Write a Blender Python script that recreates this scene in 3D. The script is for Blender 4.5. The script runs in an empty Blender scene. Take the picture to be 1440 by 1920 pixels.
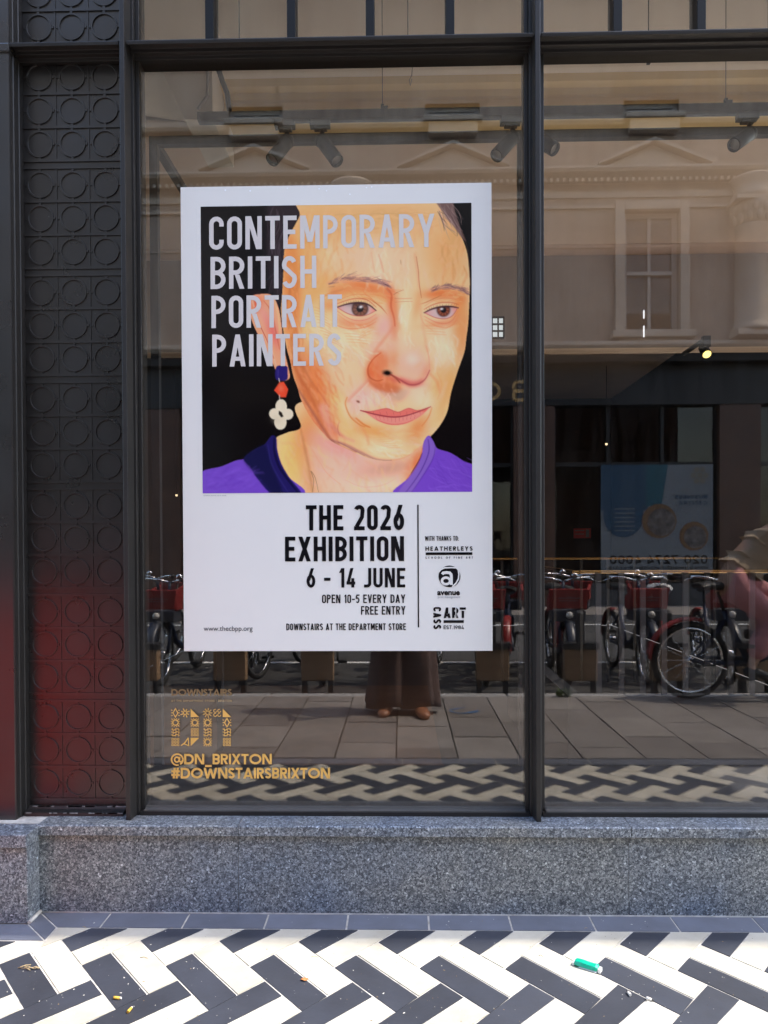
import bpy, bmesh, math, random
import numpy as np
from mathutils import Vector, Matrix, Euler

SC = bpy.context.scene
COL = SC.collection
R = math.radians
random.seed(7)

# ------------------------------------------------------------------ camera
F_PX = 1442.0                     # focal length in pixels of the 1440 x 1920 frame
CAM_D, CAM_H = 2.51, 1.16
PITCH, YAW, ROLL = -0.75, 1.3, 0.24
CY = 1022.0 - F_PX * math.tan(R(PITCH))
cd = bpy.data.cameras.new('camera')
cam = bpy.data.objects.new('camera', cd)
COL.objects.link(cam)
cam.location = (0, -CAM_D, CAM_H)
rot = Matrix.Rotation(R(YAW), 3, 'Z') @ Matrix.Rotation(R(90 + PITCH), 3, 'X') @ Matrix.Rotation(R(-ROLL), 3, 'Z')
cam.rotation_euler = rot.to_euler()
cd.sensor_width = 36.0
cd.lens = 36.0 * F_PX / 1920.0
cd.shift_y = (CY - 960.0) / 1920.0
cd.clip_start, cd.clip_end = 0.02, 2000.0
SC.camera = cam

# ------------------------------------------------------------------ sky, sun, exposure
SUN_EL, SUN_AZ = 58.0, 2.6        # azimuth measured from +x towards +y (a little behind the shop wall)
w = bpy.data.worlds.new('World')
SC.world = w
w.use_nodes = True
nt = w.node_tree
bg = nt.nodes['Background']
sky = nt.nodes.new('ShaderNodeTexSky')
sky.sky_type = 'NISHITA'
sky.sun_disc = False
sky.sun_elevation = R(SUN_EL)
sky.sun_rotation = R(90 - SUN_AZ)
sky.air_density, sky.dust_density, sky.ozone_density = 1.0, 1.5, 1.0
nt.links.new(sky.outputs[0], bg.inputs[0])
bg.inputs[1].default_value = 0.15
sl = bpy.data.lights.new('sun', 'SUN')
sl.energy = 1.2
sl.angle = R(0.53)
sl.color = (1.0, 0.95, 0.86)
sun = bpy.data.objects.new('sun', sl)
COL.objects.link(sun)
sv = Vector((math.cos(R(SUN_EL)) * math.cos(R(SUN_AZ)), math.cos(R(SUN_EL)) * math.sin(R(SUN_AZ)), math.sin(R(SUN_EL))))
sun.rotation_euler = sv.to_track_quat('Z', 'Y').to_euler()
sun.location = sv * 30
SC.view_settings.view_transform = 'Standard'
SC.view_settings.look = 'None'
SC.view_settings.gamma = 1.0
SC.view_settings.exposure = 2.6
SC.cycles.max_bounces = 10
SC.cycles.transparent_max_bounces = 12
SC.cycles.glossy_bounces = 6
SC.cycles.caustics_reflective = False
SC.cycles.caustics_refractive = False
SC.cycles.sample_clamp_indirect = 6.0
SC.cycles.use_denoising = True
SC.cycles.use_adaptive_sampling = False
SC.cycles.denoising_prefilter = 'ACCURATE'


# ------------------------------------------------------------------ where things stand (survey of the photograph)
def ray(px, py):
    return rot @ Vector(((px - 720.0) / F_PX, (CY - py) / F_PX, -1.0))


def V(px, py, y):
    """point on the vertical plane y, straight ahead"""
    d = ray(px, py)
    t = (y + CAM_D) / d.y
    return Vector((d.x * t, y, CAM_H + d.z * t))


def RV(px, py, y):
    """point on the vertical plane y (street side, y < 0) seen mirrored in the window"""
    p = V(px, py, -y)
    return Vector((p.x, y, p.z))


# ------------------------------------------------------------------ materials
def lin(c):
    c = c / 255.0
    return c / 12.92 if c <= 0.04045 else ((c + 0.055) / 1.055) ** 2.4


def L3(r, g, b):
    return (lin(r), lin(g), lin(b), 1.0)


class NT:
    def __init__(s, name):
        s.m = bpy.data.materials.new(name)
        s.m.use_nodes = True
        s.t = s.m.node_tree
        s.b = s.t.nodes['Principled BSDF']
        s.out = s.t.nodes['Material Output']

    def n(s, kind, **kw):
        nd = s.t.nodes.new('ShaderNode' + kind)
        for k, v in kw.items():
            if k in nd.inputs:
                nd.inputs[k].default_value = v
            else:
                setattr(nd, k, v)
        return nd

    def l(s, a, b):
        s.t.links.new(a, b)

    def ramp(s, src, stops, interp='LINEAR'):
        r = s.t.nodes.new('ShaderNodeValToRGB')
        r.color_ramp.interpolation = interp
        els = r.color_ramp.elements
        while len(els) < len(stops):
            els.new(0.5)
        for e, (p, c) in zip(els, stops):
            e.position = p
            e.color = c if len(c) == 4 else (*c, 1)
        s.l(src, r.inputs[0])
        return r

    def mix(s, fac, a, b, mode='MIX'):
        x = s.t.nodes.new('ShaderNodeMix')
        x.data_type = 'RGBA'
        x.blend_type = mode
        for sock, v in ((x.inputs[0], fac), (x.inputs[6], a), (x.inputs[7], b)):
            if hasattr(v, 'is_linked'):
                s.l(v, sock)
            else:
                sock.default_value = v
        return x.outputs[2]


def mat(name, col, rough=0.6, metal=0.0, spec=0.5, var=0.0, scale=8.0, bump=0.0, bscale=60.0, dirt=None, dscale=2.0, coat=0.0):
    k = NT(name)
    c4 = (*col[:3], 1)
    k.b.inputs['Roughness'].default_value = rough
    k.b.inputs['Metallic'].default_value = metal
    k.b.inputs['Specular IOR Level'].default_value = spec
    k.b.inputs['Coat Weight'].default_value = coat
    k.b.inputs['Base Color'].default_value = c4
    tc = k.n('TexCoord')
    src = None
    if var > 0:
        nz = k.n('TexNoise', Scale=scale, Detail=5.0, Roughness=0.6)
        k.l(tc.outputs['Object'], nz.inputs['Vector'])
        lo = tuple(max(0, c * (1 - var)) for c in c4[:3])
        hi = tuple(min(1, c * (1 + var)) for c in c4[:3])
        src = k.ramp(nz.outputs[0], [(0.3, lo), (0.7, hi)]).outputs[0]
    if dirt is not None:
        nz2 = k.n('TexNoise', Scale=dscale, Detail=8.0, Roughness=0.7)
        k.l(tc.outputs['Object'], nz2.inputs['Vector'])
        rp = k.ramp(nz2.outputs[0], [(0.45, (0, 0, 0)), (0.75, (1, 1, 1))])
        mm = k.n('Math', operation='MULTIPLY')
        k.l(rp.outputs[0], mm.inputs[0])
        mm.inputs[1].default_value = 0.6
        src = k.mix(mm.outputs[0], src if src is not None else c4, (*dirt[:3], 1))
    if src is not None:
        k.l(src, k.b.inputs['Base Color'])
    if bump > 0:
        nb = k.n('TexNoise', Scale=bscale, Detail=4.0)
        k.l(tc.outputs['Object'], nb.inputs['Vector'])
        bp = k.n('Bump', Strength=bump, Distance=0.01)
        k.l(nb.outputs[0], bp.inputs['Height'])
        k.l(bp.outputs[0], k.b.inputs['Normal'])
    return k.m


def emit(name, col, strength):
    k = NT(name)
    k.b.inputs['Base Color'].default_value = (*col[:3], 1)
    k.b.inputs['Emission Color'].default_value = (*col[:3], 1)
    k.b.inputs['Emission Strength'].default_value = strength
    return k.m


# ------------------------------------------------------------------ mesh building
class MB:
    def __init__(s):
        s.v, s.f, s.mi, s.sm = [], [], [], []

    def add(s, vs, fs, mi=0, smooth=False):
        o = len(s.v)
        s.v += [tuple(p) for p in vs]
        for f in fs:
            s.f.append(tuple(i + o for i in f))
            s.mi.append(mi)
            s.sm.append(smooth)
        return s

    def box(s, x0, x1, y0, y1, z0, z1, mi=0, M=None):
        vs = [Vector(p) for p in ((x0, y0, z0), (x1, y0, z0), (x1, y1, z0), (x0, y1, z0), (x0, y0, z1), (x1, y0, z1), (x1, y1, z1), (x0, y1, z1))]
        if M is not None:
            vs = [M @ p for p in vs]
        return s.add(vs, [(0, 3, 2, 1), (4, 5, 6, 7), (0, 1, 5, 4), (1, 2, 6, 5), (2, 3, 7, 6), (3, 0, 4, 7)], mi)

    def quad(s, a, b, c, d, mi=0):
        return s.add([a, b, c, d], [(0, 1, 2, 3)], mi)

    def prism(s, prof, a, b, mi=0, axis='x'):
        """closed profile extruded from a to b; axis x: prof = (y, z); axis z: prof = (x, y); axis y: prof = (x, z)"""
        def P(t, q):
            return (t, q[0], q[1]) if axis == 'x' else ((q[0], q[1], t) if axis == 'z' else (q[0], t, q[1]))
        n = len(prof)
        vs = [P(a, q) for q in prof] + [P(b, q) for q in prof]
        fs = [tuple(range(n))[::-1], tuple(range(n, 2 * n))]
        fs += [(i, (i + 1) % n, n + (i + 1) % n, n + i) for i in range(n)]
        return s.add(vs, fs, mi)

    def tube(s, pts, r, n=8, mi=0, caps=True, smooth=True, closed=False):
        pts = [Vector(p) for p in pts]
        m = len(pts)
        rs = r if isinstance(r, (list, tuple)) else [r] * m
        up = None
        vs, fs = [], []
        for i, p in enumerate(pts):
            if closed:
                d = pts[(i + 1) % m] - pts[i - 1]
            else:
                d = pts[min(i + 1, m - 1)] - pts[max(i - 1, 0)]
            d.normalize()
            if up is None:
                up = Vector((0, 0, 1)) if abs(d.z) < 0.9 else Vector((1, 0, 0))
            a = d.cross(up)
            if a.length < 1e-5:
                a = d.orthogonal()
            a.normalize()
            b = a.cross(d).normalized()
            up = b
            for k in range(n):
                t = 2 * math.pi * k / n
                vs.append(p + a * (rs[i] * math.cos(t)) + b * (rs[i] * math.sin(t)))
        for i in range(m if closed else m - 1):
            j = (i + 1) % m
            for k in range(n):
                fs.append((i * n + k, i * n + (k + 1) % n, j * n + (k + 1) % n, j * n + k))
        s.add(vs, fs, mi, smooth)
        if caps and not closed:
            o = len(s.v) - m * n
            s.f += [tuple(o + k for k in range(n))[::-1], tuple(o + (m - 1) * n + k for k in range(n))]
            s.mi += [mi, mi]
            s.sm += [False, False]
        return s

    def lathe(s, prof, c=(0, 0, 0), n=16, mi=0, axis=None, smooth=True, caps=True):
        """prof = [(r, h)]; turned about z at c, or about the unit vector axis"""
        c = Vector(c)
        q = Vector((0, 0, 1)).rotation_difference(Vector(axis).normalized()) if axis is not None else None
        vs, fs = [], []
        for r, h in prof:
            for k in range(n):
                t = 2 * math.pi * k / n
                p = Vector((r * math.cos(t), r * math.sin(t), h))
                if q is not None:
                    p = q @ p
                vs.append(c + p)
        for i in range(len(prof) - 1):
            for k in range(n):
                fs.append((i * n + k, i * n + (k + 1) % n, (i + 1) * n + (k + 1) % n, (i + 1) * n + k))
        s.add(vs, fs, mi, smooth)
        if caps:
            o = len(s.v) - len(prof) * n
            s.f += [tuple(o + k for k in range(n))[::-1], tuple(o + (len(prof) - 1) * n + k for k in range(n))]
            s.mi += [mi, mi]
            s.sm += [False, False]
        return s

    def build(s, name, mats, parent=None, bevel=0.0, seg=2, loc=None):
        me = bpy.data.meshes.new(name)
        vs = s.v
        if parent is not None and parent.get('_base') is not None:
            b = Vector(parent['_base'])
            vs = [tuple(Vector(p) - b) for p in s.v]
        me.from_pydata(vs, [], s.f)
        for m in (mats if isinstance(mats, (list, tuple)) else [mats]):
            me.materials.append(m)
        me.polygons.foreach_set('material_index', s.mi)
        me.polygons.foreach_set('use_smooth', s.sm)
        me.update()
        o = bpy.data.objects.new(name, me)
        COL.objects.link(o)
        if parent is not None:
            o.parent = parent
            if parent.get('_base') is not None:
                o['_base'] = parent['_base']
        if bevel > 0:
            md = o.modifiers.new('bevel', 'BEVEL')
            md.width, md.segments, md.limit_method, md.angle_limit = bevel, seg, 'ANGLE', R(40)
        return o


def tag(o, label=None, cat=None, group=None, kind=None):
    for k, v in (('label', label), ('category', cat), ('group', group), ('kind', kind)):
        if v:
            o[k] = v
    return o


def thing(name, label, cat, loc=(0, 0, 0), rz=0.0, group=None):
    """Empty at the thing's base; parts are built in the thing's own space"""
    o = bpy.data.objects.new(name, None)
    COL.objects.link(o)
    o.empty_display_size = 0.1
    o.location = loc
    o.rotation_euler = (0, 0, rz)
    return tag(o, label, cat, group)


def world_thing(name, label, cat, base, group=None):
    """Empty at base; parts handed to build() in world coordinates are moved into its space"""
    o = thing(name, label, cat, base, 0, group)
    o['_base'] = tuple(base)
    return o


def struct(o):
    o['kind'] = 'structure'
    return o


def copy_tree(o, parent=None):
    c = o.copy()
    COL.objects.link(c)
    c.parent = parent
    for ch in o.children:
        copy_tree(ch, c)
    return c

# ------------------------------------------------------------------ the materials of this street
def m_granite():
    k = NT('blue_grey_granite')
    tc = k.n('TexCoord')
    wp = k.n('TexNoise', Scale=90.0, Detail=2.0)
    k.l(tc.outputs['Object'], wp.inputs['Vector'])
    ad = k.n('VectorMath', operation='MULTIPLY_ADD')
    k.l(wp.outputs[1], ad.inputs[0])
    ad.inputs[1].default_value = (0.006, 0.006, 0.006)
    k.l(tc.outputs['Object'], ad.inputs[2])
    v1 = k.n('TexVoronoi', Scale=175.0)
    v2 = k.n('TexVoronoi', Scale=380.0)
    k.l(ad.outputs[0], v1.inputs['Vector'])
    k.l(ad.outputs[0], v2.inputs['Vector'])
    r1 = k.ramp(v1.outputs['Color'], [(0.0, (0.03, 0.034, 0.042)), (0.28, (0.085, 0.094, 0.108)), (0.6, (0.19, 0.20, 0.212)), (0.88, (0.31, 0.325, 0.335)), (1.0, (0.58, 0.61, 0.64))])
    r2 = k.ramp(v2.outputs['Color'], [(0.15, (0.30, 0.32, 0.35)), (0.55, (0.9, 0.91, 0.92)), (0.95, (1.6, 1.61, 1.64))])
    c = k.mix(0.85, r1.outputs[0], r2.outputs[0], 'MULTIPLY')
    big = k.n('TexNoise', Scale=2.6, Detail=3.0)
    k.l(tc.outputs['Object'], big.inputs['Vector'])
    rb = k.ramp(big.outputs[0], [(0.36, (0.92, 1.01, 1.14)), (0.60, (1.25, 1.20, 1.10))])
    c = k.mix(1.0, c, rb.outputs[0], 'MULTIPLY')
    v3 = k.n('TexVoronoi', Scale=34.0)
    k.l(ad.outputs[0], v3.inputs['Vector'])
    sp = k.ramp(v3.outputs['Distance'], [(0.10, (1, 1, 1)), (0.17, (0, 0, 0))])
    rn = k.ramp(v3.outputs['Color'], [(0.80, (0, 0, 0)), (0.86, (1, 1, 1))])
    f = k.n('Math', operation='MULTIPLY')
    k.l(sp.outputs[0], f.inputs[0])
    k.l(rn.outputs[0], f.inputs[1])
    c = k.mix(f.outputs[0], c, (0.55, 0.60, 0.66, 1))
    k.l(c, k.b.inputs['Base Color'])
    k.b.inputs['Roughness'].default_value = 0.42
    bp = k.n('Bump', Strength=0.12, Distance=0.004)
    k.l(v2.outputs['Distance'], bp.inputs['Height'])
    k.l(bp.outputs[0], k.b.inputs['Normal'])
    return k.m


def m_tile(name, col, rough, specks):
    k = NT(name)
    tc = k.n('TexCoord')
    g = k.n('NewGeometry')
    n1 = k.n('TexNoise', Scale=5.0, Detail=6.0, Roughness=0.65)
    k.l(tc.outputs['Object'], n1.inputs['Vector'])
    rr = k.ramp(g.outputs['Random Per Island'], [(0, tuple(c * 0.86 for c in col)), (1, tuple(min(1, c * 1.12) for c in col))])
    r1 = k.ramp(n1.outputs[0], [(0.28, (0.70, 0.665, 0.62)), (0.62, (1.0, 1.0, 1.0))])
    c = k.mix(0.8, rr.outputs[0], r1.outputs[0], 'MULTIPLY')
    v = k.n('TexVoronoi', Scale=85.0)
    k.l(tc.outputs['Object'], v.inputs['Vector'])
    n2 = k.n('TexNoise', Scale=2.3, Detail=4.0)
    k.l(tc.outputs['Object'], n2.inputs['Vector'])
    a = k.ramp(v.outputs['Distance'], [(0.09, (1, 1, 1)), (0.16, (0, 0, 0))])
    b = k.ramp(v.outputs['Color'], [(0.80, (0, 0, 0)), (0.84, (1, 1, 1))])
    d = k.ramp(n2.outputs[0], [(0.42, (0.1, 0.1, 0.1)), (0.62, (1, 1, 1))])
    m1 = k.n('Math', operation='MULTIPLY')
    m2 = k.n('Math', operation='MULTIPLY')
    k.l(a.outputs[0], m1.inputs[0])
    k.l(b.outputs[0], m1.inputs[1])
    k.l(m1.outputs[0], m2.inputs[0])
    k.l(d.outputs[0], m2.inputs[1])
    c = k.mix(m2.outputs[0], c, (*specks, 1))
    k.l(c, k.b.inputs['Base Color'])
    n3 = k.n('TexNoise', Scale=14.0, Detail=4.0)
    k.l(tc.outputs['Object'], n3.inputs['Vector'])
    ro = k.n('MapRange')
    ro.inputs['To Min'].default_value = rough - 0.1
    ro.inputs['To Max'].default_value = rough + 0.15
    k.l(n3.outputs[0], ro.inputs[0])
    k.l(ro.outputs[0], k.b.inputs['Roughness'])
    bp = k.n('Bump', Strength=0.08, Distance=0.004)
    n4 = k.n('TexNoise', Scale=90.0, Detail=3.0)
    k.l(tc.outputs['Object'], n4.inputs['Vector'])
    k.l(n4.outputs[0], bp.inputs['Height'])
    k.l(bp.outputs[0], k.b.inputs['Normal'])
    return k.m


def m_paving():
    k = NT('concrete_paving')
    tc = k.n('TexCoord')
    g = k.n('NewGeometry')
    rr = k.ramp(g.outputs['Random Per Island'], [(0, (0.17, 0.15, 0.138)), (1, (0.26, 0.235, 0.215))])
    n1 = k.n('TexNoise', Scale=3.0, Detail=8.0, Roughness=0.7)
    k.l(tc.outputs['Object'], n1.inputs['Vector'])
    r1 = k.ramp(n1.outputs[0], [(0.3, (0.72, 0.70, 0.68)), (0.7, (1.05, 1.05, 1.05))])
    c = k.mix(1.0, rr.outputs[0], r1.outputs[0], 'MULTIPLY')
    v = k.n('TexVoronoi', Scale=6.0)
    k.l(tc.outputs['Object'], v.inputs['Vector'])
    gum = k.ramp(v.outputs['Distance'], [(0.10, (1, 1, 1)), (0.14, (0, 0, 0))])
    gr = k.ramp(v.outputs['Color'], [(0.7, (0, 0, 0)), (0.72, (1, 1, 1))])
    m1 = k.n('Math', operation='MULTIPLY')
    k.l(gum.outputs[0], m1.inputs[0])
    k.l(gr.outputs[0], m1.inputs[1])
    c = k.mix(m1.outputs[0], c, (0.09, 0.085, 0.08, 1))
    k.l(c, k.b.inputs['Base Color'])
    k.b.inputs['Roughness'].default_value = 0.85
    return k.m


def m_asphalt():
    k = NT('asphalt')
    tc = k.n('TexCoord')
    v = k.n('TexVoronoi', Scale=70.0)
    k.l(tc.outputs['Object'], v.inputs['Vector'])
    r = k.ramp(v.outputs['Color'], [(0.2, (0.022, 0.022, 0.023)), (0.8, (0.075, 0.073, 0.072)), (1.0, (0.2, 0.195, 0.19))])
    n = k.n('TexNoise', Scale=0.6, Detail=6.0)
    k.l(tc.outputs['Object'], n.inputs['Vector'])
    r2 = k.ramp(n.outputs[0], [(0.3, (0.75, 0.75, 0.75)), (0.7, (1.1, 1.1, 1.1))])
    k.l(k.mix(1.0, r.outputs[0], r2.outputs[0], 'MULTIPLY'), k.b.inputs['Base Color'])
    k.b.inputs['Roughness'].default_value = 0.9
    return k.m


def m_glass(name, tint, refl, edge=0.5, dust=0.0):
    """thin float glass: part mirror, part clear; two faces of a pane reflect about 2 x refl"""
    k = NT(name)
    lw = k.n('LayerWeight')
    lw.inputs['Blend'].default_value = 0.12
    mr = k.n('MapRange')
    mr.inputs['To Min'].default_value = refl
    mr.inputs['To Max'].default_value = edge
    k.l(lw.outputs['Fresnel'], mr.inputs[0])
    tr = k.n('BsdfTransparent', Color=(*tint, 1))
    gl = k.n('BsdfGlossy', Color=(1, 0.97, 0.93, 1))
    gl.inputs['Roughness'].default_value = 0.0
    mx = k.n('MixShader')
    k.l(mr.outputs[0], mx.inputs[0])
    k.l(tr.outputs[0], mx.inputs[1])
    k.l(gl.outputs[0], mx.inputs[2])
    if not dust:
        k.l(mx.outputs[0], k.out.inputs['Surface'])
        return k.m
    tc = k.n('TexCoord')
    mp = k.n('Mapping')
    mp.inputs['Scale'].default_value = (9.0, 1.0, 1.3)
    k.l(tc.outputs['Object'], mp.inputs['Vector'])
    n1 = k.n('TexNoise', Scale=2.5, Detail=9.0, Roughness=0.72)
    k.l(mp.outputs[0], n1.inputs['Vector'])
    r1 = k.ramp(n1.outputs[0], [(0.45, (0.0, 0.0, 0.0)), (0.8, (dust, dust, dust))])
    v = k.n('TexVoronoi', Scale=38.0)
    k.l(tc.outputs['Object'], v.inputs['Vector'])
    a = k.ramp(v.outputs['Distance'], [(0.035, (1, 1, 1)), (0.06, (0, 0, 0))])
    b = k.ramp(v.outputs['Color'], [(0.955, (0, 0, 0)), (0.965, (0.22, 0.22, 0.22))])
    m1 = k.n('Math', operation='MULTIPLY')
    k.l(a.outputs[0], m1.inputs[0])
    k.l(b.outputs[0], m1.inputs[1])
    m2 = k.n('Math', operation='MAXIMUM')
    k.l(m1.outputs[0], m2.inputs[0])
    k.l(r1.outputs[0], m2.inputs[1])
    df = k.n('BsdfDiffuse', Color=(0.75, 0.73, 0.70, 1))
    m3 = k.n('MixShader')
    k.l(m2.outputs[0], m3.inputs[0])
    k.l(mx.outputs[0], m3.inputs[1])
    k.l(df.outputs[0], m3.inputs[2])
    k.l(m3.outputs[0], k.out.inputs['Surface'])
    return k.m


def m_painted_metal(name, col, rough=0.38, streak=0.25, spec=0.5):
    k = NT(name)
    tc = k.n('TexCoord')
    n = k.n('TexNoise', Scale=3.0, Detail=8.0, Roughness=0.7)
    k.l(tc.outputs['Object'], n.inputs['Vector'])
    r = k.ramp(n.outputs[0], [(0.3, tuple(c * (1 - streak) for c in col)), (0.7, tuple(c * (1 + streak) for c in col))])
    v = k.n('TexVoronoi', Scale=40.0)
    k.l(tc.outputs['Object'], v.inputs['Vector'])
    a = k.ramp(v.outputs['Distance'], [(0.06, (1, 1, 1)), (0.10, (0, 0, 0))])
    b = k.ramp(v.outputs['Color'], [(0.955, (0, 0, 0)), (0.965, (1, 1, 1))])
    m1 = k.n('Math', operation='MULTIPLY')
    k.l(a.outputs[0], m1.inputs[0])
    k.l(b.outputs[0], m1.inputs[1])
    c = k.mix(m1.outputs[0], r.outputs[0], (0.22, 0.21, 0.2, 1))
    k.l(c, k.b.inputs['Base Color'])
    k.b.inputs['Specular IOR Level'].default_value = spec
    ro = k.n('MapRange')
    ro.inputs['To Min'].default_value = rough - 0.06
    ro.inputs['To Max'].default_value = rough + 0.12
    n2 = k.n('TexNoise', Scale=7.0, Detail=5.0)
    k.l(tc.outputs['Object'], n2.inputs['Vector'])
    k.l(n2.outputs[0], ro.inputs[0])
    k.l(ro.outputs[0], k.b.inputs['Roughness'])
    return k.m


def m_print():
    k = NT('printed_portrait')
    a = k.n('Attribute', attribute_name='paint')
    k.l(a.outputs['Color'], k.b.inputs['Base Color'])
    k.b.inputs['Roughness'].default_value = 0.12
    k.b.inputs['Specular IOR Level'].default_value = 0.5
    return k.m


def m_stone():
    k = NT('cream_render')
    tc = k.n('TexCoord')
    n = k.n('TexNoise', Scale=0.9, Detail=9.0, Roughness=0.65)
    k.l(tc.outputs['Object'], n.inputs['Vector'])
    r = k.ramp(n.outputs[0], [(0.3, (0.33, 0.25, 0.19)), (0.7, (0.46, 0.37, 0.285))])
    wv = k.n('TexNoise', Scale=2.2, Detail=8.0, Roughness=0.7)
    sm = k.n('Mapping')
    sm.inputs['Scale'].default_value = (2.2, 1.0, 0.25)
    k.l(tc.outputs['Object'], sm.inputs['Vector'])
    k.l(sm.outputs[0], wv.inputs['Vector'])
    r2 = k.ramp(wv.outputs[0], [(0.36, (0.5, 0.46, 0.43)), (0.62, (1, 1, 1))])
    k.l(k.mix(0.7, r.outputs[0], r2.outputs[0], 'MULTIPLY'), k.b.inputs['Base Color'])
    k.b.inputs['Roughness'].default_value = 0.85
    return k.m


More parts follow.
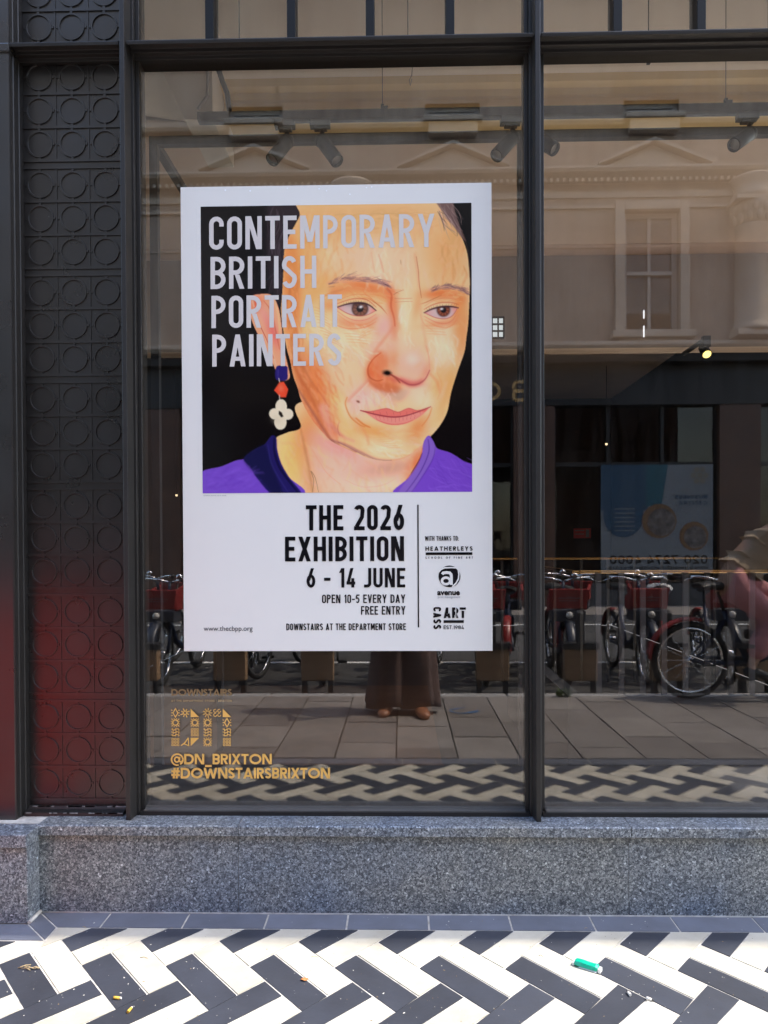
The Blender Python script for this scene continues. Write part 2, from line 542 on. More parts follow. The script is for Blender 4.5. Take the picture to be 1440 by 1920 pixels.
M = dict(
    granite=m_granite(),
    tile_white=m_tile('cream_tile', (0.52, 0.485, 0.40), 0.5, (0.16, 0.12, 0.08)),
    tile_dark=m_tile('slate_tile', (0.034, 0.0375, 0.050), 0.5, (0.45, 0.42, 0.38)),
    tile_border=m_tile('border_tile', (0.125, 0.135, 0.165), 0.45, (0.4, 0.38, 0.35)),
    grout=mat('grout', (0.46, 0.43, 0.38), 0.95, var=0.3, scale=30),
    paving=m_paving(),
    joint=mat('paving_joint', (0.05, 0.045, 0.04), 0.95),
    asphalt=m_asphalt(),
    kerb=mat('kerb_granite', (0.3, 0.29, 0.28), 0.8, var=0.2, scale=20),
    line_paint=mat('line_paint', (0.7, 0.7, 0.68), 0.7, var=0.15, scale=15),
    frame=m_painted_metal('dark_frame_paint', (0.018, 0.0155, 0.0138), 0.42),
    bar=mat('darkened_glazing_bar', (0.006, 0.006, 0.006), 0.5, spec=0.3),  # darker than the frame paint: recess and dark reflection put into the colour
    panel=m_painted_metal('dark_panel_paint', (0.0150, 0.0130, 0.0118), 0.27, 0.3, 1.0),
    bead=m_painted_metal('bead_paint', (0.075, 0.072, 0.068), 0.45),
    chalk=mat('worn_edge', (0.28, 0.26, 0.24), 0.8, var=0.6, scale=40),
    glass=m_glass('window_glass', (0.95, 0.92, 0.88), 0.084, 0.5, 0.008),
    far_glass=m_glass('far_window_glass', (0.75, 0.72, 0.68), 0.03, 0.3),
    poster=mat('poster_white', (0.83, 0.80, 0.755), 0.14, var=0.015, scale=3),
    ink=mat('black_ink', (0.006, 0.006, 0.008), 0.16),
    ink_grey=mat('grey_ink', (0.30, 0.30, 0.33), 0.2),
    ink_soft=mat('soft_black_ink', (0.05, 0.05, 0.06), 0.16),
    head_ink=mat('pale_grey_ink', (0.72, 0.655, 0.615), 0.14),
    print=m_print(),
    gold=mat('gold_vinyl', (0.80, 0.46, 0.11), 0.4, var=0.12, scale=30),
    gold_dim=mat('faded_gold_vinyl', (0.22, 0.14, 0.06), 0.5),
    gold_pale=mat('pale_gold_vinyl', (0.42, 0.30, 0.15), 0.5),
    stone=m_stone(),
    stone_trim=mat('stone_trim', (0.46, 0.38, 0.295), 0.85, var=0.14, scale=3),
    shop_black=mat('black_shopfront_paint', (0.008, 0.007, 0.007), 0.5, var=0.3, scale=4),
    shop_brown=mat('brown_shopfront_paint', (0.085, 0.04, 0.024), 0.55, var=0.3, scale=3),
    shop_grey=mat('grey_stallriser', (0.05, 0.05, 0.053), 0.6, var=0.2, scale=4),
    white_paint=mat('white_sash_paint', (0.40, 0.36, 0.31), 0.5),
    curtain=mat('curtain', (0.13, 0.12, 0.115), 0.9, var=0.5, scale=3),
    brass=mat('brass', (0.72, 0.45, 0.16), 0.22, metal=1.0),
    steel_black=mat('black_steel', (0.03, 0.03, 0.033), 0.4, metal=0.0),
    baluster=mat('grey_steel', (0.10, 0.10, 0.112), 0.5),
    track_black=mat('track_black', (0.008, 0.008, 0.008), 0.6, spec=0.2),
    spot_grey=mat('spot_housing', (0.012, 0.0115, 0.012), 0.5, spec=0.25),
    lens=mat('lamp_lens', (0.6, 0.57, 0.53), 0.2),
    ceiling=mat('ceiling_paint', (0.86, 0.77, 0.66), 0.85, var=0.06, scale=1.2),
    cornice=mat('cornice_paint', (0.80, 0.60, 0.30), 0.8, var=0.06, scale=2),
    pale_wall=mat('pale_plaster', (0.82, 0.77, 0.69), 0.85, var=0.08, scale=2),
    bulkhead=mat('upper_wall_paint', (0.76, 0.60, 0.47), 0.85, var=0.10, scale=1.3),
    bulkhead_falloff=mat('painted_falloff', (0.30, 0.24, 0.205), 0.85, var=0.15, scale=1.3),  # browner copy of the bulkhead colour, for dimmer light lower down
    brown_wall=mat('brown_plaster', (0.20, 0.13, 0.09), 0.8, var=0.2, scale=1.0),
    wood=mat('wood_floor', (0.15, 0.08, 0.048), 0.5, var=0.3, scale=3),
    dark_floor=mat('dark_floor', (0.05, 0.048, 0.05), 0.5, var=0.3, scale=3),
    cable=mat('cable', (0.02, 0.02, 0.02), 0.5),
    cable_grey=mat('grey_cable', (0.3, 0.29, 0.28), 0.5),
    wire=mat('steel_wire', (0.14, 0.12, 0.10), 0.5),
    red=mat('red_plastic', (0.25, 0.026, 0.024), 0.35, var=0.1, scale=5),
    board_red=mat('red_board_paint', (0.46, 0.022, 0.022), 0.5),
    red_sign=mat('red_sign', (0.5, 0.03, 0.03), 0.5),
    chrome=mat('chrome', (0.75, 0.75, 0.76), 0.15, metal=1.0),
    rubber=mat('rubber', (0.018, 0.018, 0.018), 0.7),
    bike_grey=mat('bike_frame_paint', (0.04, 0.045, 0.06), 0.35),
    bike_blue=mat('blue_bike_paint', (0.012, 0.022, 0.055), 0.4),
    dock_brown=mat('dock_panel', (0.30, 0.19, 0.11), 0.6, var=0.2, scale=4),
    seat_black=mat('saddle', (0.02, 0.02, 0.02), 0.5),
    cover=mat('saddle_cover', (0.55, 0.55, 0.55), 0.6, var=0.25, scale=60),
    skin=mat('skin', (0.50, 0.31, 0.22), 0.5),
    hair=mat('hair', (0.05, 0.03, 0.02), 0.6),
    trouser=mat('brown_trousers', (0.10, 0.06, 0.052), 0.85, var=0.25, scale=14),
    pink=mat('pink_trousers', (0.52, 0.22, 0.24), 0.8, var=0.15, scale=8),
    beige=mat('beige_jacket', (0.50, 0.38, 0.27), 0.85, var=0.12, scale=8),
    top=mat('dark_top', (0.10, 0.09, 0.10), 0.85),
    shoe=mat('brown_shoe', (0.30, 0.12, 0.06), 0.4),
    shoe_black=mat('black_shoe', (0.015, 0.015, 0.016), 0.4),
    phone=mat('phone_black', (0.02, 0.02, 0.02), 0.2),
    green=mat('green_plastic', (0.0, 0.36, 0.22), 0.3, var=0.1, scale=40),
    foil=mat('white_paper_edge', (0.7, 0.7, 0.68), 0.5),
    butt_yellow=mat('cork_filter', (0.62, 0.38, 0.05), 0.8, var=0.25, scale=200),
    butt_white=mat('cigarette_paper', (0.62, 0.58, 0.52), 0.8, var=0.15, scale=200),
    leaf=mat('dry_leaf', (0.45, 0.17, 0.05), 0.8, var=0.3, scale=80),
    straw=mat('dry_sprig', (0.35, 0.26, 0.14), 0.9),
    grass=mat('weed_green', (0.06, 0.11, 0.02), 0.7, var=0.4, scale=50),
    blue_mark=mat('blue_spray_paint', (0.02, 0.12, 0.30), 0.8),
    bill_white=mat('bill_white', (0.16, 0.175, 0.19), 0.5),
    bill_blue=mat('bill_blue', (0.022, 0.062, 0.11), 0.5),
    bill_teal=mat('bill_teal', (0.015, 0.085, 0.115), 0.5),
    bill_orange=mat('bill_orange', (0.17, 0.09, 0.04), 0.5),
    bill_photo=mat('bill_photo', (0.12, 0.10, 0.09), 0.5, var=0.8, scale=8),
    yellow_sign=mat('yellow_sign', (0.5, 0.4, 0.03), 0.5),
    upper_brick=mat('upper_brick', (0.25, 0.12, 0.08), 0.9, var=0.2, scale=4),
)

# ------------------------------------------------------------------ ground, pavement, road
SILL_Z = 0.283
FACE_Y = -0.108                   # granite face below the window
PL_X, PL_Y = V(66, 1725, -0.14).x, -0.186    # corner of the projecting plinth
TILE_EDGE = -1.66
KERB_Y = -3.50
ROAD_Z = -0.11
FAR_Y = -12.0                     # opposite facade


def clip_poly(poly, a, b, c):
    """keep the side a*x + b*y + c >= 0"""
    out = []
    for i in range(len(poly)):
        p, q = poly[i], poly[(i + 1) % len(poly)]
        dp, dq = a * p[0] + b * p[1] + c, a * q[0] + b * q[1] + c
        if dp >= 0:
            out.append(p)
        if (dp >= 0) != (dq >= 0):
            t = dp / (dp - dq)
            out.append((p[0] + (q[0] - p[0]) * t, p[1] + (q[1] - p[1]) * t))
    return out


def slab(mb, poly, z, th, mi):
    n = len(poly)
    if n < 3:
        return
    mb.add([(x, y, z) for x, y in poly] + [(x, y, z - th) for x, y in poly],
           [tuple(range(n))] + [(i, n + i, n + (i + 1) % n, (i + 1) % n) for i in range(n)], mi)


def inset(poly, d):
    cx = sum(p[0] for p in poly) / len(poly)
    cy = sum(p[1] for p in poly) / len(poly)
    res = poly
    n = len(poly)
    for i in range(n):
        p, q = poly[i], poly[(i + 1) % n]
        ex, ey = q[0] - p[0], q[1] - p[1]
        ln = math.hypot(ex, ey)
        if ln < 1e-6:
            continue
        a, b = -ey / ln, ex / ln
        if a * (cx - p[0]) + b * (cy - p[1]) < 0:
            a, b = -a, -b
        res = clip_poly(res, a, b, -(a * p[0] + b * p[1]) - d)
        if len(res) < 3:
            return []
    return res


mb = MB()
mb.quad((-150, -150, -0.16), (150, -150, -0.16), (150, 150, -0.16), (-150, 150, -0.16))
struct(mb.build('ground', M['joint']))

# herringbone of paired tiles, turned 45 degrees to the wall
def tile_floor():
    mb = MB()
    BW, TL, J = 0.1652, 0.2455, 0.0030
    s2 = math.sqrt(0.5)
    anchor = V(558.3, 1765.0, 0.0)
    d = ray(558.3, 1765.0)
    t = -CAM_H / d.z
    ax, ay = d.x * t, -CAM_D + d.y * t
    u0, v0 = (ax + ay) * s2 - BW, (ax - ay) * s2 - BW
    y_in = FACE_Y - 0.098

    def cut(p):
        p = clip_poly(p, 0, -1, y_in)
        p = clip_poly(p, 0, 1, -TILE_EDGE - 0.11)
        return p

    def lay(x, y):
        # courses are laid a little wider next to the wall and close up again further out
        s_ = -y + ay
        off = 0.17 * s_ if s_ < 0.3 else max(0.0, 0.051 * (1 - (s_ - 0.3) / 0.7))
        return (x, -(-ay + s_ + off))

    def put(uv, mi):
        q = [lay((u + v) * s2, (u - v) * s2) for u, v in uv]
        if max(x for x, y in q) < -5 or min(x for x, y in q) > 7 or max(y for x, y in q) < TILE_EDGE or min(y for x, y in q) > 0:
            return
        q = cut(q)
        if len(q) >= 3:
            # leave the corner taken by the plinth free
            if max(y for x, y in q) > PL_Y - 0.101 and min(x for x, y in q) < PL_X + 0.101:
                a = clip_poly(q, 1, 0, -(PL_X + 0.101))
                b = clip_poly(clip_poly(q, -1, 0, PL_X + 0.101), 0, -1, PL_Y - 0.101)
                qs = [a, b]
            else:
                qs = [q]
            for q in qs:
                if len(q) >= 3:
                    q = inset(q, J)
                    if len(q) >= 3:
                        slab(mb, q, random.uniform(-0.0004, 0.0004), 0.01, mi)

    for i in range(-60, 61):
        for j in range(-14, 15):
            u, v = u0 + i * BW - j * TL, v0 + i * BW + j * TL
            h = BW / 2
            put([(u, v), (u + TL, v), (u + TL, v + h), (u, v + h)], 1)
            put([(u, v + h), (u + TL, v + h), (u + TL, v + BW), (u, v + BW)], 0)
            put([(u, v + BW), (u + h, v + BW), (u + h, v + BW + TL), (u, v + BW + TL)], 1)
            put([(u + h, v + BW), (u + BW, v + BW), (u + BW, v + BW + TL), (u + h, v + BW + TL)], 0)
    # border course along the wall, mitred round the plinth
    b = 0.098
    xs = [PL_X + 0.02]
    x = V(200, 1735, -0.15).x
    while x < 7:
        xs.append(x)
        x += 0.2505
    for a, c in zip(xs, xs[1:]):
        p = [(a, FACE_Y), (c, FACE_Y), (c, FACE_Y - b), (a, FACE_Y - b)]
        if a == xs[0]:
            p = [(PL_X, FACE_Y), (c, FACE_Y), (c, FACE_Y - b), (PL_X + b, FACE_Y - b)]
        slab(mb, inset(p, J), 0.0, 0.01, 2)
    slab(mb, inset([(PL_X, FACE_Y), (PL_X + b, FACE_Y - b), (PL_X + b, PL_Y - b), (PL_X, PL_Y)], J), 0.0, 0.01, 2)
    x = PL_X
    p = [(PL_X - 0.2, PL_Y), (PL_X, PL_Y), (PL_X + b, PL_Y - b), (PL_X - 0.2, PL_Y - b)]
    slab(mb, inset(p, J), 0.0, 0.01, 2)
    x = PL_X - 0.2
    while x > -5:
        slab(mb, inset([(x - 0.25, PL_Y), (x, PL_Y), (x, PL_Y - b), (x - 0.25, PL_Y - b)], J), 0.0, 0.01, 2)
        x -= 0.25
    # outer border course
    x = -5.0
    while x < 7:
        slab(mb, inset([(x, TILE_EDGE), (x + 0.5, TILE_EDGE), (x + 0.5, TILE_EDGE + 0.108), (x, TILE_EDGE + 0.108)], J), 0.0, 0.01, 2)
        x += 0.5
    o = mb.build('tiled_forecourt', [M['tile_white'], M['tile_dark'], M['tile_border']])
    struct(o)
    g = MB()
    g.box(-5, 7, TILE_EDGE, 0.0, -0.1, -0.0022)
    struct(g.build('forecourt_grout', M['grout']))


tile_floor()

# concrete pavement: slabs with joints, then kerb, road, far pavement
mb = MB()
random.seed(3)
x_base = V(744, 1350, 2.3).x
SLAB = 0.338
for c in range(-28, 28):
    x = x_base + c * SLAB
    y = TILE_EDGE - 0.004
    first = (0.22, 0.47, 0.33)[c % 3]
    while y > KERB_Y + 0.131:
        y2 = max(KERB_Y + 0.13, y - first)
        if y2 - (KERB_Y + 0.13) < 0.09:
            y2 = KERB_Y + 0.13
        p = [(x, y), (x + SLAB, y), (x + SLAB, y2), (x, y2)]
        slab(mb, inset(p, 0.0045), random.uniform(-0.002, 0.002), 0.05, 0)
        y, first = y2, 0.52
struct(mb.build('pavement', M['paving']))
mb = MB()
mb.box(-12, 12, KERB_Y + 0.12, TILE_EDGE - 0.002, -0.15, -0.006)
struct(mb.build('pavement_joints', M['joint']))
mb = MB()
x = -12.0
while x < 12:
    mb.box(x + 0.004, x + 0.911, KERB_Y - 0.002, KERB_Y + 0.124, -0.15, 0.0)
    x += 0.915
struct(mb.build('kerb', M['kerb'], bevel=0.012))
mb = MB()
mb.quad((-60, -10.2, ROAD_Z), (60, -10.2, ROAD_Z), (60, KERB_Y, ROAD_Z), (-60, KERB_Y, ROAD_Z))
struct(mb.build('road', M['asphalt']))
mb = MB()
zl = RV(700, 1238, -5.7)
mb.box(-30, 30, -5.83, -5.73, ROAD_Z - 0.02, ROAD_Z + 0.004)
mb.box(-30, 30, -9.75, -9.65, ROAD_Z - 0.02, ROAD_Z + 0.004)
struct(mb.build('road_line', M['line_paint']))
mb = MB()
mb.box(-30, 30, FAR_Y - 0.1, -10.2, -0.2, 0.0)
struct(mb.build('far_pavement', M['paving']))

# ------------------------------------------------------------------ the shop
XL = V(246, 900, -0.03).x         # left mullion
XM = V(1004, 900, -0.03).x        # middle mullion
BAY = XM - XL
XR = XM + BAY
X_END = XR + 0.6
Z_TB, Z_TT = V(620, 106, -0.02).z, V(620, 69, -0.07).z      # transom
Z_HEAD = 3.34
shop = thing('shop_building', 'shop with dark metal window frames over a blue grey granite base', 'shop')

# granite base
mb = MB()
jx = [PL_X - 0.3, V(447, 1640, FACE_Y).x, V(1179, 1640, FACE_Y).x, V(1179, 1640, FACE_Y).x + 1.25, X_END + 0.6]
for a, c in zip(jx, jx[1:]):
    mb.box(a + 0.0007, c - 0.0007, FACE_Y, 0.3, 0.0, 0.2475)
mb.build('stallriser', M['granite'], shop)
mb = MB()
jx2 = [PL_X, V(449, 1560, FACE_Y).x, V(1181, 1560, FACE_Y).x, V(1181, 1560, FACE_Y).x + 1.25, X_END + 0.6]
for a, c in zip(jx2, jx2[1:]):
    mb.prism([(-0.125, 0.250), (-0.125, 0.279), (-0.121, SILL_Z), (0.06, SILL_Z), (0.06, 0.250)], a + 0.0008, c - 0.0008)
mb.build('window_sill', M['granite'], shop, bevel=0.0015)
mb = MB()
mb.box(jx[0], X_END + 0.5, -0.105, 0.05, 0.001, 0.281)
mb.build('joint_mortar', M['grout'], shop)
mb = MB()
mb.box(-6, PL_X, PL_Y, 0.3, 0.0, 0.236)
mb.box(-6, PL_X + 0.004, PL_Y - 0.014, 0.31, 0.2385, SILL_Z - 0.004)
mb.build('plinth', M['granite'], shop, bevel=0.003)
# mastic and dirt lines
mb = MB()
mb.tube([(PL_X + 0.004, FACE_Y - 0.004, 0.004), (PL_X + 0.004, PL_Y + 0.0, 0.004)], 0.006, 6)
mb.tube([(PL_X + 0.003, FACE_Y - 0.003, 0.0), (7, FACE_Y - 0.003, 0.0)], 0.003, 6)
mb.build('mortar_bead', M['grout'], shop)

# pilaster at the left, on the plinth
xp = V(31, 1480, -0.075).x
mb = MB()
mb.box(-2.9, xp, -0.077, 0.3, SILL_Z - 0.004, Z_HEAD)
mb.box(-2.9, xp + 0.003, -0.083, 0.3, Z_TT - 0.035, Z_TT - 0.006)
mb.build('pilaster', M['panel'], shop, bevel=0.004)
xj = V(49, 800, 0.0).x          # left edge of the patterned panel
mb = MB()
mb.prism([(xp - 0.01, 0.05), (xp - 0.01, -0.075), (xp + 0.0005, -0.075), (xp + 0.0012, -0.055), (xp + 0.004, -0.053), (xp + 0.0045, -0.026), (xp + 0.0075, -0.024), (xp + 0.008, 0.05)], SILL_Z, Z_TB - 0.002, axis='z')
mb.prism([(xp - 0.01, 0.05), (xp - 0.01, -0.075), (xp + 0.0005, -0.075), (xp + 0.0012, -0.055), (xp + 0.004, -0.053), (xp + 0.0045, -0.026), (xp + 0.0075, -0.024), (xp + 0.008, 0.05)], Z_TT + 0.002, Z_HEAD, axis='z')
mb.build('panel_jamb', M['frame'], shop)

# patterned panel
PIT = 0.1083
xc = [V(80, 810, 0.0).x + PIT * k for k in range(3)]
px0, px1 = xp + 0.0085, XL - 0.032
rows = []
z0 = V(137, 144.5, 0.0).z
for g in range(7):
    for r in range(3):
        rows.append((z0 - g * 0.3497 - r * 0.1087, g, r))
rows_top = [(V(137, 51, 0.0).z, 0, 2), (V(137, 51, 0.0).z + 0.1087, 0, 1), (V(137, 51, 0.0).z + 0.2174, 0, 0)]


def ring(mb, cx, cz, r1, r0, ya, yb, n=40):
    vs, fs = [], []
    ch = 0.0012
    prof = [(r1, yb), (r1 - ch, ya), (r0 + ch, ya), (r0, yb)]
    for k in range(n):
        t = 2 * math.pi * k / n
        for r, y in prof:
            vs.append((cx + r * math.cos(t), y, cz + r * math.sin(t)))
    for k in range(n):
        j = (k + 1) % n
        for q in range(3):
            fs.append((k * 4 + q, j * 4 + q, j * 4 + q + 1, k * 4 + q + 1))
    mb.add(vs, fs, 0)


def panel(name, zlo, zhi, rws):
    mb = MB()
    mb.box(px0, px1, 0.0, 0.03, zlo, zhi)
    mb.build(name, M['panel'], shop)
    mb = MB()
    yf = -0.0042
    for z, g, r in rws:
        if z < zlo + 0.02 or z > zhi:
            continue
        for x in xc:
            ring(mb, x, z, 0.0445, 0.0372, yf, 0.0005)
            for sx, sz in ((1, 0), (-1, 0), (0, 1), (0, -1)):
                a, c = 0.044, PIT / 2 - 0.0042
                if sx:
                    mb.box(min(x + sx * a, x + sx * c), max(x + sx * a, x + sx * c), yf + 0.0008, 0.001, z - 0.0042, z + 0.0042)
                else:
                    mb.box(x - 0.0042, x + 0.0042, yf + 0.0008, 0.001, min(z + sz * a, z + sz * c), max(z + sz * a, z + sz * c))
        zr = [z - PIT / 2]
        if r == 0:
            zr.append(z + PIT / 2 + 0.001)
        for q in zr:
            mb.box(px0, px1, yf, 0.001, q - 0.0042, q + 0.0042)
        for x in [xc[0] + PIT / 2, xc[1] + PIT / 2]:
            mb.box(x - 0.0022, x + 0.0022, yf + 0.0016, 0.001, z - PIT / 2 + 0.0045, z + PIT / 2 - 0.0045)
    return mb.build(name.replace('panel', 'ring_relief'), M['panel'], shop)


panel('patterned_panel', SILL_Z + 0.018, Z_TB - 0.002, rows)
panel('upper_patterned_panel', Z_TT + 0.002, Z_HEAD, rows_top)
mb = MB()
mb.prism([(0.03, SILL_Z), (-0.045, SILL_Z), (-0.043, SILL_Z + 0.010), (-0.018, SILL_Z + 0.014), (-0.014, SILL_Z + 0.022), (0.03, SILL_Z + 0.022)], px0, px1)
mb.build('panel_bottom_rail', M['frame'], shop)
mb = MB()
random.seed(11)
for k in range(16):
    x = random.uniform(px0 + 0.005, px1 - 0.04)
    ln = random.uniform(0.006, 0.05)
    mb.box(x, x + ln, -0.0152, -0.012, SILL_Z + 0.019, SILL_Z + 0.0225)
for k in range(10):
    x = random.uniform(px0 + 0.005, px1 - 0.05)
    mb.box(x, x + random.uniform(0.01, 0.05), -0.0443, -0.0425, SILL_Z + 0.008, SILL_Z + 0.0106)
mb.build('scuffed_edge', M['chalk'], shop)

# mullions with a projecting fin
def mullion(x, z0, z1, left_bead=True):
    mb = MB()
    mb.box(x - 0.019, x + 0.019, -0.034, 0.05, z0, z1)
    mb.box(x - 0.0315, x - 0.0192, -0.014, 0.045, z0, z1)
    mb.box(x + 0.0192, x + 0.0315, -0.014, 0.045, z0, z1)
    mb.prism([(x - 0.0115, -0.0335), (x - 0.0075, -0.083), (x + 0.0075, -0.083), (x + 0.0115, -0.0335)], z0, z1, axis='z')
    return mb.build('mullion', M['frame'], shop, bevel=0.0015)


for x in (XL, XM, XR):
    mullion(x, SILL_Z + 0.0005, Z_HEAD)
# transom, one length per bay, and bottom rails
mbt, mbb, mbd = MB(), MB(), MB()
spans = [(xp - 0.004, XL - 0.0125), (XL + 0.0125, XM - 0.0125), (XM + 0.0125, XR - 0.0125), (XR + 0.0125, X_END)]
for a, c in spans:
    h = Z_TT - Z_TB
    mbt.prism([(0.046, Z_TB + 0.001), (-0.018, Z_TB + 0.001), (-0.020, Z_TB + 0.011), (-0.0365, Z_TB + 0.013), (-0.0385, Z_TB + 0.024), (-0.060, Z_TB + 0.030), (-0.076, Z_TT - 0.016), (-0.078, Z_TT - 0.006), (-0.072, Z_TT), (0.046, Z_TT)], a, c)
for a, c in ((XL + 0.033, XM - 0.033), (XM + 0.033, XR - 0.033), (XR + 0.033, X_END)):
    mbb.box(a - 0.012, c + 0.012, -0.036, 0.045, SILL_Z + 0.0003, SILL_Z + 0.0125)
    mbd.prism([(0.04, SILL_Z + 0.013), (-0.034, SILL_Z + 0.013), (-0.034, SILL_Z + 0.0165), (-0.014, SILL_Z + 0.0185), (-0.012, SILL_Z + 0.024), (0.04, SILL_Z + 0.024)], a, c)
mbt.build('transom', M['frame'], shop, bevel=0.0012)
mbb.build('bottom_rail', M['frame'], shop)
mbd.build('glazing_bead', M['bead'], shop)
# bars of the transom lights
for px in (394.5, 547, 694, 843.5):
    for x in (V(px, 40, -0.01).x, V(px, 40, -0.01).x + BAY):
        mb = MB()
        mb.box(x - 0.0135, x + 0.0135, -0.026, 0.045, Z_TT + 0.0005, Z_HEAD)
        mb.build('glazing_bar', M['bar'], shop, bevel=0.001)
# glass
for a, c in ((XL, XM), (XM, XR)):
    mb = MB()
    mb.box(a + 0.02, c - 0.02, -0.004, 0.004, SILL_Z + 0.018, Z_TB + 0.006)
    mb.build('window_pane', M['glass'], shop)
    mb = MB()
    mb.box(a + 0.02, c - 0.02, -0.004, 0.004, Z_TT - 0.004, Z_HEAD)
    mb.build('transom_light', M['glass'], shop)
mb = MB()
mb.box(XR + 0.02, X_END + 0.3, -0.02, 0.03, SILL_Z, Z_HEAD)
mb.build('end_panel', M['panel'], shop)
mb = MB()
mb.box(-6, 9.5, -0.09, 0.25, Z_HEAD + 0.001, 3.75)
mb.box(-6, 9.5, -0.16, 0.25, 3.7515, 3.85)
mb.build('fascia', M['frame'], shop, bevel=0.006)
mb = MB()
mb.box(-6, 9.5, -0.02, 0.25, 3.852, 9.1)
mb.box(X_END + 0.301, 2.95, -0.03, 0.05, SILL_Z, Z_HEAD)
mb.box(5.4, 9.5, -0.03, 0.25, SILL_Z, Z_HEAD)
mb.box(-6, -2.9, -0.03, 0.3, SILL_Z, Z_HEAD)
mb.build('upper_wall', M['upper_brick'], shop)

# ------------------------------------------------------------------ inside the shop
FL = 0.06
CZ = V(720, 163, 1.0).z           # ceiling height at the cornice
ix0, ix1, iy1 = -2.3, 2.85, 8.0
mb = MB()
mb.box(ix0, ix1, 0.06, 1.0, CZ, CZ + 0.1)
mb.build('ceiling', M['ceiling'], shop)
z1 = V(720, 207, 1.0).z
z1 = z1
hh = CZ - z1
xcor = V(401, 180, 1.0).x
mb = MB()
mb.prism([(1.2, CZ + 0.05), (0.92, CZ - 0.001), (0.935, CZ - 0.25 * hh), (0.975, CZ - 0.32 * hh), (0.985, CZ - 0.55 * hh), (1.0, CZ - 0.60 * hh), (1.0, CZ - 0.88 * hh), (0.985, CZ - 0.9 * hh), (0.985, z1), (1.2, z1)], xcor, ix1)
mb.build('ceiling_cornice', M['cornice'], shop)
mb = MB()
mb.box(ix0, ix1, 1.2, iy1, z1 + 0.003, CZ + 0.05)
mb.build('back_ceiling', M['bulkhead'], shop)
mb = MB()
zlow = V(1200, 652, 2.6).z
mb.box(ix0, ix1, 2.6, 2.75, zlow - 0.001, z1 + 0.002)
mb.build('upper_bulkhead', M['bulkhead'], shop)
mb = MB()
mb.box(ix0, ix1, 2.583, 2.5895, zlow - 0.002, V(1200, 478, 2.59).z)  # thin darker panel: light falling off down the bulkhead, put in as colour
mb.build('falloff_panel', M['bulkhead_falloff'], shop)
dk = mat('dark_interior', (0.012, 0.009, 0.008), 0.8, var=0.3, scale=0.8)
mb = MB()
mb.box(ix0, ix1, iy1, iy1 + 0.1, FL, CZ)
mb.box(ix0 - 0.1, ix0, 0.06, iy1, FL, CZ + 0.1)
mb.box(ix1, ix1 + 0.1, 2.5, iy1, FL, CZ + 0.1)
mb.box(ix1, ix1 + 0.1, 0.06, 2.5, FL, 0.12)  # opening added in the unseen side wall to let sun and sky in
mb.box(ix1, ix1 + 0.1, 0.06, 2.5, 3.12, CZ + 0.1)
mb.build('interior_wall', dk, shop)
# timber floor to the left, dark stairwell floor to the right
xs = XM + 0.12
mb = MB()
mb.add([(ix0, 0.06, FL), (xs + 0.25, 0.06, FL), (xs - 0.35, 1.35, FL), (xs - 0.35, 3.5, FL), (ix0, 3.5, FL)], [(0, 1, 2, 3, 4)])
mb.build('timber_floor', M['wood'], shop)
mb = MB()
mb.box(ix0, ix1, 0.06, iy1, FL - 0.1, FL - 0.006)
mb.build('interior_floor', M['dark_floor'], shop)
mb = MB()
slab(mb, [(0.95, 0.78), (ix1, 0.78), (ix1, 2.58), (1.0, 2.58)], FL + 0.002, 0.006, 0)  # unseen pale slab added to bounce sunlight up into the room
mb.build('bounce_floor', M['pale_wall'], shop)
mb = MB()
mb.box(ix0 + 0.001, ix0 + 0.02, 0.061, 2.58, FL, z1)  # unseen pale sheet added on the left wall to bounce light
mb.build('bounce_lining', M['pale_wall'], shop)
# pale bulkhead at the top left with a cable
mb = MB()
bx0, bx1 = V(262, 150, 0.8).x - 0.4, V(400, 150, 0.8).x
zb = V(400, 228, 0.8).z
mb.prism([(bx0, CZ), (bx1, CZ), (bx1, zb), (bx1 - 0.12, zb), (bx1 - 0.22, zb + 0.22), (bx0, zb + 0.3)], 0.78, 1.2, axis='y')
mb.build('bulkhead', M['pale_wall'], shop)
mb = MB()
mb.tube([V(386, 112, 0.75), V(390, 150, 0.75), V(388, 180, 0.75), V(371, 205, 0.75)], 0.006, 6)
mb.build('pale_cable', M['cable_grey'], shop)
mb = MB()
mb.tube([V(404, 112, 0.72), V(416, 150, 0.72), V(426, 175, 0.72), V(430, 207, 0.72)], 0.011, 8)
mb.build('black_cable', M['cable'], shop)
# dark speckled stone ledge inside the window
mb = MB()
mb.box(ix0, xs + 1.5, 0.061, 0.53, FL - 0.005, 0.287)
mb.build('inner_ledge', m_tile('inner_ledge_stone', (0.022, 0.025, 0.033), 0.45, (0.22, 0.25, 0.31)), shop, bevel=0.004)
# small lit leaded window at the back
mb = MB()
a, c = V(922, 596, 2.58), V(944, 634, 2.58)
mb.box(a.x, c.x, 2.578, 2.60, c.z, a.z)
win = mb.build('back_window', emit('daylit_pane', (0.78, 0.9, 1.0), 0.14), shop)
mb = MB()
for k in range(4):
    z = a.z + (c.z - a.z) * k / 3
    mb.box(a.x - 0.004, c.x + 0.004, 2.566, 2.577, z - 0.005, z + 0.005)
for fx in (0, 0.52, 1):
    x = a.x + (c.x - a.x) * fx
    mb.box(x - 0.005, x + 0.005, 2.56, 2.57, c.z, a.z)
mb.build('leaded_bars', M['track_black'], win)
mb = MB()
a, c = V(1206.3, 582, 2.58), V(1208.0, 632, 2.58)
mb.box(a.x, c.x, 2.575, 2.60, c.z, c.z + 0.42 * (a.z - c.z))
mb.box(a.x, c.x, 2.575, 2.60, c.z + 0.7 * (a.z - c.z), a.z)
mb.build('door_gap', emit('daylit_gap', (0.8, 0.88, 1.0), 0.25), shop)

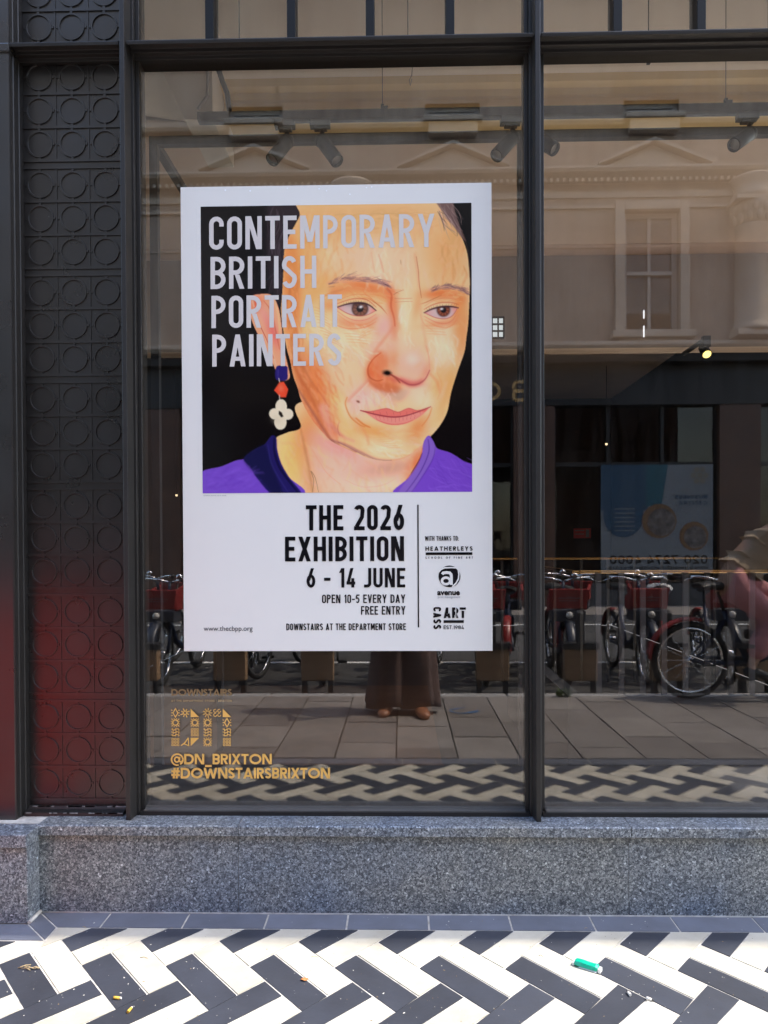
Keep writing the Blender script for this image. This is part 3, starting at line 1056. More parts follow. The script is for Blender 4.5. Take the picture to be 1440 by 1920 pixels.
# lighting track hung on wires just behind the glass
TY = 0.36
zt = V(700, 209, TY).z
trk = world_thing('lighting_track', 'long black lighting track hanging on thin wires inside the window', 'lighting track', (XL, TY, zt))
mb = MB()
tb0 = V(372, 210, TY).x
mb.box(tb0, XR + 0.9, TY - 0.018, TY + 0.018, zt - 0.030, zt)
mb.build('rail', M['track_black'], trk)
for px in (717, 1361):
    x = V(px, 150, TY).x
    mb = MB()
    mb.tube([(x, TY, zt), (x, TY, CZ)], 0.0016, 5)
    mb.build('hanging_wire', M['wire'], trk)
    mb = MB()
    mb.box(x - 0.006, x + 0.020, TY - 0.012, TY + 0.012, zt + 0.0005, zt + 0.014)
    mb.box(x - 0.006, x + 0.005, TY - 0.006, TY + 0.006, zt + 0.0145, zt + 0.024)
    mb.build('wire_clip', M['track_black'], trk)


def spot(px, py_top, ex, ey, label, first=[None]):
    j = V(px, py_top, TY)
    e = V(ex, ey, TY - 0.05)
    t = world_thing('track_spotlight', label, 'spotlight', (j.x, TY, zt - 0.030), 'spotlights on the lighting track')
    mb = MB()
    mb.box(j.x - 0.045, j.x + 0.03, TY - 0.017, TY + 0.017, zt - 0.056, zt - 0.0305)
    mb.box(j.x - 0.03, j.x + 0.018, TY - 0.014, TY + 0.014, zt - 0.066, zt - 0.0562)
    mb.build('adaptor', M['spot_grey'], t, bevel=0.002)
    mb = MB()
    top = Vector((j.x, TY, zt - 0.066))
    k = Vector((j.x, TY, zt - 0.105))
    mb.tube([top, k], 0.009, 8)
    mb.lathe([(0.001, -0.026), (0.018, -0.022), (0.026, -0.008), (0.026, 0.008), (0.018, 0.022), (0.001, 0.026)], k, 14, axis=(1, 0, 0))
    mb.build('knuckle', M['spot_grey'], t)
    ax = (e - k).normalized()
    ln = (e - k).length
    mb = MB()
    r = 0.0255
    mb.lathe([(0.006, -0.012), (r - 0.004, -0.010), (r, 0.0), (r, ln), (r - 0.003, ln + 0.003), (r - 0.004, ln - 0.015)], k, 20, axis=ax, caps=False)
    h = mb.build('housing', M['spot_grey'], t)
    mb = MB()
    mb.lathe([(0.0005, ln - 0.010), (r - 0.0045, ln - 0.012), (r - 0.0045, ln - 0.014), (0.0005, ln - 0.014)], k, 20, axis=ax)
    mb.build('lens', M['lens'], t)
    return t


spot(538, 242, 510, 300, 'black spotlight on the track tilted down to the left above the poster heading')
spot(604, 242, 632, 302, 'black spotlight on the track tilted down to the right above the middle of the poster')
spot(961, 240, 931, 292, 'black spotlight on the track just left of the middle mullion')
spot(1002, 240, 1040, 280, 'black spotlight on the track emerging from behind the middle mullion')
spot(1405, 238, 1376, 272, 'black spotlight on the track at the far right with a pale lens')

# little hooks and wires left on the ceiling
for px, drop, lab in ((765, 48, 'thin wire hanging in a loop from a ceiling hook above the poster'), (449, 14, 'short wire end curling from a ceiling hook near the pale bulkhead'), (1216, 6, 'small black ceiling hook beyond the right window pane')):
    p = V(px, 112, 0.42)
    hk = world_thing('ceiling_hook', lab, 'hook', (p.x, 0.42, CZ))
    mb = MB()
    mb.tube([(p.x, 0.42, CZ), (p.x, 0.42, p.z - 0.012)], 0.0022, 6)
    mb.box(p.x - 0.006, p.x + 0.006, 0.414, 0.426, p.z - 0.016, p.z + 0.003)
    mb.build('hook', M['cable'], hk)
    if drop > 10:
        mb = MB()
        d = drop * 0.00203
        if drop > 30:
            mb.tube([(p.x + 0.006, 0.42, p.z - 0.01), (p.x + 0.016, 0.42, p.z - 0.03), (p.x + 0.014, 0.42, p.z - 0.6 * d), (p.x + 0.004, 0.42, p.z - 0.8 * d), (p.x + 0.008, 0.42, p.z - d), (p.x + 0.014, 0.42, p.z - 0.75 * d)], 0.0017, 5)
        else:
            mb.tube([(p.x, 0.42, p.z - 0.014), (p.x + 0.03, 0.42, p.z - 0.016), (p.x + 0.06, 0.42, p.z - 0.008)], 0.0013, 5)
            mb.tube([(p.x + 0.008, 0.42, p.z - 0.012), (p.x + 0.009, 0.42, p.z - 0.04)], 0.0012, 5)
        mb.build('wire', M['wire'], hk)

# display frame of square tube
FY0, FY1 = 0.55, 1.6
fr = V(291, 262, FY0)
dfr = world_thing('display_frame', 'large grey square tube display frame standing behind the poster window', 'display frame', (fr.x, FY0, FL))
fx = [V(291, 500, FY0).x, V(978, 500, FY0).x, V(1440, 500, FY0).x + 0.55]
s = 0.016
zf = V(700, 260, FY0).z
fm = mat('frame_tube', (0.045, 0.045, 0.05), 0.5)
mb = MB()
mb.box(fx[0] - s, fx[2] + s, FY0 - s, FY0 + s, zf - s, zf + s)
mb.build('top_rail', fm, dfr)
for x in fx:
    for y in ((FY0, FY1) if x == fx[0] else (FY0,)):
        mb = MB()
        mb.box(x - s, x + s, y - s + 0.001, y + s - 0.001, FL - 0.006, zf - s)
        mb.build('post', fm, dfr)
    if x == fx[0]:
        mb = MB()
        mb.box(x - s, x + s, FY0 + s, FY1 + s, zf - s + 0.002, zf + s - 0.002)
        mb.build('depth_rail', fm, dfr)

# stair railing with brass handrail
RY0, RY1 = 0.72, 3.7
ra, rb = V(1085, 1074, RY0), V(1440, 1069, RY0)
rz = 0.5 * (ra.z + rb.z)
rail = world_thing('stair_railing', 'grey stair railing with a brass handrail inside the right window', 'railing', (ra.x, RY0, FL))
xr0, xr1 = ra.x, rb.x + 0.9
xb0, xb1 = V(1010, 1047, RY1).x - 0.4, V(1365, 1047, RY1).x
mb = MB()
mb.box(xr0, xr1, RY0 - 0.018, RY0 + 0.018, rz - 0.006, rz + 0.006)
mb.box(xr0 - 0.03, xr0, RY0 - 0.016, 1.9, rz - 0.007, rz + 0.005)
mb.build('handrail', M['brass'], rail, bevel=0.003)
mb = MB()
zbk = V(1200, 1047, RY1).z
mb.box(xb0, xb1, RY1 - 0.02, RY1 + 0.02, zbk - 0.008, zbk + 0.008)
mb.build('back_handrail', M['brass'], rail, bevel=0.003)
UZ = V(1200, 1302, RY0).z
mb = MB()
mb.box(xr0 - 0.05, ix1 - 0.01, RY0 - 0.03, RY0 + 0.03, FL - 0.006, UZ - 0.001)
mb.box(xr0 - 0.05, xr0 + 0.01, RY0 + 0.031, 2.5, FL - 0.006, UZ - 0.001)
mb.build('upstand', dk, rail)
for px in (1122, 1165, 1205, 1245, 1285, 1326, 1370, 1410, 1450, 1492):
    x = V(px, 1150, RY0).x
    mb = MB()
    wv = 0.011
    mb.box(x - wv, x + wv, RY0 - 0.006, RY0 + 0.006, UZ, rz - 0.0065)
    mb.build('baluster', M['steel_black'] if px in (1326, 1370) else M['baluster'], rail)
for k in range(9):
    x = xb0 + (xb1 - xb0) * (k + 0.5) / 9
    mb = MB()
    mb.box(x - 0.01, x + 0.01, RY1 - 0.006, RY1 + 0.006, FL - 0.006, zbk - 0.0085)
    mb.build('back_baluster', M['steel_black'], rail)
mb = MB()
x = V(1365, 1100, RY1).x
mb.box(x + 0.001, x + 0.05, RY1 - 0.02, RY1 + 0.02, FL - 0.006, zbk + 0.006)
mb.build('newel_post', M['steel_black'], rail)

# lit spotlight deep inside, with small pendant points of light
p = V(1326, 665, 2.2)
lp = world_thing('lit_spotlight', 'black spotlight with a glowing warm yellow lamp deep inside the right window', 'spotlight', (p.x, 2.2, z1))
mb = MB()
mb.box(p.x - 0.022, p.x + 0.022, 2.2, 2.24, p.z + 0.05, p.z + 0.115)
mb.box(p.x - 0.01, p.x + 0.01, 2.24, 2.59, p.z + 0.09, p.z + 0.112)
mb.build('stem', M['track_black'], lp)
ax = Vector((-0.05, -0.7, -0.55)).normalized()
mb = MB()
mb.lathe([(0.01, -0.11), (0.028, -0.10), (0.030, 0.0), (0.026, 0.0)], p, 16, axis=ax, caps=False)
mb.build('housing', M['track_black'], lp)
mb = MB()
mb.lathe([(0.0005, -0.002), (0.02, -0.003), (0.0255, -0.008), (0.0005, -0.008)], p, 16, axis=ax)
mb.build('lamp', emit('warm_lamp', (1.0, 0.80, 0.22), 0.5), lp)
for px, py, Y, lab, st in ((1137, 833, 5.0, 'tiny glowing pendant bulb in the dark of the right window', 2.2), (331, 929, 5.0, 'tiny warm pendant bulb in the dark left of the poster', 1.8), (286, 929, 5.0, 'tiny white pendant bulb at the left edge of the window', 1.0)):
    p = V(px, py, Y)
    t = world_thing('pendant_lamp', lab, 'lamp', (p.x, Y, CZ - 0.35), 'small pendant lamps inside the shop')
    mb = MB()
    mb.tube([(p.x, Y, CZ - 0.35), (p.x, Y, p.z + 0.03)], 0.003, 5)
    mb.lathe([(0.006, 0.03), (0.013, 0.026), (0.014, 0.01)], p, 8)
    mb.build('flex', M['track_black'], t)
    mb = MB()
    mb.lathe([(0.002, -0.010), (0.010, -0.006), (0.013, 0.004), (0.009, 0.012)], p, 10)
    mb.build('bulb', emit('bulb_glow', (1.0, 0.8, 0.5), st * 0.15), t)

# red fire point sign on the dark interior wall
a, c = V(1076, 991, 6.0), V(1108, 1009, 6.0)
sg = world_thing('fire_sign', 'small red and white fire sign in the dark interior above the brass rail', 'sign', (a.x, 6.0, c.z))
mb = MB()
mb.box(a.x, c.x, 6.0, 6.012, c.z, a.z)
mb.build('plate', M['red_sign'], sg)
wd = (c.x - a.x)
mb = MB()
zc = 0.5 * (a.z + c.z)
for k in (0.28, -0.08):
    mb.box(a.x + 0.06 * wd, a.x + 0.6 * wd, 5.995, 5.999, zc + k * (a.z - c.z) - 0.004, zc + k * (a.z - c.z) + 0.006)
mb.box(a.x + 0.7 * wd, c.x - 0.02, 5.996, 5.999, c.z + 0.012, a.z - 0.012)
mb.build('marking', M['bill_white'], sg)
mb = MB()
mb.box(a.x - 0.5, c.x + 0.1, 6.015, 6.1, FL, 2.2)
mb.build('partition', dk, shop)

# ------------------------------------------------------------------ lettering: glyphs drawn as strokes of even width
def stroke(pts, t, closed=False):
    cl = [pts[0]]
    for q in pts[1:]:
        if math.hypot(q[0] - cl[-1][0], q[1] - cl[-1][1]) > 1e-4 * t + 1e-7:
            cl.append(q)
    if closed and math.hypot(cl[0][0] - cl[-1][0], cl[0][1] - cl[-1][1]) < 1e-4 * t + 1e-7:
        cl.pop()
    pts = cl
    n = len(pts)
    L, Rr = [], []
    for i in range(n):
        p = pts[i]
        a = pts[i - 1] if (i > 0 or closed) else None
        b = pts[(i + 1) % n] if (i < n - 1 or closed) else None
        ds = []
        for u, v in ((a, p), (p, b)):
            if u is None or v is None:
                continue
            dx, dy = v[0] - u[0], v[1] - u[1]
            l = math.hypot(dx, dy) or 1e-9
            ds.append((dx / l, dy / l))
        if len(ds) == 1:
            nx, ny = -ds[0][1], ds[0][0]
            m = 1.0
        else:
            nx, ny = -(ds[0][1] + ds[1][1]), ds[0][0] + ds[1][0]
            l = math.hypot(nx, ny) or 1e-9
            nx, ny = nx / l, ny / l
            m = 1.0 / max(0.4, nx * -ds[0][1] + ny * ds[0][0])
        L.append((p[0] + nx * m * t / 2, p[1] + ny * m * t / 2))
        Rr.append((p[0] - nx * m * t / 2, p[1] - ny * m * t / 2))
    out = []
    for i in range(n if closed else n - 1):
        j = (i + 1) % n
        out.append([L[i], Rr[i], Rr[j], L[j]])
    return out


def arc(cx, cy, rx, ry, a0, a1, n=9):
    return [(cx + rx * math.cos(R(a0 + (a1 - a0) * k / n)), cy + ry * math.sin(R(a0 + (a1 - a0) * k / n))) for k in range(n + 1)]


def glyph(c, w, h, t):
    """(list of strokes; each a list of polygons)"""
    l, r, b, T = t / 2, w - t / 2, t / 2, h - t / 2
    m = h * 0.51
    cx = w / 2
    rx = (w - t) / 2
    ry = min(rx, (h - t) / 2)
    S = stroke

    def q(x0, y0, x1, y1, tt=None):        # diagonal with level ends
        th = (tt or t) * math.hypot(x1 - x0, y1 - y0) / max(1e-6, abs(y1 - y0))
        th = min(th, 1.6 * t)
        return [[(x0 - th / 2, y0), (x0 + th / 2, y0), (x1 + th / 2, y1), (x1 - th / 2, y1)]]

    hb = lambda y, x0=0.0, x1=None: S([(x0, y), (w if x1 is None else x1, y)], t)
    vb = lambda x, y0=0.0, y1=None: S([(x, y0), (x, h if y1 is None else y1)], t)
    if c in 'O0':
        return [S(arc(cx, T - ry, rx, ry, 0, 180) + arc(cx, b + ry, rx, ry, 180, 360), t, True)]
    if c == 'C':
        g = 38 if w < 0.7 * h else 50
        if w < 0.7 * h:
            return [S([(r, h * 0.70)] + arc(cx, T - ry, rx, ry, 0, 180) + arc(cx, b + ry, rx, ry, 180, 360) + [(r, h * 0.30)], t)]
        return [S(arc(cx, h / 2, rx, ry, g, 360 - g, 20), t)]
    if c == 'G':
        return [S([(r, h * 0.70)] + arc(cx, T - ry, rx, ry, 0, 180) + arc(cx, b + ry, rx, ry, 180, 360) + [(r, h * 0.47), (cx, h * 0.47)], t)]
    if c == 'D':
        k = min((r - t) * 0.95, (h - t) / 2 * (0.62 if w < 0.7 * h else 0.98))
        return [vb(l), S([(t, T), (r - k, T)] + arc(r - k, T - k, k, k, 90, 0) + arc(r - k, b + k, k, k, 0, -90) + [(t, b)], t)]
    if c == 'E':
        return [vb(l), hb(T, t), hb(b, t), hb(m, t, w * 0.9)]
    if c == 'F':
        return [vb(l), hb(T, t), hb(m - t * 0.1, t, w * 0.9)]
    if c == 'H':
        return [vb(l), vb(r), hb(m, t, w - t)]
    if c == 'I':
        return [vb(w / 2)]
    if c == 'L':
        return [vb(l), hb(b, t)]
    if c == 'T':
        return [hb(T), vb(cx, 0, h - t)]
    if c == 'U':
        return [S([(l, h)] + arc(cx, b + ry, rx, ry, 180, 360) + [(r, h)], t)]
    if c == 'J':
        k = min(rx * 1.3, w * 0.6)
        return [S([(r, h)] + arc(r - k, b + k, k, k, 0, -90) + [(0, b)], t)]
    if c in 'PRB':
        k = (T - (m - t * 0.05)) / 2
        kx = min(k, (r - t) * 0.92)
        top = S([(t, T), (r - kx, T)] + arc(r - kx, T - k, kx, k, 90, -90) + [(t, T - 2 * k)], t)
        out = [vb(l), top]
        if c == 'R':
            out.append(q(w - t * 0.55, 0, w * 0.52, T - 2 * k - t * 0.45))
        if c == 'B':
            y2 = T - 2 * k
            k2 = (y2 - b) / 2
            kx = min(k2, (r - t) * 0.92)
            out.append(S([(t, y2), (r - kx, y2)] + arc(r - kx, y2 - k2, kx, k2, 90, -90) + [(t, b)], t))
        return out
    if c == 'A':
        return [q(t * 0.55, 0, cx, h), q(w - t * 0.55, 0, cx, h), S([(w * 0.24, h * 0.24), (w * 0.76, h * 0.24)], t * 0.9)]
    if c == 'V':
        return [q(cx, 0, t * 0.55, h), q(cx, 0, w - t * 0.55, h)]
    if c == 'W':
        return [q(w * 0.28, 0, t * 0.5, h), q(w * 0.28, 0, cx, h * 0.92), q(w * 0.72, 0, cx, h * 0.92), q(w * 0.72, 0, w - t * 0.5, h)]
    if c == 'M':
        return [vb(l), vb(r), q(cx, h * 0.2, t * 0.75, h), q(cx, h * 0.2, w - t * 0.75, h)]
    if c == 'N':
        return [vb(l), vb(r), q(w - t * 0.75, 0, t * 0.75, h)]
    if c == 'X':
        return [q(t * 0.6, 0, w - t * 0.6, h), q(w - t * 0.6, 0, t * 0.6, h)]
    if c == 'Y':
        return [q(cx, h * 0.42, t * 0.55, h), q(cx, h * 0.42, w - t * 0.55, h), vb(cx, 0, h * 0.44)]
    if c == 'K':
        return [vb(l), q(t, h * 0.42, w - t * 0.6, h), q(w - t * 0.55, 0, w * 0.42, h * 0.58)]
    if c == 'Z':
        return [hb(T), hb(b), q(t, t, w - t, h - t)]
    if c == 'S':
        ru = (T - m) / 2
        rl = (m - b) / 2
        kx = rx
        p = arc(cx, T - ru, kx, ru, 25, 90, 6) + arc(cx, T - ru, kx, ru, 90, 200, 9) + [(cx, m)] + arc(cx, b + rl, kx, rl, 20, -90, 9) + arc(cx, b + rl, kx, rl, -90, -155, 6)
        return [S(p, t)]
    if c == '1':
        return [vb(r), q(t * 0.5, h * 0.76, r, h)]
    if c == '2':
        ru = min(rx, h * 0.27)
        p = arc(cx, T - ru, rx, ru, 165, 0, 10) + [(r - w * 0.06, h * 0.52), (l + t * 0.15, t * 0.9)]
        return [S(p, t), hb(b)]
    if c == '4':
        return [q(t * 0.6, h * 0.25, w * 0.62, h), hb(h * 0.23), vb(w * 0.72, 0, h * 0.48)]
    if c == '5':
        k = (h * 0.58 - b) / 2
        return [hb(T, t * 0.5), vb(l + t * 0.1, h * 0.48, h - t), S([(l, h * 0.56), (cx, h * 0.6)] + arc(r - min(k, rx), b + k, min(k, rx), k, 80, -90) + [(cx, b)] + [(l, h * 0.14)], t)]
    if c == '6':
        k = h * 0.26
        return [S(arc(cx, b + k, rx, k, 0, 360, 20)[:-1], t, True), q(l + t * 0.15, h * 0.36, w * 0.68, h)]
    if c == '7':
        return [hb(T), q(w * 0.3, 0, w - t * 0.6, h - t)]
    if c == '8':
        return [S(arc(cx, T - h * 0.2, rx * 0.92, h * 0.2, 0, 360, 18)[:-1], t, True), S(arc(cx, b + h * 0.24, rx, h * 0.24, 0, 360, 18)[:-1], t, True)]
    if c == '9':
        k = h * 0.26
        return [S(arc(cx, T - k, rx, k, 0, 360, 20)[:-1], t, True), q(w * 0.32, 0, r - t * 0.15, h * 0.64)]
    if c in '-':
        return [hb(h * 0.43)]
    if c == '.':
        return [S([(w / 2, 0), (w / 2, t)], t)]
    if c == ':':
        return [S([(w / 2, 0), (w / 2, t)], t), S([(w / 2, h * 0.45), (w / 2, h * 0.45 + t)], t)]
    if c == '_':
        return [hb(-h * 0.16)]
    if c == '#':
        return [q(w * 0.28, 0, w * 0.42, h), q(w * 0.62, 0, w * 0.76, h), hb(h * 0.33), hb(h * 0.67)]
    if c == '@':
        return [S(arc(cx, h * 0.45, w * 0.47, h * 0.53, -60, 285, 26), t * 0.75), S(arc(cx - w * 0.03, h * 0.45, w * 0.19, h * 0.23, 0, 360, 16)[:-1], t * 0.75, True), S([(cx + w * 0.2, h * 0.72), (cx + w * 0.18, h * 0.3), (cx + w * 0.3, h * 0.2), (cx + w * 0.44, h * 0.36)], t * 0.7)]
    return []


DIN = dict(A=.55, B=.48, C=.47, D=.49, E=.43, F=.41, G=.48, H=.51, J=.38, K=.5, L=.4, M=.63, N=.53, O=.48, P=.47, R=.49, S=.47, T=.47, U=.49, V=.52, W=.80, X=.54, Y=.54, Z=.45)
GEO = dict(A=.82, B=.60, C=.85, D=.80, E=.50, F=.48, G=.85, H=.70, J=.4, K=.65, L=.46, M=.9, N=.78, O=1.0, P=.56, R=.60, S=.55, T=.58, U=.7, V=.75, W=1.15, X=.72, Y=.68, Z=.6)
for dd, n1 in ((DIN, .46), (GEO, .58)):
    for ch in '0234567890':
        dd[ch] = n1
    dd['1'] = .27
    dd['-'], dd[' '], dd['_'], dd['@'], dd['#'] = .34, .24, .55, 1.0, .72


def text_polys(s, x0, x1, yt, yb, t, font, gap=0.11):
    """strokes in picture coordinates (y down) filling the box x0..x1, yt..yb"""
    h = yb - yt
    narrow = {'I': t / h, '.': t / h, ':': t / h}
    ws = [font.get(c, narrow.get(c, 0.45)) for c in s]
    gaps = gap * (len(s) - 1)
    k = ((x1 - x0) / h - sum(w for w, c in zip(ws, s) if c in 'I.:')) / (sum(w for w, c in zip(ws, s) if c not in 'I.:') + gaps)
    x = x0
    out = []
    for c, wv in zip(s, ws):
        wd = wv * h * (1 if c in 'I.:' else k)
        for st in glyph(c, wd, h, t):
            out.append([[(x + px, yb - py) for px, py in pl] for pl in st])
        x += wd + gap * h * k
    return out


def ink_mesh(mb, strokes, f, depth, step=0.00007, th=None):
    """f(px, py, depth) -> world point"""
    for i, st in enumerate(strokes):
        d = depth + (i % 5) * step
        for pl in st:
            a = sum(pl[k][0] * pl[(k + 1) % len(pl)][1] - pl[(k + 1) % len(pl)][0] * pl[k][1] for k in range(len(pl)))
            if a > 0:
                pl = pl[::-1]
            mb.add([f(x, y, d) for x, y in pl], [tuple(range(len(pl)))], 0)
    return mb


def font_mesh(s, x0, x1, yb, xh, f, depth, name, m, parent, bold=0.0, base=None):
    """lower case line set in Blender's own built-in typeface, fitted between x0 and x1"""
    cu = bpy.data.curves.new(name, 'FONT')
    cu.body = s
    cu.size = 1.0
    cu.offset = bold
    cu.resolution_u = 4
    o = bpy.data.objects.new(name, cu)
    COL.objects.link(o)
    dg = bpy.context.evaluated_depsgraph_get()
    me = bpy.data.meshes.new_from_object(o.evaluated_get(dg))
    bpy.data.objects.remove(o)
    xs = [v.co.x for v in me.vertices]
    a, b = min(xs), max(xs)
    b0 = Vector(base) if base is not None else Vector((0, 0, 0))
    for v in me.vertices:
        v.co = Vector(f(x0 + (v.co.x - a) / (b - a) * (x1 - x0), yb - v.co.y * xh / 0.5, depth)) - b0
    me.materials.clear()
    me.materials.append(m)
    ob = bpy.data.objects.new(name, me)
    COL.objects.link(ob)
    ob.parent = parent
    return ob


# ------------------------------------------------------------------ the exhibition poster on the pane
PY = -0.0062
pTL, pTR, pBL, pBR = V(339, 348, PY), V(924, 346, PY), V(345, 1220.5, PY), V(921, 1220.5, PY)
PX0, PX1 = 0.5 * (pTL.x + pBL.x), 0.5 * (pTR.x + pBR.x)
PZ1, PZ0 = 0.5 * (pTL.z + pTR.z), 0.5 * (pBL.z + pBR.z)


def on_poster(px, py, depth):
    t = (py - 347.0) / 873.5
    l, r = 339.0 + 6 * t, 924.0 - 3 * t
    s_ = (px - l) / (r - l)
    return (PX0 + s_ * (PX1 - PX0), PY - depth, PZ1 - t * (PZ1 - PZ0))


poster = world_thing('exhibition_poster', 'large white exhibition poster with a painted portrait, fixed to the left window pane', 'poster', (PX0, PY, PZ0))
mb = MB()
mb.box(PX0, PX1, PY - 0.0012, PY + 0.0012, PZ0, PZ1)
mb.build('sheet', M['poster'], poster)
TX = 0.0022
for s_, x0, x1, yt, yb in (('CONTEMPORARY', 393.3, 817.5, 403.3, 465), ('BRITISH', 395.8, 595.4, 478.3, 538.5), ('PORTRAIT', 397.5, 643.3, 551.2, 611.7), ('PAINTERS', 398.8, 641.7, 624, 684)):
    mb = MB()
    ink_mesh(mb, text_polys(s_, x0, x1, yt, yb, 8.4, DIN), on_poster, TX)
    mb.build('heading_line', M['head_ink'], poster)
for s_, x0, x1, yt, yb, t in (('THE 2026', 574.4, 758, 945.7, 993, 7.4), ('EXHIBITION', 535.2, 757.5, 1004.6, 1051.2, 7.4), ('6 - 14 JUNE', 575.4, 759.6, 1064.2, 1100.8, 5.6)):
    mb = MB()
    ink_mesh(mb, text_polys(s_, x0, x1, yt, yb, t, DIN), on_poster, TX)
    mb.build('title_line', M['ink'], poster)
for s_, x0, x1, yt, yb, t in (('OPEN 10-5 EVERY DAY', 604.3, 759.6, 1114, 1130, 2.3), ('FREE ENTRY', 677, 759.8, 1135.8, 1152, 2.3), ('DOWNSTAIRS AT THE DEPARTMENT STORE', 537.3, 760.5, 1168.5, 1181, 1.9)):
    mb = MB()
    ink_mesh(mb, text_polys(s_, x0, x1, yt, yb, t, DIN), on_poster, TX)
    mb.build('detail_line', M['ink'], poster)
mb = MB()
ink_mesh(mb, text_polys('WITH THANKS TO:', 796.6, 859.3, 1004.6, 1013.3, 1.3, DIN), on_poster, TX)
mb.build('thanks_line', M['ink'], poster)
rect = lambda x0, y0, x1, y1: [[[(x0, y0), (x1, y0), (x1, y1), (x0, y1)]]]
mb = MB()
ink_mesh(mb, rect(782.6, 945.7, 785.0, 1176), on_poster, TX)
mb.build('rule', M['ink'], poster)
# sponsors
mb = MB()
ink_mesh(mb, text_polys('HEATHERLEYS', 797.5, 885, 1024.2, 1032.2, 1.7, GEO, 0.26), on_poster, TX)
ink_mesh(mb, rect(798, 1035.2, 884.5, 1040.2), on_poster, TX)
ink_mesh(mb, text_polys('SCHOOL OF FINE ART', 797.5, 885.5, 1043.3, 1047.2, 0.7, GEO, 0.75), on_poster, TX)
mb.build('art_school_logo', M['ink'], poster)
mb = MB()
cx, cy, rr = 841.8, 1080.4, 20.3
disc = [(cx + rr * math.cos(2 * math.pi * k / 40), cy + rr * math.sin(2 * math.pi * k / 40)) for k in range(40)]
ink_mesh(mb, [[disc]], on_poster, TX)
lg = mb.build('round_logo', M['ink'], poster)
mb = MB()
sw = [(cx - 20, cy - 8), (cx - 16, cy - 13), (cx - 9, cy - 16.2), (cx + 4, cy - 16.6), (cx + 13, cy - 16), (cx + 16.5, cy - 12), (cx + 17.5, cy - 4), (cx + 16.5, cy + 5), (cx + 12, cy + 13), (cx + 5, cy + 19.5)]
ink_mesh(mb, [stroke(sw, 2.6)], on_poster, TX + 0.0004)
ax_, ay_ = cx - 15.5, cy - 9.5
ink_mesh(mb, [stroke([(ax_ + 2, ay_ + 5.5), (ax_ + 4, ay_ + 3), (ax_ + 10, ay_ + 2.2), (ax_ + 16, ay_ + 3), (ax_ + 18.6, ay_ + 6), (ax_ + 19, ay_ + 12), (ax_ + 19, ay_ + 25.5)], 5.2),
              stroke([(ax_ + 9 + 7.5 * math.cos(2 * math.pi * k / 18), ay_ + 18 + 6.2 * math.sin(2 * math.pi * k / 18)) for k in range(18)], 4.6, True)], on_poster, TX + 0.0004, 0.00012)
mb.build('logo_letter', M['poster'], lg)
font_mesh('avenue', 819, 861, 1115.3, 7.4, on_poster, TX, 'logo_name', M['ink'], poster, 0.035, poster['_base'])
font_mesh('print management', 820, 861.5, 1121.2, 3.2, on_poster, TX, 'logo_caption', M['ink_grey'], poster, 0.0, poster['_base'])
font_mesh('www.thecbpp.org', 382, 474, 1182, 6.6, on_poster, TX, 'web_address', M['ink_soft'], poster, 0.0, poster['_base'])
font_mesh('exhibition portrait, oil on canvas', 382, 425, 927.2, 1.6, on_poster, TX, 'credit_line', M['ink_grey'], poster, 0.0, poster['_base'])
mb = MB()
vt = text_polys('CASS', 0, 41.5, 0, 14.5, 3.4, DIN, 0.14)
ink_mesh(mb, [[[(826 - y, 1138 + x) for x, y in pl] for pl in st] for st in vt], on_poster, TX)
art = text_polys('ART', 830.5, 872, 1138.8, 1158.6, 4.4, DIN, 0.10)
ink_mesh(mb, art, on_poster, TX)
ink_mesh(mb, rect(830.5, 1162.7, 868, 1167.9), on_poster, TX)
ink_mesh(mb, text_polys('EST.1984', 830.5, 868, 1172.6, 1179.6, 1.1, GEO, 0.12), on_poster, TX)
lg = mb.build('art_shop_logo', M['ink'], poster)
mb = MB()
for x0, y0, x1, y1 in ((839.5, 1139, 841, 1150), (852.6, 1138, 853.9, 1159), (861, 1143.4, 873, 1144.8)):
    ink_mesh(mb, rect(x0, y0, x1, y1), on_poster, TX + 0.0006)
mb.build('stencil_gap', M['poster'], lg)
# bubbles and tape spots along the top of the sheet
mb = MB()
for px, py, r_ in ((424, 354, 1.7), (471, 356, 1.8), (601, 354, 1.5), (615, 358, 1.3), (659, 365, 1.6), (700, 352, 1.5), (541, 352, 1.2), (690, 353, 1.3)):
    ink_mesh(mb, [[[(px + r_ * math.cos(2 * math.pi * k / 10), py + r_ * math.sin(2 * math.pi * k / 10)) for k in range(10)]]], on_poster, TX)
mb.build('glue_spot', mat('glue_spot', (0.95, 0.95, 0.97), 0.6), poster)

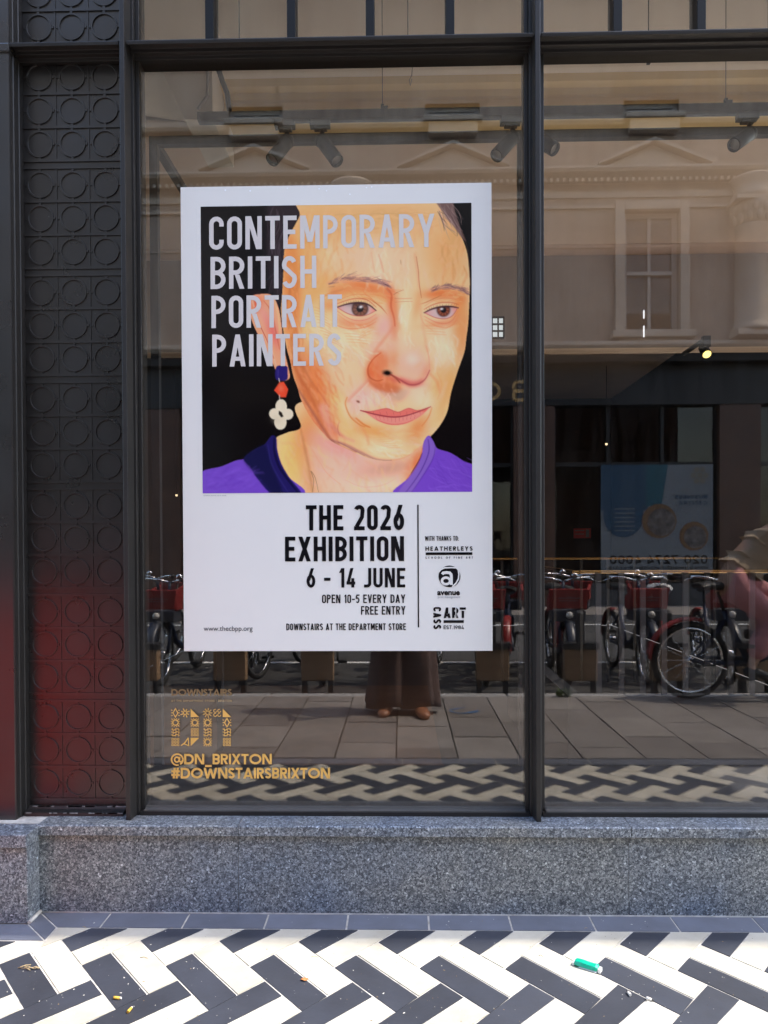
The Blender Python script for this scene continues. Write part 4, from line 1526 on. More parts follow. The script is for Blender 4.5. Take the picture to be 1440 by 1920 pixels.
# ------------------------------------------------------------------ the painted portrait: brushwork on a fine mesh, printed on the poster
class Painter:
    def __init__(s, x0, y0, x1, y1, W):
        s.x0, s.y0, s.k = x0, y0, W / (x1 - x0)
        s.W, s.H = W, int(round((y1 - y0) * s.k))
        s.c = np.zeros((s.H, s.W, 3), np.float32)
        s.X, s.Y = np.meshgrid(x0 + (np.arange(s.W)) / (s.W - 1) * (x1 - x0), y0 + (np.arange(s.H)) / (s.H - 1) * (y1 - y0))
        s.rng = np.random.default_rng(5)
        s.clip = None

    def spline(s, pts, closed=True, n=6):
        P = np.array(pts, float)
        m = len(P)
        out = []
        for i in range(m if closed else m - 1):
            p0 = P[(i - 1) % m] if closed or i > 0 else P[0]
            p1, p2 = P[i], P[(i + 1) % m]
            p3 = P[(i + 2) % m] if closed or i + 2 < m else P[-1]
            for k in range(n):
                t = k / n
                out.append(0.5 * (2 * p1 + (p2 - p0) * t + (2 * p0 - 5 * p1 + 4 * p2 - p3) * t * t + (3 * p1 - p0 - 3 * p2 + p3) * t ** 3))
        if not closed:
            out.append(P[-1])
        return np.array(out)

    def blur(s, m, r):
        r = r * s.k
        if r < 0.4:
            return m
        n = int(3 * r) + 1
        g = np.exp(-0.5 * (np.arange(-n, n + 1) / r) ** 2)
        g /= g.sum()
        p = np.pad(m, ((n, n), (n, n)), mode='edge')
        p = np.apply_along_axis(lambda a: np.convolve(a, g, 'valid'), 0, p)
        return np.apply_along_axis(lambda a: np.convolve(a, g, 'valid'), 1, p)

    def mask(s, pts, soft=1.2, smooth=True):
        P = s.spline(pts) if smooth else np.array(pts, float)
        m = np.zeros(s.X.shape, np.float32)
        for off in ((-0.25, -0.25), (0.25, -0.25), (-0.25, 0.25), (0.25, 0.25)):
            ins = np.zeros(s.X.shape, bool)
            Xs, Ys = s.X + off[0] / s.k, s.Y + off[1] / s.k
            for i in range(len(P)):
                (xa, ya), (xb, yb) = P[i], P[(i + 1) % len(P)]
                if ya == yb:
                    continue
                c = (Ys > ya) != (Ys > yb)
                ins ^= c & (Xs < (xb - xa) * (Ys - ya) / (yb - ya) + xa)
            m += ins * 0.25
        return s.blur(m, soft)

    def put(s, m, col, a=1.0):
        if s.clip is not None:
            m = m * s.clip
        m = (m * a)[..., None]
        s.c += (np.array(col, np.float32) - s.c) * m

    def poly(s, pts, col, soft=1.2, a=1.0, smooth=True):
        s.put(s.mask(pts, soft, smooth), col, a)

    def blob(s, x, y, rx, ry, ang, col, a=1.0):
        t = R(ang)
        u = (s.X - x) * math.cos(t) + (s.Y - y) * math.sin(t)
        v = -(s.X - x) * math.sin(t) + (s.Y - y) * math.cos(t)
        s.put(np.exp(-((u / rx) ** 2 + (v / ry) ** 2)), col, a)

    def line(s, pts, wd, col, a=1.0, soft=1.0, taper=True, smooth=True):
        P = s.spline(pts, False, 5) if smooth and len(pts) > 2 else np.array(pts, float)
        pad = wd + 6 * soft + 4
        xa, xb = P[:, 0].min() - pad, P[:, 0].max() + pad
        ya, yb = P[:, 1].min() - pad, P[:, 1].max() + pad
        j0, j1 = np.searchsorted(s.X[0], [xa, xb])
        i0, i1 = np.searchsorted(s.Y[:, 0], [ya, yb])
        if j1 <= j0 or i1 <= i0:
            return
        X, Y = s.X[i0:i1, j0:j1], s.Y[i0:i1, j0:j1]
        m = np.zeros(X.shape, np.float32)
        n = len(P) - 1
        for i in range(n):
            ax_, ay_ = P[i]
            dx, dy = P[i + 1] - P[i]
            t = np.clip(((X - ax_) * dx + (Y - ay_) * dy) / (dx * dx + dy * dy + 1e-9), 0, 1)
            d = np.hypot(X - ax_ - t * dx, Y - ay_ - t * dy)
            g = (i + t) / n
            ww = wd * (0.35 + 0.65 * np.sin(np.pi * np.clip(0.12 + 0.8 * g, 0, 1))) if taper else wd
            m = np.maximum(m, np.clip((ww / 2 - d) / (soft * 1.5) + 0.5, 0, 1))
        if s.clip is not None:
            m = m * s.clip[i0:i1, j0:j1]
        m = (m * a * 0.85)[..., None]
        s.c[i0:i1, j0:j1] += (np.array(col, np.float32) - s.c[i0:i1, j0:j1]) * m

    def streaks(s, n, area, ln, ang, cols, wd, a, jit=20, soft=2.0):
        x0, y0, x1, y1 = area
        for _ in range(n):
            x, y = s.rng.uniform(x0, x1), s.rng.uniform(y0, y1)
            t = R(ang + s.rng.normal(0, jit))
            l = ln * s.rng.uniform(0.5, 1.4)
            bend = s.rng.normal(0, 0.12) * l
            p = [(x, y), (x + 0.5 * l * math.cos(t) - bend * math.sin(t), y + 0.5 * l * math.sin(t) + bend * math.cos(t)), (x + l * math.cos(t), y + l * math.sin(t))]
            s.line(p, wd * s.rng.uniform(0.6, 1.4), cols[s.rng.integers(len(cols))], a * s.rng.uniform(0.4, 1.0), soft)


def paint_portrait():
    p = Painter(111, 104, 1336, 1397, 430)
    p.c[:] = (14, 11, 13)
    # hair at the left, soft against the black ground
    p.poly([(430, 60), (620, 60), (600, 120), (540, 210), (500, 300), (490, 420), (482, 520), (470, 560), (440, 520), (420, 440), (405, 300), (410, 180)], (46, 36, 42), 14, 0.9)
    p.streaks(80, (430, 110, 500, 440), 80, 98, [(92, 80, 92), (60, 48, 56), (30, 24, 30), (110, 98, 108)], 4, 0.5, 6)
    # neck and face
    neck = [(540, 1000), (562, 1100), (500, 1125), (447, 1152), (455, 1215), (480, 1300), (520, 1362), (548, 1400), (1000, 1400), (1060, 1310), (1108, 1225), (1118, 1150), (1000, 1050), (700, 980)]
    nm = p.mask(neck, 1.0)
    p.clip = nm
    p.put(np.ones_like(nm), (243, 200, 160))
    p.blob(520, 1250, 90, 190, 0, (250, 208, 120), 0.95)
    p.blob(590, 1130, 60, 140, 15, (228, 140, 70), 0.75)
    p.blob(600, 1330, 40, 120, -8, (196, 140, 80), 0.6)
    p.blob(640, 1250, 50, 130, -10, (240, 178, 150), 0.8)
    p.blob(800, 1300, 170, 120, 10, (244, 196, 178), 0.85)
    p.blob(900, 1360, 200, 60, 0, (250, 216, 188), 0.8)
    p.blob(720, 1190, 120, 40, 25, (222, 150, 150), 0.7)
    p.blob(960, 1290, 160, 40, -8, (206, 150, 130), 0.7)
    p.blob(1080, 1270, 30, 90, 25, (232, 110, 60), 0.7)
    p.streaks(160, (470, 1120, 1080, 1395), 70, 70, [(252, 214, 140), (236, 170, 140), (250, 205, 180), (226, 160, 120), (240, 186, 196)], 11, 0.3, 30, 7)
    p.line([(560, 1110), (575, 1180), (592, 1260), (604, 1330), (612, 1390)], 12, (176, 108, 62), 0.5, 9)
    p.line([(612, 1395), (618, 1340), (606, 1300), (625, 1330), (640, 1395)], 3, (110, 80, 48), 0.7, 2)
    p.line([(600, 1180), (640, 1250), (680, 1310), (740, 1360)], 4, (222, 160, 130), 0.6, 3)
    p.line([(760, 1340), (840, 1372), (930, 1365), (990, 1335)], 4, (226, 176, 156), 0.6, 3)
    p.clip = None
    face = [(590, 60), (562, 150), (520, 228), (492, 300), (486, 400), (480, 500), (474, 570), (480, 640), (498, 740), (515, 805), (528, 870), (548, 925), (562, 975), (600, 1050), (650, 1115), (700, 1165), (780, 1205), (860, 1240), (950, 1256), (1040, 1240), (1110, 1185), (1165, 1130), (1200, 1085), (1226, 1030), (1242, 950), (1272, 855), (1302, 770), (1312, 700), (1320, 640), (1326, 530), (1328, 430), (1318, 335), (1292, 258), (1250, 185), (1195, 110), (1170, 60)]
    fm = p.mask(face, 1.0)
    # ear
    p.poly([(331, 535), (343, 508), (382, 500), (432, 506), (462, 560), (476, 640), (486, 740), (505, 830), (512, 876), (486, 890), (458, 862), (428, 800), (388, 720), (352, 648), (333, 592)], (240, 168, 128), 1.2)
    p.blob(365, 545, 22, 30, 20, (224, 82, 44), 0.85)
    p.blob(400, 600, 26, 70, -25, (238, 160, 150), 0.7)
    p.blob(440, 680, 24, 70, -20, (216, 92, 96), 0.6)
    p.line([(345, 530), (362, 600), (395, 680), (432, 760), (452, 830)], 10, (248, 190, 160), 0.9, 3)
    p.line([(352, 560), (378, 640), (410, 710), (440, 790)], 5, (176, 60, 40), 0.8, 3)
    p.line([(395, 530), (430, 580), (448, 660), (466, 750)], 6, (190, 84, 60), 0.6, 3)
    p.line([(440, 520), (462, 600), (470, 700), (492, 800)], 8, (246, 196, 140), 0.7, 3)
    p.blob(484, 850, 20, 34, 0, (240, 160, 130), 0.8)
    # face ground and modelling
    p.clip = fm
    p.put(np.ones_like(fm), (246, 202, 152))
    p.blob(620, 250, 150, 210, 10, (232, 172, 100), 0.75)
    p.blob(900, 160, 330, 100, 0, (222, 176, 116), 0.75)
    p.blob(880, 340, 220, 110, 0, (236, 196, 162), 0.8)
    p.blob(1180, 330, 120, 170, 0, (238, 186, 132), 0.75)
    p.blob(1270, 240, 60, 150, 15, (206, 160, 96), 0.7)
    p.blob(545, 430, 60, 160, 5, (226, 148, 74), 0.75)
    p.blob(600, 640, 90, 100, 0, (250, 204, 130), 0.8)
    p.blob(540, 560, 30, 110, 0, (214, 130, 72), 0.7)
    p.blob(700, 800, 120, 150, 0, (252, 206, 168), 0.85)
    p.blob(620, 740, 60, 80, 20, (250, 196, 126), 0.6)
    p.blob(640, 900, 60, 160, -18, (228, 130, 76), 0.8)
    p.blob(570, 860, 40, 160, -12, (208, 130, 74), 0.8)
    p.blob(690, 1040, 60, 140, -25, (244, 178, 110), 0.7)
    p.blob(700, 1110, 60, 60, 0, (232, 160, 150), 0.75)
    p.blob(640, 1060, 50, 60, 40, (224, 132, 84), 0.7)
    p.blob(880, 730, 60, 140, 10, (250, 200, 166), 0.7)
    p.blob(1220, 760, 90, 160, 0, (252, 204, 170), 0.85)
    p.blob(1290, 690, 36, 120, 5, (240, 156, 96), 0.75)
    p.blob(1240, 930, 36, 130, 12, (246, 176, 104), 0.8)
    p.blob(1190, 1060, 50, 80, 30, (250, 206, 150), 0.8)
    p.blob(940, 1190, 150, 60, 0, (252, 210, 160), 0.9)
    p.blob(880, 1120, 110, 30, 10, (236, 156, 78), 0.75)
    p.blob(1090, 1110, 40, 70, 30, (226, 120, 56), 0.6)
    p.blob(800, 1170, 80, 40, 20, (246, 190, 130), 0.7)
    # eye sockets
    p.blob(790, 500, 150, 45, 5, (242, 178, 108), 0.8)
    p.blob(860, 470, 90, 22, 12, (222, 108, 48), 0.75)
    p.blob(972, 520, 22, 70, -8, (220, 96, 56), 0.8)
    p.blob(990, 600, 22, 60, -5, (232, 130, 80), 0.7)
    p.blob(690, 560, 40, 30, 0, (230, 132, 70), 0.7)
    p.blob(790, 645, 100, 18, 8, (226, 116, 56), 0.7)
    p.blob(850, 620, 90, 16, -8, (246, 176, 150), 0.6)
    p.blob(1190, 505, 80, 22, -5, (224, 112, 52), 0.75)
    p.blob(1280, 560, 26, 60, 15, (230, 136, 66), 0.75)
    p.blob(1200, 640, 80, 14, -8, (228, 140, 90), 0.6)
    p.blob(1090, 560, 20, 60, 12, (236, 150, 90), 0.6)
    # nose
    p.blob(1030, 560, 50, 180, 4, (250, 208, 160), 0.8)
    p.blob(960, 690, 50, 90, 8, (240, 178, 152), 0.8)
    p.blob(1060, 790, 75, 65, 20, (244, 188, 158), 0.9)
    p.blob(1035, 735, 40, 50, 0, (250, 200, 164), 0.8)
    p.blob(1062, 800, 22, 30, 0, (250, 216, 190), 0.7)
    p.blob(925, 810, 36, 55, 10, (244, 168, 136), 0.9)
    p.blob(885, 850, 26, 55, 10, (220, 92, 46), 0.85)
    p.blob(980, 810, 26, 70, 0, (236, 150, 110), 0.7)
    p.blob(945, 885, 60, 22, 20, (216, 92, 50), 0.85)
    p.blob(1040, 900, 80, 16, 12, (206, 92, 84), 0.85)
    p.blob(1125, 860, 22, 40, 20, (222, 130, 110), 0.7)
    p.blob(930, 925, 60, 26, 15, (224, 132, 92), 0.8)
    p.poly([(880, 915), (940, 935), (1010, 930), (1062, 935), (1030, 980), (985, 990), (930, 960)], (206, 164, 140), 8, 0.85)
    # lilac muzzle
    p.blob(850, 970, 80, 60, -25, (232, 190, 178), 0.9)
    p.blob(1110, 960, 70, 60, 20, (242, 208, 178), 0.9)
    p.blob(800, 1000, 40, 40, 0, (234, 186, 176), 0.7)
    p.blob(1170, 930, 30, 60, 10, (244, 196, 130), 0.6)
    # deep orange passages, drawn as soft edged patches
    p.poly([(488, 300), (520, 230), (548, 330), (540, 480), (548, 600), (530, 700), (512, 780), (498, 720), (484, 600)], (222, 134, 66), 14, 0.75)
    p.poly([(520, 800), (560, 780), (600, 850), (640, 960), (690, 1060), (720, 1150), (660, 1110), (590, 1020), (545, 910)], (206, 112, 62), 14, 0.75)
    p.poly([(600, 780), (640, 800), (672, 900), (668, 1000), (640, 960), (612, 880)], (236, 132, 72), 12, 0.7)
    p.poly([(655, 420), (700, 430), (640, 520), (600, 560), (590, 510)], (236, 166, 92), 14, 0.6)
    p.poly([(640, 1010), (690, 1000), (700, 1080), (730, 1150), (690, 1120)], (238, 168, 156), 10, 0.7)
    p.poly([(700, 940), (760, 960), (762, 1040), (800, 1110), (760, 1150), (715, 1080)], (250, 200, 126), 14, 0.7)
    p.poly([(1250, 560), (1318, 560), (1312, 720), (1286, 800), (1262, 700)], (240, 154, 92), 16, 0.7)
    p.poly([(1180, 840), (1250, 860), (1222, 1000), (1180, 1090), (1176, 980)], (244, 172, 104), 16, 0.6)
    p.poly([(905, 640), (985, 620), (1000, 700), (975, 770), (915, 770), (880, 800)], (244, 186, 160), 14, 0.6)
    p.poly([(965, 470), (1000, 520), (1006, 640), (985, 720), (965, 640), (960, 550)], (226, 126, 76), 12, 0.6)
    p.poly([(870, 840), (900, 770), (945, 765), (960, 830), (930, 870), (950, 905), (905, 905)], (232, 124, 76), 9, 0.7)
    p.poly([(868, 880), (905, 900), (970, 905), (1020, 930), (960, 950), (880, 915)], (208, 96, 52), 9, 0.7)
    p.poly([(996, 810), (1040, 775), (1100, 780), (1134, 830), (1106, 885), (1050, 900), (1005, 870)], (242, 180, 158), 14, 0.6)
    p.poly([(1010, 880), (1060, 905), (1120, 885), (1100, 918), (1050, 922)], (204, 96, 92), 7, 0.7)
    p.blob(1070, 800, 34, 26, 0, (252, 222, 200), 0.6)
    p.poly([(620, 560), (720, 580), (790, 640), (880, 660), (900, 700), (800, 730), (690, 700), (610, 640)], (252, 208, 150), 20, 0.55)
    p.poly([(700, 150), (1000, 130), (1180, 160), (1200, 220), (1000, 240), (720, 250)], (214, 166, 104), 30, 0.45)
    p.poly([(820, 300), (1060, 280), (1070, 440), (1000, 500), (960, 440), (840, 420)], (238, 196, 160), 26, 0.6)
    p.poly([(1150, 250), (1290, 260), (1310, 400), (1180, 450)], (228, 172, 110), 24, 0.55)
    # brush marks following the form, broad and soft
    warm = [(252, 212, 160), (236, 170, 108), (250, 194, 150), (226, 148, 90), (246, 200, 184)]
    p.streaks(220, (500, 110, 1310, 420), 60, 95, warm, 13, 0.20, 22, 9)
    p.streaks(240, (540, 600, 1000, 1180), 55, 60, warm + [(236, 170, 160)], 13, 0.22, 22, 9)
    p.streaks(120, (1100, 600, 1320, 1150), 55, 105, warm, 12, 0.22, 20, 8)
    p.streaks(110, (540, 820, 720, 1150), 70, 65, [(214, 110, 62), (238, 150, 104), (196, 100, 60), (246, 184, 140)], 10, 0.32, 12, 6)
    p.streaks(70, (780, 1110, 1150, 1240), 50, 15, warm, 10, 0.3, 18, 6)
    p.streaks(50, (700, 130, 1150, 230), 120, 2, [(236, 190, 120), (206, 152, 90), (246, 206, 150)], 9, 0.28, 6, 6)
    p.streaks(60, (640, 640, 900, 780), 60, 20, [(253, 222, 180), (244, 180, 140)], 8, 0.3, 14, 6)
    # pale lights and heavier brow shadow
    for x_, y_, rx_2, ry_2, an_, al_ in ((745, 705, 70, 40, 15, 0.6), (930, 380, 60, 90, 0, 0.35), (1035, 610, 22, 90, 3, 0.6), (1215, 745, 50, 70, 0, 0.6), (930, 1195, 80, 30, 0, 0.6), (640, 640, 50, 50, 0, 0.5), (760, 1020, 20, 60, -15, 0.4), (880, 985, 60, 30, -20, 0.4), (1120, 990, 40, 40, 10, 0.5), (700, 330, 40, 60, 0, 0.35)):
        p.blob(x_, y_, rx_2, ry_2, an_, (255, 226, 186), al_)
    p.poly([(690, 475), (780, 455), (880, 458), (960, 480), (975, 520), (940, 530), (880, 505), (800, 500), (720, 520)], (226, 130, 74), 12, 0.6)
    p.poly([(1130, 520), (1180, 500), (1260, 500), (1310, 525), (1300, 550), (1250, 535), (1180, 530)], (222, 122, 66), 12, 0.6)
    p.poly([(735, 535), (800, 515), (870, 520), (905, 555), (870, 545), (800, 535)], (240, 190, 140), 7, 0.6)
    p.poly([(725, 600), (790, 625), (860, 622), (915, 600), (890, 645), (800, 655), (740, 635)], (236, 146, 104), 9, 0.6)
    p.poly([(1120, 615), (1180, 635), (1260, 625), (1285, 600), (1262, 645), (1190, 655)], (236, 150, 106), 8, 0.6)
    # folds beside the nose and mouth, sagging cheek
    p.line([(872, 888), (838, 925), (800, 960), (775, 985)], 16, (220, 146, 124), 0.6, 10)
    p.line([(868, 905), (830, 945), (792, 980)], 7, (250, 222, 200), 0.5, 5)
    p.line([(1150, 868), (1180, 905), (1192, 950)], 12, (228, 146, 96), 0.55, 8)
    p.line([(800, 1060), (835, 1100), (860, 1140), (868, 1180)], 12, (226, 146, 96), 0.5, 8)
    p.line([(560, 800), (600, 880), (650, 950), (690, 1010)], 9, (190, 92, 56), 0.45, 7)
    p.line([(660, 870), (690, 940), (705, 1010)], 12, (250, 196, 140), 0.55, 8)
    p.line([(700, 1090), (745, 1140), (800, 1165)], 14, (216, 140, 136), 0.5, 10)
    p.line([(930, 420), (960, 470), (990, 500)], 12, (224, 140, 108), 0.5, 9)
    pale = [(255, 232, 198), (255, 222, 180), (252, 214, 190)]
    p.streaks(46, (680, 640, 860, 780), 55, 35, pale, 9, 0.5, 22, 4)
    p.streaks(40, (860, 290, 1060, 450), 60, 90, pale, 9, 0.4, 16, 5)
    p.streaks(26, (1150, 680, 1260, 800), 50, 80, pale, 9, 0.5, 20, 4)
    p.streaks(26, (860, 1160, 1040, 1225), 45, 10, pale, 8, 0.5, 16, 4)
    p.streaks(22, (1010, 520, 1060, 720), 60, 90, pale, 8, 0.45, 8, 4)
    p.streaks(30, (590, 590, 680, 720), 45, 60, pale, 9, 0.4, 20, 4)
    p.streaks(60, (500, 420, 560, 760), 60, 92, [(206, 112, 56), (236, 156, 90), (190, 104, 60)], 8, 0.45, 8, 4)
    p.streaks(60, (560, 150, 760, 420), 70, 100, [(214, 146, 78), (246, 196, 130), (226, 160, 96)], 10, 0.35, 16, 5)
    p.streaks(40, (1190, 250, 1310, 500), 60, 95, [(206, 146, 86), (240, 190, 130), (222, 166, 104)], 9, 0.4, 12, 5)
    p.streaks(40, (800, 930, 980, 1010), 45, 70, [(238, 204, 192), (222, 172, 160), (246, 214, 196)], 8, 0.45, 20, 4)
    p.streaks(34, (760, 470, 960, 530), 50, 20, [(236, 168, 100), (222, 128, 70), (248, 200, 140)], 6, 0.5, 12, 3)
    p.streaks(26, (1140, 500, 1300, 550), 40, -5, [(236, 168, 100), (222, 128, 70), (248, 200, 140)], 6, 0.5, 12, 3)
    # fine wrinkles
    for x0_, y0_, dx_, dy_, n_, sx_, sy_ in ((620, 560, 60, 26, 6, 4, 14), (640, 650, 70, 34, 5, 12, 16), (900, 640, -60, 30, 4, -6, 14), (1290, 600, -50, 24, 4, -8, 14), (760, 680, 90, 10, 4, 6, 13), (1120, 650, 90, 6, 4, 4, 12)):
        for k in range(n_):
            p.line([(x0_ + sx_ * k, y0_ + sy_ * k), (x0_ + sx_ * k + dx_ * 0.5, y0_ + sy_ * k + dy_ * 0.35), (x0_ + sx_ * k + dx_, y0_ + sy_ * k + dy_)], 3, (214, 140, 92), 0.45, 2.5)
    for k in range(6):
        p.line([(850 + 10 * k, 1140 + 8 * k), (900 + 14 * k, 1150 + 9 * k), (960 + 10 * k, 1146 + 10 * k)], 3, (222, 160, 110), 0.45, 2.5)
    # forehead creases
    p.line([(1087, 340), (1096, 400), (1100, 460), (1110, 525)], 4.5, (176, 96, 60), 0.85, 2)
    p.line([(1080, 330), (1092, 410), (1098, 480)], 10, (232, 170, 130), 0.6, 5)
    p.line([(918, 330), (930, 370), (940, 410)], 7, (226, 150, 124), 0.6, 4)
    p.line([(885, 320), (892, 370), (900, 410)], 5, (228, 160, 128), 0.5, 4)
    p.line([(1017, 355), (1018, 375)], 3, (120, 84, 60), 0.6, 2)
    p.line([(985, 510), (1000, 500), (1030, 488)], 3, (160, 88, 60), 0.7, 2)
    p.line([(990, 527), (1030, 528), (1068, 527)], 3, (160, 98, 70), 0.6, 2)
    p.line([(990, 543), (1030, 541), (1070, 540)], 2.5, (172, 106, 80), 0.6, 2)
    for k in range(7):
        p.line([(720 + 70 * k, 150 + 6 * math.sin(k)), (770 + 70 * k, 146), (820 + 70 * k, 156)], 3, (200, 150, 96), 0.4, 2)
    # brows
    def brow(pts, n, cols, ln):
        P = p.spline(pts, False, 12)
        for _ in range(n):
            i = p.rng.integers(0, len(P) - 1)
            x, y = P[i]
            d = P[i + 1] - P[i]
            t = math.atan2(d[1], d[0]) + p.rng.normal(-0.12, 0.22)
            y += p.rng.normal(0, 6)
            l = ln * p.rng.uniform(0.5, 1.3)
            p.line([(x, y), (x + l * math.cos(t), y + l * math.sin(t))], 2.6, cols[p.rng.integers(len(cols))], 0.42, 2.4)
    p.line([(690, 455), (760, 440), (840, 440), (910, 450), (960, 468)], 20, (206, 142, 124), 0.5, 10)
    brow([(690, 456), (740, 440), (800, 434), (860, 438), (910, 446), (950, 466)], 110, [(96, 66, 78), (150, 104, 110), (70, 48, 62), (190, 150, 140)], 34)
    p.line([(850, 444), (900, 452), (945, 466)], 10, (110, 70, 84), 0.4, 8)
    p.line([(1150, 490), (1220, 478), (1290, 490), (1325, 510)], 14, (186, 140, 136), 0.45, 8)
    brow([(1150, 492), (1195, 478), (1240, 476), (1290, 488), (1322, 508)], 80, [(90, 66, 86), (140, 104, 116), (70, 52, 70)], 30)
    # eyes
    def eye(upper, lower, ix, iy, ir, hl, iris, flip):
        shape = upper + lower[::-1]
        p.poly(shape, (206, 182, 182), 1.8, 0.95)
        em = p.mask(shape, 1.4)
        keep = p.clip
        p.clip = em * keep
        p.blob(shape[0][0], shape[0][1], 30, 24, 0, (226, 150, 140), 0.8)
        p.blob(upper[-1][0], upper[-1][1], 30, 26, 0, (236, 140, 120), 0.85)
        cyc = lambda r: [(ix + r * math.cos(2 * math.pi * k / 24), iy + r * math.sin(2 * math.pi * k / 24)) for k in range(24)]
        p.poly(cyc(ir), (70, 46, 42), 3.0)
        p.poly(cyc(ir * 0.86), iris, 2.0)
        for k in range(20):
            t = 2 * math.pi * k / 20 + 0.1
            p.line([(ix + ir * 0.35 * math.cos(t), iy + ir * 0.35 * math.sin(t)), (ix + ir * 0.85 * math.cos(t + 0.1), iy + ir * 0.85 * math.sin(t + 0.1))], 3, ((54, 32, 28), (176, 112, 84))[k % 2], 0.45, 2.5)
        p.poly(cyc(ir * 0.42), (24, 16, 18), 1.4)
        p.blob(ix - 2, iy - ir * 0.85, ir * 1.5, ir * 0.5, 0, (48, 30, 34), 0.8)
        p.blob(hl[0], hl[1], ir * 0.26, ir * 0.17, -15, (248, 244, 246), 1.0)
        p.clip = keep
        p.line(upper, 8, (54, 30, 36), 0.95, 2.5)
        p.line(lower, 4.5, (186, 84, 70), 0.8, 2.5)
        up2 = [(x, y - 15 - 4 * math.sin(3.1 * i / (len(upper) - 1))) for i, (x, y) in enumerate(upper)]
        p.line(up2, 5, (188, 96, 60), 0.8, 3)
        up3 = [(x + 3, y - 30 - 8 * math.sin(3.1 * i / (len(upper) - 1))) for i, (x, y) in enumerate(upper)]
        p.line(up3, 3, (206, 124, 78), 0.7, 3)
        lo2 = [(x, y + 16 + 5 * math.sin(3.1 * i / (len(lower) - 1))) for i, (x, y) in enumerate(lower)]
        p.line(lo2, 4, (206, 110, 84), 0.7, 3)
        lo3 = [(x + 4, y + 32 + 8 * math.sin(3.1 * i / (len(lower) - 1))) for i, (x, y) in enumerate(lower)]
        p.line(lo3, 4, (224, 130, 80), 0.6, 4)
        for i in range(14):
            q = p.spline(upper, False, 8)
            a = q[int((0.15 + 0.8 * i / 14) * (len(q) - 1))]
            p.line([tuple(a), (a[0] + (6 if not flip else 8) * (0.6 if i > 7 else -0.4), a[1] - 12)], 2.0, (70, 44, 46), 0.4, 1.8)
    eye([(728, 563), (772, 550), (811, 544), (849, 546), (877, 557), (905, 580)], [(728, 563), (772, 590), (816, 603), (862, 600), (905, 580)], 832, 571, 37, (836, 563), (122, 78, 62), False)
    eye([(1122, 592), (1157, 576), (1201, 566), (1245, 566), (1276, 572)], [(1122, 592), (1174, 615), (1218, 620), (1250, 606), (1274, 570)], 1209, 581, 30, (1201, 576), (136, 68, 46), True)
    for k in range(9):
        x = 1100 + 8 * k
        p.line([(x, 555 - 3 * k), (x + 40, 545 - 4 * k)], 2.5, (196, 116, 70), 0.55, 2)
    for k in range(8):
        p.line([(870 + 8 * k, 525 + 5 * k), (930 + 4 * k, 560 + 6 * k)], 2.5, (196, 112, 66), 0.5, 2)
    for k in range(8):
        p.line([(640 + 9 * k, 520 - 4 * k), (720 + 8 * k, 505 - 4 * k)], 2.5, (206, 130, 76), 0.5, 2)
    p.line([(715, 640), (780, 660), (850, 655), (905, 630)], 4, (206, 110, 66), 0.7, 3)
    p.line([(1105, 600), (1120, 640), (1160, 672)], 3, (206, 140, 96), 0.6, 3)
    # nose lines
    p.line([(990, 640), (955, 690), (915, 740), (895, 770)], 14, (226, 140, 104), 0.6, 8)
    p.blob(940, 650, 30, 50, 25, (236, 176, 168), 0.6)
    p.line([(1100, 540), (1112, 620), (1125, 700), (1138, 760)], 12, (236, 170, 128), 0.5, 8)
    p.line([(868, 845), (880, 900), (930, 935), (1000, 945)], 12, (206, 100, 60), 0.45, 8)
    p.line([(955, 480), (975, 510), (972, 560), (985, 610), (990, 650)], 8, (196, 74, 40), 0.6, 5)
    p.line([(925, 770), (893, 795), (868, 835), (872, 875), (905, 895), (935, 890)], 6, (190, 74, 40), 0.75, 4)
    p.line([(935, 862), (975, 870), (1010, 890), (1050, 912), (1090, 912), (1125, 890), (1146, 850)], 7, (170, 64, 70), 0.8, 4)
    p.line([(1146, 850), (1142, 790), (1130, 740)], 4, (214, 140, 110), 0.7, 4)
    p.blob(954, 860, 15, 9, 10, (12, 4, 4), 1.0)
    p.blob(954, 860, 15, 9, 10, (12, 4, 4), 1.0)
    p.line([(970, 868), (995, 886), (1012, 905)], 6, (140, 50, 34), 0.8, 4)
    # mouth
    upl = [(832, 1028), (880, 1032), (948, 1020), (985, 1032), (1008, 1036), (1050, 1020), (1092, 1030), (1148, 1014)]
    lop = [(1148, 1014), (1110, 1050), (1060, 1080), (1020, 1092), (970, 1094), (915, 1077), (862, 1042)]
    p.poly(upl + lop, (226, 118, 108), 1.6)
    p.poly([(870, 1044), (930, 1058), (1000, 1058), (1080, 1040), (1120, 1040), (1060, 1078), (1010, 1090), (960, 1088), (905, 1070)], (240, 150, 136), 3, 0.9)
    p.line([(832, 1028), (905, 1047), (970, 1058), (1020, 1056), (1075, 1042), (1150, 1014)], 6, (140, 38, 52), 0.9, 2.5)
    p.line(upl, 3.5, (188, 76, 76), 0.8, 2.5)
    for k in range(11):
        x = 900 + 18 * k
        p.line([(x, 1058 - abs(k - 5) * 1.5), (x + 5 - k, 1082 - abs(k - 5) * 3)], 2.0, (176, 74, 78), 0.6, 1.5)
    for k in range(8):
        x = 890 + 30 * k
        p.line([(x, 1034), (x + 4, 1050)], 2.0, (170, 60, 66), 0.5, 1.5)
    p.line([(905, 1070), (960, 1090), (1020, 1090), (1070, 1072)], 4, (200, 90, 84), 0.6, 3)
    p.line([(772, 968), (764, 1000), (786, 1055), (825, 1090), (852, 1102)], 6, (200, 112, 44), 0.7, 4)
    p.line([(812, 1062), (845, 1090), (875, 1104)], 8, (206, 106, 40), 0.8, 5)
    p.line([(1155, 1018), (1140, 1060), (1110, 1100)], 5, (206, 112, 56), 0.7, 4)
